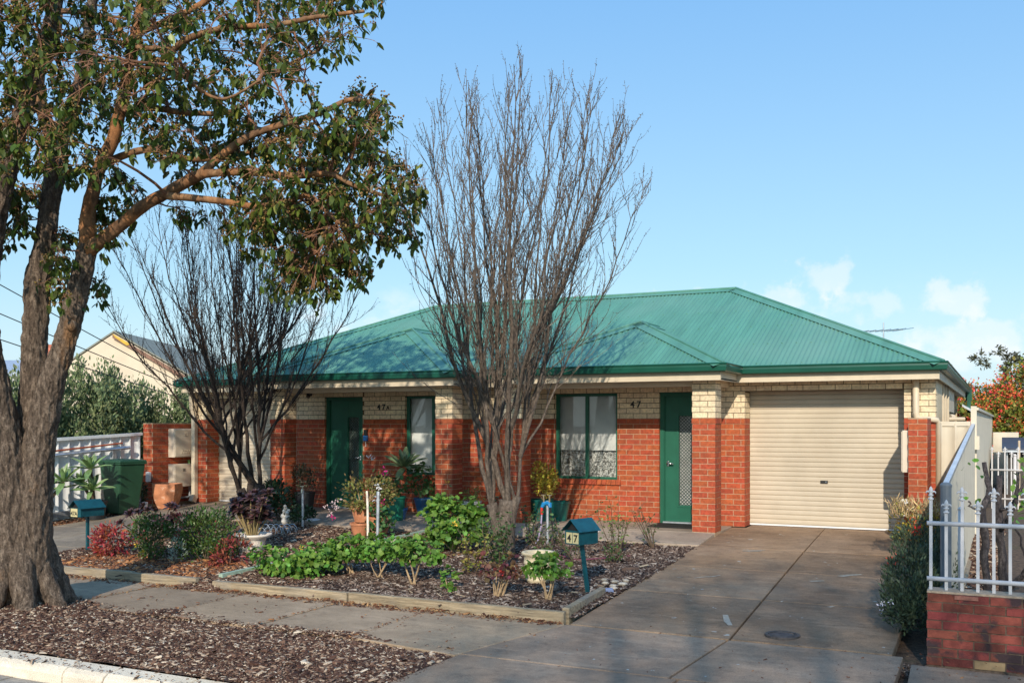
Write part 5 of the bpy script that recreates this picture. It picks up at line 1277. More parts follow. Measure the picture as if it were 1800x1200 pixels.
GUM_CLUMPS = [(-5.8, 7.61, 4.48, 0.26), (-5.65, 8.36, 4.53, 0.24), (-6.68, 8.28, 3.2, 0.31), (-6.46, 8.25, 3.79, 0.32), (-5.85, 8.22, 3.64, 0.22), (-6.25, 8.61, 4.51, 0.28), (-6.07, 8.25, 4.18, 0.26), (-6.75, 8.22, 4.47, 0.21), (-6.46, 7.59, 3.67, 0.27), (-6.43, 8.64, 4.46, 0.23), (-5.7, 8.08, 4.36, 0.3), (-5.43, 8.04, 3.68, 0.25), (-6.07, 7.44, 3.91, 0.3), (-6.22, 8.2, 3.13, 0.31), (-5.44, 8.11, 4.17, 0.21), (-5.4, 7.77, 4.48, 0.27), (-6.77, 8.15, 4.0, 0.26), (-5.12, 8.19, 3.94, 0.26), (-5.19, 7.86, 3.83, 0.24), (-5.73, 8.98, 3.99, 0.26), (-5.63, 8.74, 3.75, 0.3), (-6.06, 8.69, 5.04, 0.22), (-5.99, 8.5, 3.91, 0.33), (-5.83, 8.77, 3.51, 0.28), (-5.67, 7.61, 3.78, 0.2), (-6.14, 8.59, 4.11, 0.29), (-5.56, 8.41, 4.81, 0.25), (-6.31, 8.38, 3.33, 0.21), (-6.22, 7.92, 3.3, 0.31), (-6.1, 8.39, 3.23, 0.2), (-6.26, 7.99, 3.88, 0.3), (-6.6, 8.55, 3.57, 0.29), (-6.24, 7.97, 3.16, 0.33), (-5.48, 8.5, 4.25, 0.25), (-6.31, 7.73, 3.63, 0.24), (-5.84, 8.39, 3.52, 0.32), (-6.45, 8.49, 3.89, 0.3), (-6.13, 7.82, 4.44, 0.29), (-6.4, 8.4, 4.28, 0.24), (-6.63, 8.09, 3.45, 0.28), (-5.65, 7.72, 4.49, 0.2), (-6.45, 8.44, 3.71, 0.25), (-5.79, 7.79, 3.47, 0.32), (-5.87, 8.35, 3.22, 0.21), (-6.6, 7.84, 3.56, 0.28), (-6.37, 8.1, 4.23, 0.2), (-9.15, 7.97, 5.13, 0.37), (-6.88, 6.59, 5.3, 0.4), (-6.59, 9.12, 5.96, 0.31), (-7.49, 6.33, 4.74, 0.29), (-8.02, 6.25, 4.37, 0.42), (-8.23, 6.55, 5.68, 0.41), (-7.38, 7.39, 5.8, 0.32), (-7.73, 6.49, 4.25, 0.41), (-8.45, 6.34, 4.3, 0.37), (-8.61, 6.27, 4.44, 0.28), (-8.98, 6.56, 5.39, 0.42), (-8.34, 9.01, 6.03, 0.27), (-6.65, 9.57, 6.61, 0.37), (-8.24, 6.31, 5.4, 0.33), (-7.27, 7.51, 5.02, 0.37), (-8.68, 6.36, 5.58, 0.28), (-7.72, 8.14, 5.98, 0.3), (-9.25, 8.42, 5.23, 0.27), (-8.02, 6.59, 5.77, 0.39), (-7.85, 7.21, 5.16, 0.32), (-9.14, 7.36, 5.11, 0.35), (-6.78, 7.99, 6.09, 0.38), (-8.73, 7.03, 5.58, 0.3), (-6.92, 7.63, 5.7, 0.36), (-8.43, 7.53, 5.21, 0.31), (-6.35, 8.32, 5.8, 0.26), (-7.14, 9.45, 6.6, 0.38), (-6.86, 7.4, 4.92, 0.25), (-7.32, 6.33, 4.87, 0.34), (-8.2, 6.14, 4.93, 0.32), (-6.79, 6.88, 4.96, 0.36), (-7.13, 8.06, 4.99, 0.34), (-8.03, 6.2, 4.56, 0.41), (-6.85, 8.28, 5.23, 0.28), (-7.89, 7.8, 4.98, 0.34), (-7.47, 7.23, 5.35, 0.3), (-7.85, 8.85, 6.0, 0.38), (-8.21, 5.89, 4.12, 0.36), (-7.98, 7.42, 5.67, 0.37), (-9.19, 7.95, 6.4, 0.26), (-10.65, 7.89, 6.84, 0.32), (-7.73, 7.38, 4.69, 0.26), (-9.7, 7.53, 5.57, 0.38), (-6.62, 8.82, 5.78, 0.4), (-8.63, 7.22, 5.83, 0.4), (-6.15, 7.35, 5.26, 0.3), (-8.49, 8.89, 5.36, 0.38), (-7.33, 8.95, 6.29, 0.39), (-9.1, 6.57, 5.12, 0.34), (-8.94, 8.27, 6.51, 0.36), (-7.6, 8.82, 5.71, 0.41), (-8.97, 7.25, 4.52, 0.25), (-8.32, 8.5, 6.04, 0.38), (-7.33, 6.84, 4.72, 0.33), (-7.89, 9.19, 6.4, 0.41), (-8.7, 7.14, 4.76, 0.34), (-6.24, 7.91, 5.16, 0.4), (-7.87, 8.92, 6.6, 0.27), (-6.53, 8.3, 6.14, 0.29), (-7.89, 7.22, 5.39, 0.34), (-10.18, 7.58, 5.2, 0.25), (-5.55, 7.63, 5.7, 0.31), (-9.98, 7.16, 4.4, 0.38), (-8.44, 6.96, 5.26, 0.4), (-9.27, 7.89, 5.95, 0.34), (-7.3, 9.04, 5.94, 0.4), (-8.43, 7.49, 5.74, 0.34), (-7.46, 7.88, 6.14, 0.34), (-8.15, 7.99, 5.32, 0.31), (-7.52, 7.2, 5.96, 0.26), (-8.01, 8.55, 4.98, 0.17), (-8.11, 8.41, 4.44, 0.22), (-7.69, 8.71, 5.06, 0.16), (-7.26, 8.04, 4.55, 0.27), (-7.26, 7.05, 4.24, 0.21), (-7.36, 8.96, 4.86, 0.22), (-7.85, 8.26, 4.64, 0.19), (-7.1, 8.84, 5.12, 0.27), (-7.11, 8.58, 4.94, 0.26), (-6.47, 7.54, 4.05, 0.25), (-7.48, 7.62, 4.67, 0.22), (-8.04, 7.97, 4.76, 0.24), (-6.85, 7.63, 4.17, 0.16), (-6.81, 8.01, 4.51, 0.22), (-10.15, 5.98, 7.42, 0.49), (-8.98, 6.32, 7.57, 0.56), (-8.61, 8.08, 7.72, 0.64), (-10.89, 7.53, 8.39, 0.45), (-9.51, 6.18, 7.9, 0.5), (-9.33, 5.56, 6.62, 0.5), (-12.8, 7.19, 4.89, 0.62), (-9.67, 5.56, 6.34, 0.66), (-9.44, 7.34, 6.7, 0.53), (-11.49, 6.7, 8.66, 0.6), (-9.59, 9.17, 7.71, 0.43), (-10.55, 7.14, 6.73, 0.71), (-11.5, 5.9, 5.02, 0.65), (-7.5, 6.55, 7.39, 0.71), (-12.11, 6.26, 6.55, 0.43), (-9.88, 7.59, 7.88, 0.45), (-7.69, 6.62, 7.83, 0.54), (-10.96, 7.0, 6.79, 0.52), (-12.44, 7.47, 7.24, 0.47), (-11.07, 7.16, 6.38, 0.7), (-11.71, 7.68, 8.27, 0.5), (-8.99, 5.75, 4.4, 0.5), (-10.53, 7.16, 7.14, 0.43), (-8.68, 6.25, 5.8, 0.48), (-11.76, 6.61, 6.67, 0.61), (-11.55, 5.48, 8.28, 0.61), (-12.62, 7.28, 5.96, 0.65), (-13.4, 6.7, 6.62, 0.72), (-12.84, 6.52, 8.45, 0.68), (-13.6, 7.21, 8.58, 0.5), (-9.58, 6.95, 7.49, 0.56), (-7.96, 8.02, 6.56, 0.52), (-10.66, 6.02, 7.2, 0.46), (-8.13, 6.28, 6.34, 0.52), (-10.38, 5.88, 5.52, 0.71), (-9.14, 7.7, 7.53, 0.69), (-9.91, 6.34, 5.07, 0.57), (-12.86, 7.26, 5.57, 0.73), (-7.76, 7.23, 7.44, 0.51), (-11.69, 7.17, 8.91, 0.49), (-10.39, 7.19, 5.07, 0.67), (-13.07, 6.47, 8.97, 0.44), (-9.64, 5.81, 4.81, 0.61), (-12.73, 6.21, 7.69, 0.64), (-11.47, 5.88, 5.52, 0.6), (-12.34, 7.7, 8.8, 0.54), (-9.6, 7.27, 3.97, 0.11), (-9.33, 7.18, 3.8, 0.1), (-9.56, 7.18, 3.67, 0.15), (-9.44, 7.29, 4.08, 0.13), (-9.13, 7.56, 3.7, 0.14), (-8.72, 7.12, 3.42, 0.14), (-9.1, 7.56, 3.33, 0.14), (-9.06, 7.4, 3.12, 0.16), (-8.84, 7.31, 2.92, 0.15), (-8.64, 7.59, 3.81, 0.13), (-8.5, 7.54, 4.0, 0.1), (-8.52, 7.79, 3.9, 0.13), (-8.47, 7.89, 4.2, 0.16), (-8.97, 7.84, 3.17, 0.13), (-8.41, 7.5, 3.57, 0.11), (-7.92, 8.13, 3.91, 0.14), (-7.54, 8.33, 3.88, 0.16), (-7.15, 8.07, 4.1, 0.11), (-6.89, 8.08, 3.69, 0.11), (-9.52, 7.48, 4.22, 0.11), (-9.33, 7.06, 4.11, 0.13), (-8.49, 7.21, 4.23, 0.14), (-8.53, 7.72, 4.29, 0.1)]
# ------------------------------------------------------------------ gum tree
m_gbark = mat_bark("gum_bark", (0.03, 0.022, 0.016), (0.115, 0.084, 0.061), (0.265, 0.205, 0.152), (0.22, 0.115, 0.05), scale=24, zs=.3, bump=1.0, smooth=-.045)
m_gsmooth = mat_bark("gum_smooth_bark", (0.06, 0.034, 0.02), (0.15, 0.08, 0.04), (0.24, 0.145, 0.075), (0.24, 0.105, 0.04), scale=5, zs=.4, bump=.35, smooth=.06)
m_twig = mat("gum_twig", (0.18, 0.085, 0.045), .8, .35, 6)
m_gleaf = mat("gum_leaf", (0.062, 0.092, 0.016), 0.42, 0.3, 3, isl=.45, hue=.03, trans=.25, spec=.45)
m_gleaf2 = mat("gum_young_leaf", (0.16, 0.18, 0.03), 0.36, 0.3, 3, isl=.35, hue=.03, trans=.3, spec=.5)
m_gberry = mat("gum_buds", (0.17, 0.105, 0.03), .8, .3, 9, isl=.4, hue=.02)
gum = thing("gum_tree", "large multi trunked gum tree with rough bark leaning over the mulch verge", "tree", (-9.4, 7.25, -.35))
def rough_tube(pts, nside, step, amp, seed):
    """Bark covered limb: rings along a smoothed path, pushed in and out by vertical ridged noise."""
    P = [Vector(p[:3]) for p in pts]; r = [p[3] for p in pts]; Q = []; q = []
    for i in range(len(P) - 1):
        n = max(1, int((P[i + 1] - P[i]).length / step))
        a, b_, c, d = P[max(i - 1, 0)], P[i], P[i + 1], P[min(i + 2, len(P) - 1)]
        for k in range(n):
            t = k / n; t2, t3 = t * t, t * t * t
            Q.append(.5 * ((2 * b_) + (c - a) * t + (2 * a - 5 * b_ + 4 * c - d) * t2 + (3 * b_ - a - 3 * c + d) * t3)); q.append(r[i] * (1 - t) + r[i + 1] * t)
    Q.append(P[-1]); q.append(r[-1])
    b = MB(); b.tube(Q, q, nside)
    n = len(Q)
    for i in range(n):
        c = Q[i]
        for k in range(nside):
            v = Vector(b.v[i * nside + k]); d = v - c
            w = Vector((v.x * 17 + seed, v.y * 17, v.z * 4)); w2 = Vector((v.x * 38, v.y * 38 + seed, v.z * 15))
            s = ((.45 - abs(mnoise.noise(w)) * 2.2) + mnoise.noise(w2) * .8 + .7 * mnoise.noise(Vector((v.x * 2.5, v.y * 2.5, v.z * 1.1 + seed)))) * amp
            b.v[i * nside + k] = tuple(v + d.normalized() * (s * min(1.0, q[i] / .12)))
    return b, Q, q
tr = MB(); LIMBS = []
for nm, k in (('A', 0), ('B', 3), ('C', 7)):
    if nm != 'A': GUM[nm] = [(p[0] - (.13, .14, .13, .10, .05)[i] if i < 5 else p[0], p[1], p[2], p[3] * (.68, .73, .79, .84, .92)[i] if i < 5 else p[3]) for i, p in enumerate(GUM[nm])]
    b, Q, q = rough_tube(GUM[nm], 100, .018, .017, k)
    tr.add(b.v, b.f); LIMBS += [(Q[i], q[i]) for i in range(0, len(Q), 3) if Q[i].z > 2.6]
# root flare
for a in range(9):
    an = a * .7 + .2; d = Vector((math.cos(an), math.sin(an), 0)); c = Vector((-9.52, 7.27, 0))
    b, Q, q = rough_tube([(*(c + d * .22 + Vector((0, 0, .35))), .14), (*(c + d * .36 + Vector((0, 0, -.05))), .13), (*(c + d * .50 + Vector((0, 0, -.30))), .10), (*(c + d * .66 + Vector((0, 0, -.42))), .05)], 16, .04, .02, a)
    tr.add(b.v, b.f)
# knots where boughs have been lost
for c, r_ in (((-8.74, 7.32, 2.66), .065),):
    tr.lathe(c, [(0, -r_), (r_ * .8, -r_ * .6), (r_, 0), (r_ * .7, r_ * .6), (0, r_)], 10)
tr.build("trunk", m_gbark, gum, smooth=True)
for nm in ('B2', 'C1', 'C2', 'R1', 'R2', 'R3', 'R4', 'R5', 'R6', 'R7', 'R8', 'R9'):
    b, Q, q = rough_tube(GUM[nm], 14 if nm in ('C1', 'C2', 'B2') else 9, .06, .008, len(nm) * 3.1)
    b.build("branch", m_gsmooth, gum, smooth=True); LIMBS += list(zip(Q[::2], q[::2]))
LP = np.array([tuple(p) for p, _ in LIMBS])
tw = MB(); lp, la, ln_, lsz = [], [], [], []; bp_, bs_ = [], []
for ci, (cx, cy, cz, cr) in enumerate(GUM_CLUMPS):
    c = Vector((cx, cy, cz)); out_frame = cz > 6.6 or cx < -11.5
    dd = np.linalg.norm(LP - np.array(c), axis=1) + .35 * np.maximum(0, LP[:, 2] - cz)
    k = int(np.argmin(dd)); s = LIMBS[k][0]
    mid = (s + c) / 2 + Vector((random.uniform(-.12, .12), random.uniform(-.12, .12), .12 + .1 * random.random())) * min(1, (c - s).length)
    pts = bez(s, mid, c, 7)
    for i in range(1, 6): pts[i] += jit(.03)
    rr = .010 + .010 * min(1.2, cr * 2)
    tw.tube(pts, [rr * (1 - .65 * i / 6) for i in range(7)], 5, cap=False)
    ntw = int(5 + cr * (24 if cz > 4.6 and not out_frame else 31))
    for t in range(ntw):
        d = Vector(RNG.normal(0, 1, 3)).normalized(); d.z = d.z * .75 - .1
        e = c + d * cr * random.uniform(.45, 1.15)
        st = pts[random.randint(3, 6)]
        m_ = (st + e) / 2 + jit(.06) + Vector((0, 0, .05))
        p2 = bez(st, m_, e, 5); tw.tube(p2, [.0055, .005, .004, .0035, .0025], 3, cap=False)
        for f in range(random.randint(1, 3)):
            e2 = e + jit(.09) + Vector((0, 0, -.03)); tw.tube([p2[3], (p2[3] + e2) / 2 + jit(.015), e2], [.003, .0025, .002], 3, cap=False)
            nl = random.randint(2, 5)
            for q in range(nl):
                az = random.uniform(0, 6.28); dr = random.uniform(.1, .95)
                lp.append(e2 + jit(.03)); la.append((math.cos(az) * dr, math.sin(az) * dr, -random.uniform(.25, 1.0)))
                ln_.append((math.cos(az) + random.uniform(-.7, .7), math.sin(az) + random.uniform(-.7, .7), random.uniform(.1, .9)))
                lsz.append(random.uniform(.06, .128) * (1.25 if out_frame else 1))
            if random.random() < .5 and not out_frame:
                for q in range(random.randint(4, 9)): bp_.append(e2 + jit(.04) + Vector((0, 0, .03)))
tw.build("twigs", m_twig, gum, 'stuff')
lp = np.array([tuple(p) for p in lp]); la = np.array(la); ln_ = np.array(ln_); lsz = np.array(lsz)
T_GUM = (T_LANCE[0] * np.array([1, 1.35, 1]), T_LANCE[1])
young = RNG.uniform(0, 1, len(lp)) < .17
leaf_parts(T_GUM, lp[~young], la[~young], ln_[~young], lsz[~young], m_gleaf, gum, 300, crown="crown")
link("crown", leaf_mesh("crown", T_GUM, lp[young], la[young], ln_[young], lsz[young]), m_gleaf2, gum, 'stuff')
bp_ = np.array([tuple(p) for p in bp_])
link("buds", leaf_mesh("buds", T_CHIP, bp_, rnd(len(bp_)), rnd(len(bp_)), np.full(len(bp_), .016)), m_gberry, gum, 'stuff')

# ------------------------------------------------------------------ bare winter trees
def bare_tree(label, base, H, halfw, zsplit, m, seed, nstem, forks, lean=(0, 0), dens=1.0, vase=.17):
    random.seed(seed)
    EZ_ = [.02, .08, .14, .3, .47, .66, .78, .87, .94, 1.0]; EW_ = [.06, .08, .14, .47, .82, 1.0, .96, .78, .52, .07]
    t = thing("bare_tree", label, "tree", base, "leafless upright trees in the garden bed")
    B = Vector(base)
    def env(p):
        """>1 outside the egg-shaped crown."""
        z = (p.z - B.z) / H
        if z <= 0.02: return 9 if (p - B).xy.length > .3 else 0
        w = halfw * float(np.interp(z, EZ_, EW_))
        return (p - B - Vector((lean[0] * z, lean[1] * z, 0))).xy.length / w
    trunk = MB(); twigs = MB()
    heads = []
    for (dx, dy, r_, zs) in forks:
        p0 = B + Vector((dx * .25, dy * .25, -.15)); p2 = B + Vector((dx, dy, zs))
        pts = bez(p0, B + Vector((dx * .3, dy * .3, zs * .55)), p2, 9)
        trunk.tube(pts, [r_ * (1.25 if i == 0 else 1.0 - .03 * i) for i in range(9)], 14)
        heads.append((p2, r_ * .72, zs))
    def twig(p, d, L_, r_, lev):
        n = 5; pts = [p]; dd = d.copy()
        for i in range(n):
            dd = (dd + Vector((random.uniform(-.16, .16), random.uniform(-.16, .16), .10))).normalized()
            pts.append(pts[-1] + dd * L_ / n)
        twigs.tube(pts, [r_ * (1 - .72 * i / n) for i in range(n + 1)], 3, cap=False)
        k = 0
        for q in pts[1:]:
            if random.random() < .75:    # fruiting spurs
                e = q + jit(1).normalized() * random.uniform(.012, .035); twigs.tube([q, e], [r_ * .8 + .0006, .0022], 3, cap=False)
        return pts, dd
    mains = []
    for i in sorted(range(nstem), key=lambda q: (q % 5 != 0, q)):
        hp, hr, zs = heads[i % len(heads)]
        az = 2 * math.pi * (i * .382 + random.uniform(-.04, .04)); u = (i / nstem) ** .55
        zz = float(np.interp(u, [0, .06, .3, .5, .72, .95, 1.0], [1, .99, .94, .93, .86, .77, .66])) * random.uniform(.95, 1.0)
        zt = B.z + H * zz; wid = halfw * u * 1.0
        tip = B + Vector((math.cos(az) * wid + lean[0] * zz, math.sin(az) * wid + lean[1] * zz, zt - B.z))
        s = hp + Vector((0, 0, -random.uniform(0, .25 * zs)))
        if i % 5 and mains:
            mp = min(mains, key=lambda q: (q[0][-1] - tip).length * random.uniform(.8, 1.25)); ks = random.choice((1, 2, 2, 3, 3, 4, 5, 6)); s = mp[0][ks].copy()
        mid = s + (tip - s) * .42; mid.x += math.cos(az) * wid * vase; mid.y += math.sin(az) * wid * vase
        pts = bez(s, mid, tip, 16)
        ph = random.uniform(0, 6)
        for k in range(2, 15): pts[k] += Vector((math.sin(k * .9 + ph) * .028, math.cos(k * .7 + ph * 2) * .028, 0)) + jit(.02)
        if i % 5 == 0: mains.append((pts, i))
        r0 = hr * (random.uniform(.36, .5) if i % 5 == 0 else random.uniform(.17, .28))
        b = MB(); b.tube(pts, [r0 * (1 - k / 15) ** 1.1 + .0045 for k in range(16)], 7, cap=False)
        b.build("branch", m, t, smooth=True)
        for k in range(3, 15):
            if pts[k].z < B.z + H * .26: continue
            for _ in range(2 if random.random() < .75 * dens else 1):
                tan = (pts[k + 1] - pts[k - 1]).normalized() if k < 15 else Vector((0, 0, 1))
                d = (tan + jit(1).normalized() * random.uniform(.3, .75)).normalized(); d.z = abs(d.z)
                L_ = random.uniform(.5, 1.3) * (1 - .5 * k / 15)
                while L_ > .15 and (env(pts[k] + d * L_ + Vector((0, 0, L_ * .2))) > 1.02 or (pts[k] + d * L_ * 1.15).z > B.z + H): L_ *= .72
                p1, d1 = twig(pts[k] + jit(.004), d, L_, min(.011, r0 * .36 * (1 - k / 20) + .0034), 1)
                for q in range(1, len(p1)):
                    for _2 in range(1 if random.random() < .9 * dens else 0):
                        d2 = (d1 + jit(1).normalized() * random.uniform(.3, .75) + Vector((0, 0, .25))).normalized()
                        l2 = L_ * random.uniform(.25, .6)
                        p2_, d3 = twig(p1[q], d2, l2, .0048, 2)
                        if random.random() < .4 * dens and l2 > .18:
                            twig(p2_[random.randint(1, 4)], (d3 + jit(.6)).normalized(), l2 * .5, .0032, 3)
    # a few stray low twigs outside the crown
    for i in range(7):
        az = random.uniform(0, 6.28); z = random.uniform(.28, .45) * H
        p = B + Vector((math.cos(az) * halfw * .45, math.sin(az) * halfw * .45, z))
        pts, d = twig(p, Vector((math.cos(az), math.sin(az), .25)).normalized(), random.uniform(.6, 1.1), .006, 1)
        for q in pts[2:]: twig(q, (d + jit(.7)).normalized(), random.uniform(.12, .3), .003, 2)
    trunk.build("trunk", m, t, smooth=True)
    twigs.build("twigs", m, t, 'stuff')
    return t
m_pbark = mat_bark("grey_bark", (0.045, 0.035, 0.028), (0.088, 0.069, 0.054), (0.145, 0.116, 0.092), (0.11, 0.082, 0.062), scale=14, zs=.3, bump=.5)
m_pdark = mat_bark("dark_bark", (0.015, 0.011, 0.009), (0.034, 0.025, 0.02), (0.065, 0.048, 0.037), (0.042, 0.031, 0.023), scale=14, zs=.3, bump=.5)
bare_tree("tall leafless tree with a vase of grey brown branches before the porch of unit 47", (-6.08, 12.1, -.2), 6.95, 1.98, .9, m_pbark, 21, 32,
          [(-.16, -.05, .095, .75), (.05, .02, .15, .80), (.18, .05, .075, .85)], lean=(.25, .1), vase=.07)
bare_tree("dark leafless tree with several stems rising before the left garage", (-11.72, 13.55, -.12), 6.1, 2.45, .62, m_pdark, 33, 34,
          [(-.17, -.1, .105, .62), (-.02, .05, .12, .72), (.15, .05, .12, .70)], lean=(-.35, 0), dens=1.0)
random.seed(99)
# ------------------------------------------------------------------ garden plants
G = {
 'pel': mat("geranium_leaf", (0.105, 0.21, 0.03), .55, .25, 14, isl=.38, hue=.025, trans=.25),
 'peld': mat("dark_geranium_leaf", (0.045, 0.11, 0.03), .55, .2, 14, isl=.3, hue=.02, trans=.2),
 'box': mat("box_leaf", (0.05, 0.092, 0.016), .45, .3, 9, isl=.5, hue=.035, trans=.2),
 'dark': mat("dark_leaf", (0.022, 0.05, 0.018), .45, .3, 9, isl=.5, hue=.02, trans=.12),
 'grey': mat("olive_leaf", (0.165, 0.205, 0.09), .6, .25, 3, isl=.38, hue=.03, trans=.25),
 'nan': mat("nandina_red_leaf", (0.27, 0.042, 0.028), .5, .3, 9, isl=.4, hue=.03, trans=.25),
 'nan2': mat("nandina_rust_leaf", (0.21, 0.045, 0.03), .5, .3, 9, isl=.5, hue=.03, trans=.2),
 'aeo': mat("purple_rosette_leaf", (0.075, 0.035, 0.032), .45, .3, 9, isl=.5, hue=.05, trans=.1),
 'aga': mat("agave_leaf", (0.15, 0.225, 0.085), .5, .2, 3, isl=.2, hue=.015),
 'agad': mat("grey_agave_leaf", (0.12, 0.17, 0.085), .5, .2, 3, isl=.2, hue=.015),
 'yel': mat("variegated_leaf", (0.36, 0.30, 0.045), .45, .3, 9, isl=.5, hue=.05, trans=.25),
 'rose': mat("rose_leaf", (0.055, 0.095, 0.026), .5, .3, 9, isl=.4, hue=.03, trans=.2),
 'mix': mat("autumn_mixed_leaf", (0.19, 0.17, 0.045), .5, .3, 9, isl=.5, hue=.07, trans=.25),
 'brown': mat("rusty_geranium_leaf", (0.12, 0.05, 0.03), .6, .3, 9, isl=.5, hue=.06, trans=.2),
 'ros': mat("rosemary_leaf", (0.052, 0.075, 0.038), .6, .3, 6, isl=.45, hue=.02, trans=.12),
 'straw': mat("straw_stalk", (0.36, 0.26, 0.13), .8, .3, 9, isl=.3, hue=.02),
 'orange': mat("creeper_leaf", (0.19, 0.20, 0.035), .5, .3, 3, isl=.45, hue=.05, trans=.25),
 'euc': mat("distant_gum_leaf", (0.085, 0.085, 0.04), .6, .3, .5, isl=.5, hue=.03, trans=.2),
}
m_stem = mat("woody_stem", (0.33, 0.23, 0.13), .85, .25, 20, bump=.4)
m_stemd = mat("dark_stem", (0.10, 0.07, 0.045), .85, .25, 20)
m_pink = mat("pink_petal", (0.80, 0.03, 0.22), .6, .1, 20, isl=.15, trans=.2)
m_pale = mat("pale_pink_petal", (0.78, 0.50, 0.48), .6, .1, 20, isl=.15, trans=.2)
m_whit = mat("white_petal", (0.78, 0.72, 0.66), .6, .1, 20, isl=.1, trans=.2)
m_scar = mat("scarlet_petal", (0.85, 0.035, 0.02), .6, .1, 20, isl=.15, trans=.2)
m_yelp = mat("yellow_leaf", (0.72, 0.42, 0.04), .6, .1, 20, isl=.2, trans=.2)
m_terra = mat("terracotta", (0.43, 0.175, 0.085), .85, .2, 7, blotch=((.62, .42, .30), 9, .58, .70, .7), bump=.3)
m_blackpot = mat("black_plastic", (0.018, 0.02, 0.022), .5, .2, 10)
m_tealpot = mat("teal_glaze", (0.006, 0.09, 0.075), .3, .15, 8)
m_bluepot = mat("blue_glaze", (0.02, 0.085, 0.20), .35, .2, 8)
m_stone = mat("cream_cast_stone", (0.56, 0.47, 0.31), .9, .25, 8, bump=.5, bscale=40, blotch=((.33, .27, .18), 6, .5, .7, .5))
m_whitepot = mat("whitewashed_pot", (0.66, 0.585, 0.50), .85, .12, 9, bump=.3)
m_potsoil = MATS["soil"]

def blob_points(n, c, rad, surf=.35, sub=10, spread=.38, low=-.25):
    """Leaf positions: clumped, mostly near the surface of an ellipsoid, cut off below low*height."""
    c = np.array(c); rad = np.array(rad); cen = in_ball(sub, .3); cen[:, 2] = np.maximum(cen[:, 2], low)
    p = cen[RNG.integers(0, sub, n)] + RNG.normal(0, spread, (n, 3)) * .6
    l = np.linalg.norm(p, axis=1); p *= (np.minimum(1, l) ** surf * RNG.uniform(.82, 1.06, n) / np.maximum(l, 1e-6) * np.minimum(l, 1) ** (0))[:, None] * np.where(l > 1, 1, l ** (1 - surf))[:, None]
    p[:, 2] = np.where(p[:, 2] < low, low + (p[:, 2] - low) * .3, p[:, 2])
    return c + p * rad, unit(p + 1e-6)
def shrub(name, label, base, rad, n, size, m, T=T_DIA, cat="shrub", group=None, stems=7, stem_m=None, lift=.5, parts=0, up=.4, sub=12, surf=.35, low=-.5, spread=.38, flowers=(), round_=False, srad=.007, t=None, smooth=False):
    """Leafy plant: stems from the base, clumped leaves over an uneven mound."""
    if t is None: t = thing(name, label, cat, base, group)
    c = (base[0], base[1], base[2] + rad[2] * (1 if lift is None else lift) )
    p, o = blob_points(n, c, rad, surf, sub, spread, low)
    ax = o * .8 + rnd(n, .55) + np.array([0, 0, up]); nr = o + rnd(n, .45) + np.array([0, 0, .5])
    if round_: ax, nr = rnd(n, 1.0) * np.array([1, 1, .5]) + o * .3, o + rnd(n, .42) + np.array([0, -.1, .55])
    s = RNG.uniform(.5, 1.2, n) * size
    if parts: leaf_parts(T, p, ax, nr, s, m, t, parts, smooth=smooth)
    else: link("foliage", leaf_mesh("foliage", T, p, ax, nr, s), m, t, 'stuff')
    for i in range(stems):
        k = RNG.integers(0, n); q = Vector(p[k]); q = Vector(c) + (q - Vector(c)) * .75
        b0 = Vector(base) + Vector((random.uniform(-1, 1) * rad[0] * .12, random.uniform(-1, 1) * rad[1] * .12, -.03))
        b = MB(); pts = bez(b0, (b0 + q) / 2 + Vector((0, 0, -.02)) + jit(.04), q, 6); b.tube(pts, [srad * (1.3 - .16 * j) for j in range(6)], 5); b.build("stem", stem_m or m_stem, t)
    for fm, cnt, fs, where in flowers:
        for i in range(cnt):
            k = RNG.integers(0, n) if where is None else None
            if where is None:
                f = Vector(p[k]) + Vector(o[k]) * .04
                if f.y > base[1]: f.y = base[1] - (f.y - base[1])
                f += Vector((0, 0, .02))
            else: f = Vector(where[i % len(where)])
            flower(t, f, fs, fm)
    return t
def flower(t, c, s, m, n=14):
    o = in_ball(n, .4); p = np.array(c) + o * s * .5
    link("flower", leaf_mesh("flower", T_OVAL, p, o + rnd(n, .4), o * .5 + rnd(n, .6), RNG.uniform(.5, 1, n) * s * .6), m, t)
def bed(x, y): return (x, y, zB(y))
def rosette(n, c, axis, size, open_=1.0, layers=3):
    """Positions, axes and normals of a rosette of n leaves."""
    pos, ax, nr, sz = [], [], [], []; a = Vector(axis).normalized(); u = a.orthogonal().normalized(); v = a.cross(u)
    for i in range(n):
        f = i / n; az = i * 2.39996 + random.uniform(-.2, .2); el = 1.35 - 1.5 * f * open_ + random.uniform(-.1, .1)
        d = (u * math.cos(az) + v * math.sin(az)) * math.cos(el) + a * math.sin(el)
        nn = a * math.cos(el) - (u * math.cos(az) + v * math.sin(az)) * math.sin(el)
        pos.append(Vector(c) + d * size * .06); ax.append(d); nr.append(nn); sz.append(size * (.55 + .45 * min(1, f * 1.6)) * random.uniform(.85, 1.1))
    return np.array([tuple(q) for q in pos]), np.array([tuple(q) for q in ax]), np.array([tuple(q) for q in nr]), np.array(sz)
T_AGA = (np.array([(0, .07, .02), (0, -.07, .02), (0, 0, -.015), (.3, .12, .05), (.3, -.12, .05), (.3, 0, -.01), (.6, .125, .05), (.6, -.125, .05), (.6, 0, .0), (.85, .07, 0.01), (.85, -.07, 0.01), (.85, 0, -.03), (1, 0, -.06)], float),
         np.array([(0, 2, 5, 3), (2, 1, 4, 5), (3, 5, 8, 6), (5, 4, 7, 8), (6, 8, 11, 9), (8, 7, 10, 11), (9, 11, 12, 12), (11, 10, 12, 12)]))
T_AGA = (T_AGA[0], np.array([(f[0], f[1], f[2]) for f in T_AGA[1]] + [(f[0], f[2], f[3]) for f in T_AGA[1] if f[2] != f[3]]))
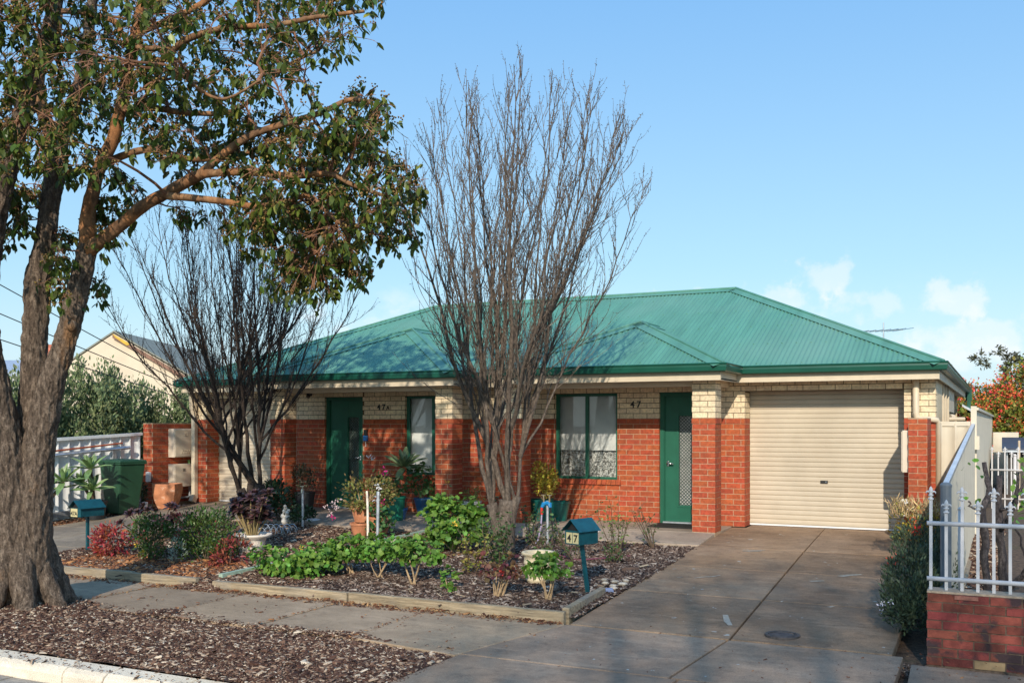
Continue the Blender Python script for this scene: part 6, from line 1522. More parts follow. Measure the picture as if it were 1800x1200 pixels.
def agave_leaves(t, c, axis, size, n, m, open_=1.0):
    p, a, nr, s = rosette(n, c, axis, size, open_); leaf_parts(T_AGA, p, a, nr, s, m, t, n)
def pot(t, c, r0, r1, h, m, rim=.012, n=24, name="pot", wall=.012):
    b = MB(); b.lathe(c, [(0, h - .03), (r1 - wall, h - .03), (r1 - wall, h), (r1 + rim, h), (r1 + rim, h - .035), (r1, h - .04), (r0, 0.0), (0, 0)][::-1], n)
    b.build(name, m, t, smooth=False)
    b = MB(); b.lathe(c, [(r1 - wall - .001, h - .045), (r1 - wall - .001, h - .026), (0, h - .02)], n); b.build("potting_soil", m_potsoil, t)

# bright geraniums along the front edge
PG = "bright green geraniums along the front of the bed"
shrub("geranium", "long low mound of bright green geranium right behind the front sleeper", bed(-7.95, 9.95), (.70, .34, .25), 1000, .078, G['pel'], T_ROUND, "plant", PG, 6, None, .85, 260, round_=True, low=-.7, flowers=((m_yelp, 3, .06, None),))
shrub("geranium", "pale stemmed geranium between the long mound and the two trunked geranium", bed(-7.30, 10.3), (.38, .28, .18), 380, .075, G['pel'], T_ROUND, "plant", PG, 5, None, 1.75, 150, round_=True, low=-.4, srad=.007)
t = shrub("geranium", "rounded geranium on a thick forked stem above the sleeper joint", bed(-6.22, 10.02), (.36, .28, .20), 420, .078, G['pel'], T_ROUND, "plant", PG, 3, m_stem, 1.95, 180, round_=True, low=-.5, srad=.011)
shrub("geranium", "geranium with slim upright stems just left of the thick stemmed one", bed(-6.85, 10.25), (.36, .28, .19), 420, .078, G['pel'], T_ROUND, "plant", PG, 4, m_stem, 1.9, 180, round_=True, low=-.5, srad=.007)
shrub("geranium", "tiny single stem geranium seedling in the bark between larger plants", bed(-5.60, 9.8), (.13, .10, .15), 40, .075, G['pel'], T_ROUND, "plant", PG, 1, m_stem, 1.0, 40, round_=True)
shrub("geranium", "geranium with bare pale forked stems beside the leaning letterbox", bed(-4.42, 9.86), (.30, .22, .13), 230, .075, G['pel'], T_ROUND, "plant", PG, 6, m_stem, 2.75, 150, round_=True, low=-.6, srad=.008)
shrub("geranium", "tall dense green geranium dome at the foot of the tall bare tree", bed(-6.95, 12.25), (.47, .42, .40), 1150, .09, G['pel'], T_ROUND, "plant", PG, 9, m_stem, 1.05, 280, round_=True, low=-.75, srad=.010, flowers=((m_yelp, 4, .07, None),))
shrub("geranium", "scraggly rust leaved geranium with thick bare stems and one red flower", bed(-4.98, 9.78), (.27, .24, .20), 190, .06, G['brown'], T_ROUND, "plant", None, 9, m_stem, 1.55, 150, round_=True, low=-.3, srad=.008, surf=.6, flowers=((m_scar, 1, .05, [(-4.86, 9.62, .02)]),))
# darker shrubs at the left end of the bed
shrub("box_shrub", "larger dark green box shrub with ragged upright tips behind the broken sleeper", bed(-9.72, 10.35), (.52, .42, .42), 3600, .042, G['box'], T_OVAL, "shrub", None, 8, m_stemd, .85, 0, sub=30, surf=.55, low=-.9, spread=.3, up=.9)
t = shrub("box_shrub", "smaller dark green box shrub beside the red nandina", bed(-10.62, 10.2), (.34, .33, .36), 2100, .042, G['box'], T_OVAL, "shrub", None, 6, m_stemd, .8, 0, sub=22, surf=.55, low=-.9, spread=.3, up=.9)
flower(t, (-10.48, 9.93, -.12), .07, m_yelp); flower(t, (-10.55, 9.9, -.02), .06, m_yelp)
for k in range(5):
    x = -9.72 + random.uniform(-.3, .3); y = 10.25 + random.uniform(-.2, .2)
shrub("grey_shrub", "small silvery grey shrublet in front of the larger box shrub", bed(-9.92, 9.98), (.14, .12, .20), 260, .035, mat("silver_leaf", (.20, .25, .19), .6, .2, 9, isl=.3), T_LANCE, "shrub", None, 4, m_stemd, .9, up=1.2)
shrub("nandina", "bright red and orange nandina beside the 47A letterbox", bed(-11.35, 10.3), (.40, .34, .28), 950, .075, G['nan'], T_LANCE, "shrub", "red leaved nandinas", 6, m_stemd, .85, 160, sub=16, surf=.5, low=-.9, up=.1)
shrub("nandina", "pinkish nandina half hidden between the two box shrubs", bed(-10.55, 10.95), (.42, .25, .22), 420, .065, G['nan'], T_LANCE, "shrub", "red leaved nandinas", 4, m_stemd, 1.5, 0, up=.4)
shrub("nandina", "rust red nandina between the box shrub and the wide white pot", bed(-9.22, 10.25), (.30, .30, .20), 620, .065, G['nan2'], T_LANCE, "shrub", "red leaved nandinas", 5, m_stemd, .85, 0, up=.2, low=-.9)
def aeonium(label, base, spots, st_m, t=None, name="aeonium"):
    t = t or thing(name, label, "succulent", base)
    P, A, Nn, S = [], [], [], []; b = MB()
    for dx, dy, dz, s in spots:
        c = Vector(base) + Vector((dx, dy, dz)); ax = Vector((dx * .6, dy * .6 - .25, .8))
        p, a, nr, sz = rosette(26, c, ax, s, 1.05); P.append(p); A.append(a); Nn.append(nr); S.append(sz)
        b.tube(bez(Vector(base) + Vector((dx * .2, dy * .2, -.02)), Vector(base) + Vector((dx * .5, dy * .5, dz * .4)), c, 5), .008, 6)
    leaf_parts((T_OVAL[0] * np.array([1, .9, 1]), T_OVAL[1]), np.vstack(P), np.vstack(A), np.vstack(Nn), np.concatenate(S), G['aeo'], t, 200)
    b.build("stem", st_m, t)
    return t
sp = [(random.uniform(-.45, .45), random.uniform(-.25, .25), random.uniform(.16, .46), random.uniform(.09, .14)) for _ in range(26)]
aeonium("low dark purple succulent cluster at the edge of the left driveway", bed(-12.15, 11.7), [(a * 1.05, b_, c_ * 1.0 + .06, d_) for a, b_, c_, d_ in sp], m_stemd)
wp = thing("planted_pot", "wide whitewashed bowl planted with a dark purple succulent", "planter", bed(-9.72, 11.25))
c0 = bed(-9.72, 11.25)
b = MB(); b.lathe(c0, [(.10, 0), (.17, .02), (.185, .14), (.20, .20), (.275, .235), (.285, .262), (.265, .268), (.235, .25), (.20, .22), (0, .21)], 30); b.build("pot", m_whitepot, wp, smooth=True)
sp = [(random.uniform(-.33, .33), random.uniform(-.2, .2), random.uniform(.30, .70), random.uniform(.10, .16)) for _ in range(30)]
aeonium("", (c0[0], c0[1], c0[2] + .20), [(a, b_, c_ - .05, d_) for a, b_, c_, d_ in sp], mat("tan_stem", (.24, .18, .08), .8, .2, 10), t=wp)
# shrubs around the dark bare tree
shrub("dark_shrub", "dark glossy shrub at the right of the dark bare tree", (-11.45, 13.95, -.1), (.48, .35, .40), 1500, .07, G['dark'], T_OVAL, "shrub", None, 6, m_stemd, .9, 0, low=-.9, up=.5)
shrub("young_shrub", "thin leafy shrub with reddish tips at the foot of the dark bare tree", (-12.05, 12.9, zB(12.9)), (.42, .3, .22), 420, .06, G['rose'], T_OVAL, "shrub", None, 6, m_stemd, 1.0, 0, up=.6)
shrub("dark_shrub", "low dark shrub behind the white ornament near the left pillar", (-10.85, 13.75, -.1), (.3, .2, .18), 420, .06, G['dark'], T_OVAL, "shrub", None, 4, m_stemd, .9, 0, low=-.9)
orn = MB()
for c, r_ in (((-.02, 0, .30), .05), ((-.05, .0, .22), .06), ((.05, -.02, .17), .055), ((-.08, -.02, .08), .065), ((.03, 0, .05), .085), ((.0, -.03, .36), .042), ((.07, 0, .24), .045), ((-.03, 0, -.05), .11), ((-.10, .02, .16), .04)):
    c = (c[0] * .7 - 11.02, c[1] + 13.62, c[2] * .62 + .0); r_ *= .68; orn.lathe(c, [(0, -r_), (r_ * .75, -r_ * .65), (r_, 0), (r_ * .7, r_ * .7), (0, r_)], 12)
tag(orn.build("garden_ornament", mat("white_plaster", (.5, .46, .4), .9, .15, 20, bump=.5), None, smooth=True), "small lumpy white garden ornament in front of the left porch pillar", "ornament")
# roses in the right part of the bed
RG = "sparse pruned roses in the bark"
def rose(label, base, h, w, nst, nleaf, m=G['rose'], fl=(), sz=.05):
    t = thing("rose_bush", label, "rose", base, RG); B = Vector(base); b = MB(); P = []
    for i in range(nst):
        az = random.uniform(0, 6.28); tip = B + Vector((math.cos(az) * w * random.uniform(.4, 1), math.sin(az) * w * random.uniform(.4, 1), h * random.uniform(.65, 1.05)))
        pts = bez(B + Vector((0, 0, -.04)), (B + tip) / 2 + jit(.07), tip, 7); 
        s = MB(); s.tube(pts, [.009 - .001 * k for k in range(7)], 5); s.build("stem", m_stemd, t)
        P += [pts[k] + jit(.05) for k in range(2, 7) for _ in range(max(1, nleaf // (nst * 5)))]
        for k in range(3, 7):
            e = pts[k] + jit(.12) + Vector((0, 0, .05)); b.tube([pts[k], e], .003, 3, cap=False); P += [e + jit(.03) for _ in range(max(1, nleaf // (nst * 8)))]
    P = np.array([tuple(p) for p in P]); n = len(P)
    link("foliage", leaf_mesh("foliage", T_OVAL, P, rnd(n) * np.array([1, 1, .5]), rnd(n, .5) + np.array([0, -.2, .8]), RNG.uniform(.6, 1.2, n) * sz), m, t, 'stuff')
    b.build("twigs", m_stemd, t, 'stuff')
    for fm, fs, c in fl: flower(t, c, fs, fm)
    return t
rose("leafy dark rose with yellowing leaves between the tall bare tree and the cream urn", bed(-5.75, 11.3), .62, .38, 9, 330, G['rose'], sz=.06)
rose("yellowing low rose in front of the tall bare tree trunk", bed(-5.95, 10.9), .42, .30, 6, 150, mat("yellow_green_leaf", (.20, .19, .035), .5, .3, 9, isl=.5, hue=.05, trans=.2), sz=.055)
rose("small rose standing next to the blue garden tap", bed(-6.32, 13.45), .55, .26, 6, 150)
rose("low rose directly behind the leaning letterbox", bed(-5.05, 12.15), .58, .36, 7, 190)
rose("pale green leafy rose in the middle before the wall under the number 47", bed(-4.72, 12.85), .62, .28, 8, 190, mat("light_rose_leaf", (.10, .15, .035), .5, .3, 9, isl=.4, hue=.03, trans=.2))
rose("nearly bare rose close to the doormat of unit 47", bed(-4.45, 13.6), .55, .36, 8, 70)
rose("tall thin rose with a yellow bud before the middle porch pillar", bed(-7.75, 13.6), .80, .10, 2, 24, G['rose'], ((m_yelp, .05, (-7.80, 13.55, .73)),))
rose("wispy rose beside the white basket pot", bed(-7.1, 13.55), .62, .26, 7, 140, G['rose'])
rose("low leafy rose at the foot of the tall bare tree on its right", bed(-5.65, 12.5), .30, .28, 7, 130, G['rose'])
shrub("ground_shrub", "small green ground plant with trailing stems before the rose wall", bed(-4.55, 12.3), (.15, .12, .13), 120, .045, G['rose'], T_OVAL, "plant", None, 3, m_stemd, .9)
# big mixed geranium in terracotta pots near the stake
tp = thing("planted_pot", "stacked terracotta pots overflowing with a mixed pink and yellow geranium", "planter", bed(-9.12, 13.2)); c0 = bed(-9.12, 13.2)
pot(tp, (c0[0], c0[1] - .12, c0[2]), .10, .15, .22, m_terra); pot(tp, (c0[0] - .05, c0[1] + .02, c0[2] + .22), .12, .18, .24, m_terra); pot(tp, (c0[0] + .22, c0[1] + .1, c0[2] + .05), .13, .18, .26, m_terra)
shrub("", "", (c0[0], c0[1], c0[2] + .42), (.55, .42, .30), 1300, .062, G['mix'], T_OVAL, lift=.95, t=tp, stems=8, sub=16, low=-.9, srad=.009,
      flowers=((m_pale, 5, .08, [(-9.55, 12.95, .36), (-9.62, 12.9, .30), (-9.42, 12.9, .44), (-9.62, 12.95, .2), (-9.45, 12.9, .32)]), (m_whit, 3, .10, [(-8.66, 12.95, .68), (-8.70, 12.9, .50), (-9.0, 13.2, 1.08)]), (m_pink, 2, .07, [(-8.55, 12.9, .43), (-9.5, 12.9, .16)])))
shrub("", "", (c0[0] + .3, c0[1] - .1, c0[2] + .05), (.38, .25, .25), 170, .075, G['peld'], T_ROUND, lift=.9, t=tp, stems=4, round_=True)
gp_ = thing("planted_pot", "tall green pot of geranium with a bright pink bloom beside the agave", "planter", (-9.42, 14.5, -.03))
pot(gp_, (-9.42, 14.5, -.03), .17, .21, .42, mat("green_plastic_pot", (.01, .13, .08), .4, .1, 8)); shrub("", "", (-9.42, 14.5, .38), (.32, .28, .26), 260, .085, G['peld'], T_ROUND, lift=.8, t=gp_, stems=5, round_=True, flowers=((m_pink, 1, .14, [(-9.38, 14.2, .84)]),))
bp = thing("planted_pot", "small dark blue pot behind the white stake", "planter", (-9.35, 14.6, -.02)); pot(bp, (-9.35, 14.6, -.02), .09, .13, .2, m_bluepot)
shrub("", "", (-9.35, 14.6, .18), (.12, .12, .1), 60, .05, G['rose'], T_OVAL, t=bp, stems=2)
ag = thing("agave_plant", "grey green agave on a bent bare stem below the window of unit 47A", "agave", (-9.8, 15.2, 0))
b = MB(); b.tube([(-9.85, 15.2, .25), (-9.82, 15.18, .52), (-9.73, 15.15, .70), (-9.62, 15.12, .82)], [.045, .05, .055, .06], 9); b.build("stem", m_stemd, ag, smooth=True)
agave_leaves(ag, (-9.58, 15.1, .86), (.18, -.35, 1), .46, 22, G['agad'], 1.0)
pot(ag, (-9.85, 15.2, 0), .13, .17, .28, m_blackpot)
b2 = thing("planted_pot", "blue glazed pot with a straggling geranium beside the middle porch pillar", "planter", (-9.26, 15.25, 0)); pot(b2, (-9.26, 15.25, 0), .10, .17, .32, m_bluepot)
shrub("", "", (-9.30, 15.25, .30), (.36, .26, .34), 250, .07, G['peld'], T_ROUND, lift=.85, t=b2, stems=6, round_=True, surf=.7)
wb = thing("planted_pot", "white basket weave pot with a small dry plant between the porches", "planter", (-8.10, 14.9, -.02))
b = MB()
for k in range(9):
    b.lathe((-8.10, 14.9, -.02), [(.115 + .006 * k, .035 * k), (.128 + .006 * k, .035 * k + .016), (.117 + .006 * k, .035 * k + .034)], 22)
b.lathe((-8.10, 14.9, -.02), [(.18, .32), (.18, .34), (.15, .34), (.14, .28), (0, .27)], 22); b.build("pot", mat("white_wicker", (.5, .47, .43), .9, .4, 60, bump=.8, bscale=120), wb)
shrub("", "", (-8.10, 14.9, .28), (.20, .17, .16), 160, .05, G['mix'], T_OVAL, lift=.8, t=wb, stems=4)
vp = thing("planted_pot", "variegated yellow green shrub in a teal pot by the window of unit 47", "planter", (-7.0, 15.3, 0))
pot(vp, (-7.0, 15.36, 0), .15, .20, .36, m_tealpot); pot(vp, (-6.72, 15.45, 0), .13, .19, .33, m_tealpot)
shrub("", "", (-6.95, 15.36, .34), (.27, .26, .34), 1300, .055, G['yel'], T_OVAL, lift=.98, t=vp, stems=6, low=-.95, sub=18)
kp = thing("planted_pot", "black plastic pot with a thin leaved shrub beside the door of unit 47A", "planter", (-11.78, 15.1, 0)); pot(kp, (-11.78, 15.1, 0), .15, .19, .36, m_blackpot)
shrub("", "", (-11.78, 15.1, .34), (.33, .28, .28), 420, .06, mat("dusty_leaf", (.09, .085, .045), .5, .3, 9, isl=.5, hue=.05, trans=.2), T_OVAL, lift=.85, t=kp, stems=9, stem_m=m_stemd)
# cream urn without a plant
ur = thing("cream_urn", "empty cream ribbed cast stone urn behind the rust leaved geranium", "urn", bed(-4.93, 10.72)); c0 = bed(-4.93, 10.72)
b = MB(); pr = [(.10, -.02), (.13, 0)]
for k in range(5): pr += [(.135 + .006 * k, .015 + .048 * k), (.150 + .006 * k, .03 + .048 * k), (.147 + .006 * k, .048 + .048 * k)]
pr += [(.165, .27), (.17, .31), (.195, .325), (.20, .345), (.185, .36), (.155, .35), (.145, .30), (.13, .12), (0, .10)]
b.lathe(c0, pr, 30); b.build("bowl", m_stone, ur, smooth=True)
tq = thing("terracotta_pot", "square tapered terracotta planter in front of the lower meter box", "planter", (-15.0, 14.85, -.05))
b = MB(); yaw = R(45); prf = [(.20, 0), (.265, .14), (.315, .30), (.325, .42), (.32, .50)]
vs = []; 
for r_, z in prf:
    for k in range(4): a = k * math.pi / 2 + R(70); vs.append((-15.0 + r_ * math.cos(a), 14.85 + r_ * math.sin(a), -.06 + z))
for r_, z in ((.28, .50), (.27, .30)):
    for k in range(4): a = k * math.pi / 2 + R(70); vs.append((-15.0 + r_ * math.cos(a), 14.85 + r_ * math.sin(a), -.06 + z))
b.add(vs, [(i * 4 + k, i * 4 + (k + 1) % 4, i * 4 + 4 + (k + 1) % 4, i * 4 + 4 + k) for i in range(6) for k in range(4)] + [(3, 2, 1, 0), (24, 25, 26, 27)])
b.build("body", m_terra, tq, bevel=.012)
# wheelie bin
wbn = thing("wheelie_bin", "dark green wheelie bin standing against the white steel fence", "bin", (-15.3, 13.95, -.12))
m_bin = mat("bin_green", (0.016, 0.058, 0.03), .5, .12, 6)
by = R(-8)
def BW(p): return (-15.28 + p[0] * math.cos(by) - p[1] * math.sin(by), 13.95 + p[0] * math.sin(by) + p[1] * math.cos(by), -.12 + p[2])
def frus(b, x0, x1, y0, y1, z0, X0, X1, Y0, Y1, z1):
    b.add([BW(p) for p in ((x0, y0, z0), (x1, y0, z0), (x1, y1, z0), (x0, y1, z0), (X0, Y0, z1), (X1, Y0, z1), (X1, Y1, z1), (X0, Y1, z1))], [(0, 3, 2, 1), (4, 5, 6, 7), (0, 1, 5, 4), (1, 2, 6, 5), (2, 3, 7, 6), (3, 0, 4, 7)])
b = MB(); frus(b, -.20, .22, -.22, .22, .03, -.31, .36, -.28, .28, .98); b.build("body", m_bin, wbn, bevel=.03)
b = MB(); frus(b, -.33, .38, -.30, .30, .975, -.33, .38, -.30, .30, 1.01); b.build("rim", m_bin, wbn, bevel=.012)
b = MB(); frus(b, -.34, .385, -.305, .305, 1.012, -.31, .37, -.285, .285, 1.06); frus(b, -.25, .30, -.20, .20, 1.0605, -.22, .28, -.17, .17, 1.075); b.build("lid", m_bin, wbn, bevel=.012)
b = MB(); b.tube([BW((-.40, -.22, .97)), BW((-.40, .22, .97))], .018, 8)
for s in (-.2, .2): b.tube([BW((-.40, s, .97)), BW((-.32, s, .96))], .02, 6)
b.build("handle", m_bin, wbn)
for s in (-1, 1):
    b = MB(); b.tube([BW((-.20, s * .245, .09)), BW((-.20, s * .29, .09))], .10, 18); b.build("wheel", m_black, wbn)
b = MB(); b.add([BW(p) for p in ((.02, -.272, .62), (.20, -.272, .62), (.20, -.279, .76), (.02, -.279, .76))], [(0, 1, 2, 3)])
# agaves in pots beside the bin
ap = thing("planted_pot", "black pot of bright green agaves between the bin and the 47A letterbox", "planter", (-15.1, 13.15, -.13))
pot(ap, (-15.1, 13.15, -.13), .17, .22, .34, m_blackpot)
for c, ax, s in (((-15.15, 13.1, .80), (.1, -.2, 1), .46), ((-15.0, 13.0, .42), (.35, -.4, .9), .38), ((-15.3, 13.05, .52), (-.3, -.3, 1), .38)):
    agave_leaves(ap, c, ax, s, 16, G['aga'], 1.0)
    b = MB(); b.tube([(-15.1, 13.15, .15), ((c[0] - 15.1) / 2, (c[1] + 13.15) / 2, (c[2] + .15) / 2), tuple(c)], .03, 7); b.build("stem", m_stemd, ap)
ap2 = thing("agave_plant", "agave with spreading leaves against the white fence behind the 47A letterbox", "agave", (-15.45, 12.3, -.2))
for c, ax, s in (((-15.42, 12.25, .40), (0, -.2, 1), .48), ((-15.25, 12.6, .58), (.1, -.2, 1), .46)):
    agave_leaves(ap2, c, ax, s, 16, G['aga'], 1.05)
    b = MB(); b.tube([(-15.45, 12.35, -.25), (-15.44, 12.3, .1), tuple(c)], .03, 7); b.build("stem", m_stemd, ap2)
shrub("potted_fern", "small dark potted plant squeezed between the bin and the brick wing wall", (-15.45, 14.6, -.06), (.16, .12, .26), 260, .06, G['dark'], T_LANCE, "plant", None, 3, m_stemd, 1.0, up=1.2)
b = MB(); b.lathe((-15.2, 14.45, -.07), [(.05, 0), (.06, .16), (.05, .16), (0, .12)], 14); tag(b.build("small_pot", m_white), "tiny white pot on the ground beside the bin wheel", "pot")

# taps, stakes, hoops, drain lids, mat, hoses
def tap(label, base, h, double):
    t = thing("garden_tap", label, "tap", base); x, y, z = base
    b = MB(); b.tube([(x, y, z - .05), (x, y, z + h)], .021, 9); b.build("post", m_metal, t)
    if double:
        for s in (-1, 1):
            b = MB(); b.tube([(x, y - .02, z + h - .03), (x + s * .05, y - .03, z + h - .05), (x + s * .07, y - .05, z + h - .10)], [.03, .035, .022], 9); b.build("valve", mat("blue_valve", (.01, .16, .36), .4, .1, 9), t)
            b = MB(); b.tube([(x + s * .045, y - .03, z + h - .02), (x + s * .05, y - .035, z + h + .08)], .013, 7); b.obox((x + s * .05, y - .035, z + h + .085), (.07, .016, .012)); b.build("handle", mat("brass", (.45, .38, .25), .35, .1, 9, metal=.8), t)
        b = MB(); b.tube([(x - .07, y - .05, z + h - .10), (x - .07, y - .05, z + h - .20)], .02, 8); b.build("connector", m_scar, t)
        b = MB(); b.tube([(x - .07, y - .05, z + h - .2), (x - .08, y - .06, z + .25), (x - .12, y - .08, z + .05), (x - .1, y - .2, z + .03)], .011, 6); b.build("hose_tail", mat("lilac_hose", (.36, .30, .44), .5, .1, 9), t)
        b = MB(); b.tube([(x + .07, y - .05, z + h - .10), (x + .085, y - .03, z + .3), (x + .12, y - .02, z)], .012, 6); b.build("black_hose", m_black, t)
    else:
        b = MB(); b.tube([(x, y, z + h), (x + .02, y - .05, z + h - .01), (x + .025, y - .06, z + h - .06)], [.02, .018, .014], 8); b.obox((x + .01, y - .03, z + h + .05), (.07, .016, .014)); b.tube([(x + .005, y - .02, z + h), (x + .01, y - .03, z + h + .05)], .01, 6); b.build("spout", mat("pale_brass", (.5, .45, .33), .4, .1, 9, metal=.6), t)
    return t
tap("twin blue headed garden tap on a steel post left of the leaning letterbox", bed(-6.02, 13.42), .64, True)
tap("plain steel tap post with a hose beside the black pot near the left door", bed(-10.65, 13.6), .66, False)
b = MB(); b.tube([(-8.60, 12.55, -.3), (-8.61, 12.55, .40), (-8.63, 12.56, .62)], [.020, .018, .016], 8); tag(b.build("garden_stake", mat("peeling_stake", (.62, .55, .45), .9, .3, 16)), "pale whitish wooden stake left of the grey pipe in the bed", "stake")
b = MB(); b.tube([(-8.40, 12.5, -.3), (-8.40, 12.52, .56)], .024, 10); b.tube([(-8.40, 12.52, .561), (-8.40, 12.525, .62)], .026, 10); tag(b.build("garden_pipe", m_metal), "grey galvanised pipe standing right of the pale stake", "pipe")
hp = thing("hoop_edging", "low loops of grey wire hoop edging in the bark by the left tap", "edging", bed(-10.8, 12.6)); 
for k in range(9):
    a = k / 8; c = Vector((-10.95 + a * .55, 12.45 + a * .55, zB(12.8))); b = MB()
    b.tube([c + Vector((math.cos(.8) * .075 * math.cos(q), math.sin(.8) * .075 * math.cos(q), .14 * math.sin(q) - .02)) for q in [math.pi * i / 8 for i in range(9)]], .006, 5); b.build("hoop", m_metal, hp)
for k in range(6):
    a = k / 5; c = Vector((-10.95 + a * .4, 13.0 + a * .2, zB(13))); b = MB()
    b.tube([c + Vector((.09 * math.cos(q), .02 * math.cos(q), .15 * math.sin(q) - .02)) for q in [math.pi * i / 8 for i in range(9)]], .006, 5); b.build("hoop", m_metal, hp)
for lab, x, y in (("white round drain lid in the paving before the door of unit 47A", -10.9, 14.2), ("white round drain lid in the paving under the window of unit 47", -5.72, 14.4)):
    b = MB(); z = -.085 + (y - 13.86) * .092; b.lathe((x, y, z - .01), [(.13, 0), (.13, .018), (.11, .022), (0, .022)], 24); tag(b.build("drain_lid", m_white), lab, "drain lid", "white drain lids")
b = MB(); b.box(-5.05, -4.24, 15.12, 15.70, .001, .018); tag(b.build("doormat", mat("rubber_mat", (.012, .012, .012), .8, .2, 60, bump=.5)), "black rectangular doormat in front of the green door of unit 47", "doormat")
b = MB(); b.tube([(-6.05, 13.05, zB(13) + .03), (-5.7, 12.7, zB(12.7) + .03), (-5.45, 12.4, zB(12.4) + .035), (-5.0, 12.15, zB(12.1) + .03), (-4.6, 12.55, zB(12.5) + .03), (-4.5, 12.75, zB(12.7) + .02)], .010, 6); tag(b.build("garden_hose", mat("maroon_hose", (.16, .05, .075), .5, .1, 9)), "thin maroon hose snaking over the bark behind the letterbox", "hose")
b = MB(); b.obox((-8.06, 12.25, zB(12.2) + .04), (.34, .22, .16), (R(8), R(-6), R(20)), .85); tag(b.build("stone_block", m_stone, None, bevel=.03), "cream stone block lying beside the pale green edging strip", "stone")
b = MB(); b.obox((-3.93, 10.42, zB(10.4) + .03), (.12, .07, .05), (0, 0, .5), .8); tag(b.build("blue_stone", mat("blue_stone", (.16, .20, .33), .7, .2, 9), None, bevel=.012), "small blue stone at the end of the weathered sleeper", "stone")
for x, y, s in ((-3.98, 10.7, .05), (-3.92, 10.85, .06), (-4.05, 10.95, .05), (-3.95, 11.05, .04), (-4.12, 10.82, .045), (-3.93, 10.58, .05), (-4.2, 11.0, .04)):
    b = MB(); b.lathe((x, y, zB(y) + .02), [(0, -.02), (s * .8, -.01), (s, .005), (s * .6, .02), (0, .024)], 9); tag(b.build("pale_pebble", mat("pebble", (.42, .36, .28), .85, .3, 20)), "flat pale pebble in the bark where the bed meets the driveway", "pebble", "pale pebbles beside the driveway")

# plants along the right of the driveway
rs = shrub("rosemary_hedge", "dark grey green rosemary hedge along the right edge of the driveway", (-.72, 11.0, -.30), (.36, 1.35, .42), 5200, .05, G['ros'], T_LANCE, "shrub", None, 10, m_stemd, .85, 0, sub=40, surf=.5, low=-.95, up=1.3, spread=.3)
p, o = blob_points(3000, (-.72, 10.0, .02), (.33, .55, .34), .5, 24, .3, -.95)
link("foliage", leaf_mesh("foliage", T_LANCE, p, o + rnd(3000, .5) + np.array([0, 0, 1.1]), o + rnd(3000, .5), RNG.uniform(.03, .06, 3000)), G['ros'], rs, 'stuff')
p, o = blob_points(2600, (-.80, 12.2, .16), (.36, .8, .42), .5, 24, .3, -.95)
link("foliage", leaf_mesh("foliage", T_LANCE, p, o + rnd(2600, .5) + np.array([0, 0, 1.1]), o + rnd(2600, .5), RNG.uniform(.03, .06, 2600)), G['ros'], rs, 'stuff')
for c in ((-1.10, 12.3, .06), (-1.06, 12.35, .10), (-1.14, 12.25, .02), (-.87, 12.0, .44)): flower(rs, c, .10, m_scar, 10)
for c in ((-1.02, 9.75, -.05), (-.98, 9.7, -.02), (-1.0, 9.78, -.1), (-.9, 9.6, .02)): flower(rs, c, .035, mat("lilac_petal", (.55, .55, .75), .6), 8)
dy_ = shrub("straw_plant", "straw coloured dried plant with yellow leaves against the brick pier", (-1.0, 13.9, -.1), (.34, .4, .36), 650, .06, G['yel'], T_OVAL, "plant", None, 4, m_stem, 1.2, 0, up=.6)
P = np.array([(-.95 + random.uniform(-.33, .3), 13.6 + random.uniform(-.4, .4), .45 + random.uniform(0, .18)) for _ in range(480)])
link("dry_stalks", leaf_mesh("dry_stalks", T_LANCE, P, rnd(480, .5) + np.array([0, 0, .8]), rnd(480), RNG.uniform(.06, .15, 480), RNG.uniform(.02, .05, 480)), G['straw'], dy_, 'stuff')
# neighbour's leafless vine
vn = thing("climbing_vine", "gnarled dark leafless vine behind the white palings", "vine", (.0, 11.6, -.35))
for pts, r_ in (([(-.12, 10.9, -.4), (-.14, 10.9, .2), (-.17, 10.9, .7), (-.12, 11.0, 1.0), (-.16, 11, 1.25)], .035), ([(.05, 11.3, -.4), (.03, 11.3, 0), (-.03, 11.35, .5), (-.02, 11.4, 1.1)], .05), ([(.05, 11.3, -.05), (.22, 11.2, .15), (.40, 11.1, .40), (.7, 11, .7)], .028),
                ([(.0, 11.3, .55), (.12, 11.2, .85), (.14, 11.2, 1.15)], .02), ([(-.02, 11.35, .75), (.10, 11.3, .80), (.30, 11.3, 1.3)], .015), ([(.24, 11.2, .2), (.16, 11.2, .5), (.05, 11.2, .8)], .012), ([(-.17, 10.9, .75), (-.28, 10.9, .8), (-.3, 10.9, .86)], .012)):
    b = MB(); q = []
    for a, c in zip(pts[:-1], pts[1:]): q += [Vector(a).lerp(Vector(c), i / 4) + jit(.014) for i in range(4)]
    q.append(Vector(pts[-1])); b.tube(q, [r_ * (1.1 - .5 * i / len(q)) * random.uniform(.8, 1.25) for i in range(len(q))], 8); b.build("stem", mat_bark("vine_bark", (.02, .018, .02), (.06, .05, .05), (.13, .11, .10), (.07, .06, .06), 20, .3, .9), vn, smooth=True)
P = np.array([(random.choice([-.25, .15, .25, .12, .55]) + random.gauss(0, .06), 11.1, random.choice([.85, 1.15, .72, .95, 1.2]) + random.gauss(0, .07)) for _ in range(60)])
leaf_parts(T_OVAL, P, rnd(60), rnd(60) + np.array([0, -.8, .3]), RNG.uniform(.05, .09, 60), G['pel'], vn, 60)

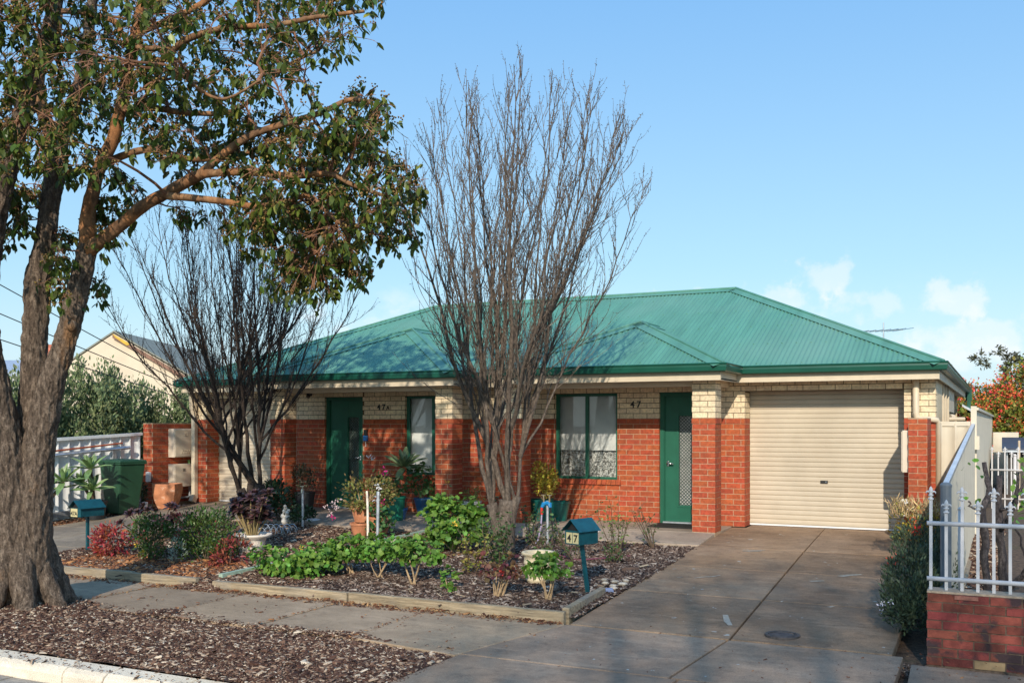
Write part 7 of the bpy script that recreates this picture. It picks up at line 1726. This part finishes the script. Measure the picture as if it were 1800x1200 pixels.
# ------------------------------------------------------------------ background vegetation
T_HEDGE = (T_LANCE[0] * np.array([1, 1.3, 1]), T_LANCE[1])
def bg_mass(name, label, cat, blobs, n, size, m, T=T_LANCE, kind=None, up=.6, trunk=None, group=None):
    t = thing(name, label, cat, blobs[0][0], group)
    if trunk:
        for pts, r_ in trunk:
            b = MB(); b.tube(pts, [r_ * (1 - .6 * i / (len(pts) - 1)) for i in range(len(pts))], 9); b.build("trunk", m_stemd, t)
    P, O = [], []
    even = name == 'street_tree'
    tot = sum(r[0] * r[2] for _, r in blobs)
    for c, r in blobs:
        k = int(n * r[0] * r[2] / tot); p, o = blob_points(k, c, r, .55 if not even else .9, max(8, int(k / (130 if not even else 12))), .22 if not even else .5, -.95); P.append(p); O.append(o)
    p = np.vstack(P); o = np.vstack(O); n = len(p)
    link("crown", leaf_mesh("crown", T, p, o * .6 + rnd(n, .5) + np.array([0, 0, up]), o + rnd(n, .6), RNG.uniform(.6, 1.3, n) * size), m, t, 'stuff')
    return t
def stems_for(blobs): return [([(c[0] + random.uniform(-.3, .3), c[1], -.2), (c[0], c[1], c[2] - r[2] * .5)], .06) for c, r in blobs]
hb = [((-17.25 + random.uniform(-.35, .35), 12.2 + i * .36, 1.25 + random.uniform(-.12, .12)), (.75, .62, 1.68 + random.uniform(-.22, .22) - .015 * i)) for i in range(20)]
for i, bl in enumerate(hb): pass
bg_mass("olive_hedge", "tall grey green olive like hedge behind the white steel fence", "hedge", hb, 62000, .085, G['grey'], T_HEDGE, up=1.2, trunk=stems_for(hb))
hb2 = [((-21.5 + random.uniform(-.3, .3), 13.5 + i * 1.0, 1.1), (1.1, .9, 1.5)) for i in range(4)]
bg_mass("olive_hedge", "darker hedge glimpsed left of the gum trunk", "hedge", hb2, 12000, .09, G['grey'], T_HEDGE, up=1.2, trunk=stems_for(hb2))
ob = [((-.25, 33.6, 2.0), (1.2, 1.0, 1.15)), ((1.2, 33.9, 2.4), (1.5, 1.2, 1.35)), ((2.9, 34.2, 2.7), (1.7, 1.3, 1.5)), ((1.2, 33.2, 1.4), (1.8, 1.0, 1.0)), ((-.7, 33.2, 1.4), (.8, .8, .9)), ((.5, 33.0, 1.9), (1.1, .8, .9))]
oc = bg_mass("flowering_creeper", "dense yellow green creeper dotted with orange red flowers at the far right", "creeper", ob, 30000, .14, G['orange'], T_OVAL, up=.2, trunk=[([(.9, 33.8, -.2), (1.0, 33.8, 1.2)], .1)])
P = []; 
for c, r in ob: 
    p, o = blob_points(520, c, np.array(r) * 1.04, .3, 40, .25, -.9); P.append(p[p[:, 1] < c[1] + .2])
P = np.vstack(P); n = len(P)
fo = np.repeat(P, 4, 0) + rnd(4 * n, .05)
link("blossom", leaf_mesh("blossom", T_OVAL, fo, rnd(4 * n), rnd(4 * n) + np.array([0, -.6, .3]), RNG.uniform(.05, .10, 4 * n)), mat("orange_red_petal", (.66, .12, .04), .6, .1, 3, isl=.3, hue=.03, trans=.2), oc, 'stuff')
eb = [((.6, 66, 4.9), (1.0, 1, 1.0)), ((1.5, 67, 5.5), (1.2, 1, .8)), ((-1.2, 66, 5.4), (.6, .8, .7)), ((3.2, 68, 5.6), (1.6, 1, 1.1)), ((.9, 66, 4.2), (1.3, 1, .8)), ((4.5, 68, 4.6), (1.5, 1.2, 1.4)), ((-.3, 66.5, 6.1), (.5, .5, .35))]
bg_mass("distant_gum_tree", "distant ragged gum tree rising above the orange flowered creeper", "tree", eb, 5200, .2, G['euc'], up=-.1, trunk=[([(.8, 66.5, -.1), (.6, 66.5, 2.5), (.2, 66, 5)], .22), ([(.7, 66.5, 2), (2.0, 67, 4.5), (3, 68, 5.6)], .15)])
bg_mass("distant_tree", "rounded olive green treetop far behind the right gutter", "tree", [((-3.0, 96, 3.2), (2.6, 2, 2.6)), ((-.2, 98, 2.6), (3.0, 2, 2.2)), ((3.0, 98, 3.0), (3.0, 2, 2.4))], 3800, .35, mat("far_leaf", (.10, .105, .045), .7, .3, .3, isl=.4, hue=.02, trans=.1), up=.2, trunk=[([(-3, 96, -.1), (-3, 96, 3)], .25)])
# street trees and house across the road: they shade the lower right and show in the window glass
def shade_tree(label, base, spots, n, size):
    return bg_mass("street_tree", label, "tree", spots, n, size, G['dark'], T_OVAL, up=-.1, trunk=[([base, (base[0], base[1], base[2] + 3), (base[0] + .3, base[1], base[2] + 6)], .25)] + [([(base[0], base[1], 2.6), ((base[0] + c[0]) / 2, (base[1] + c[1]) / 2, (2.6 + c[2]) / 2 + .4), c], .09) for c, r in spots], group="street trees across the road")
shade_tree("broad street tree across the road whose shade falls over the footpath", (3.2, -9.5, -.55), [((2.2, -9.2, 9.4), (1.9, 1.8, 1.5)), ((4.2, -9.2, 10.0), (2.1, 2.0, 1.6)), ((6.4, -9.0, 9.6), (2.1, 2.0, 1.6)), ((8.2, -9.0, 9.0), (1.8, 1.7, 1.5)), ((3.2, -10.0, 11.0), (2.0, 1.8, 1.1)), ((5.4, -10.0, 11.2), (2.2, 1.8, 1.1)), ((7.4, -9.6, 10.9), (1.8, 1.6, 1.1)), ((1.4, -9.2, 8.2), (1.4, 1.5, 1.0)), ((4.6, -9, 8.2), (2.2, 1.6, 1.1)), ((6.8, -9, 7.9), (1.8, 1.6, 1.1))], 15000, .085)
oh = thing("opposite_house", "pale house across the street reflected in the window", "house", (-8, -19, -.5))
b = MB(); b.box(-16, -3, -24, -18, -.6, 2.6); b.build("wall", m_rend, oh)
b = MB(); b.prism([(-16.5, -17.5, 2.6), (-2.5, -17.5, 2.6), (-6, -21, 4.7), (-13, -21, 4.7)], (0, -.05, .06)); b.build("roof", MATS["grey_green_roof"], oh)
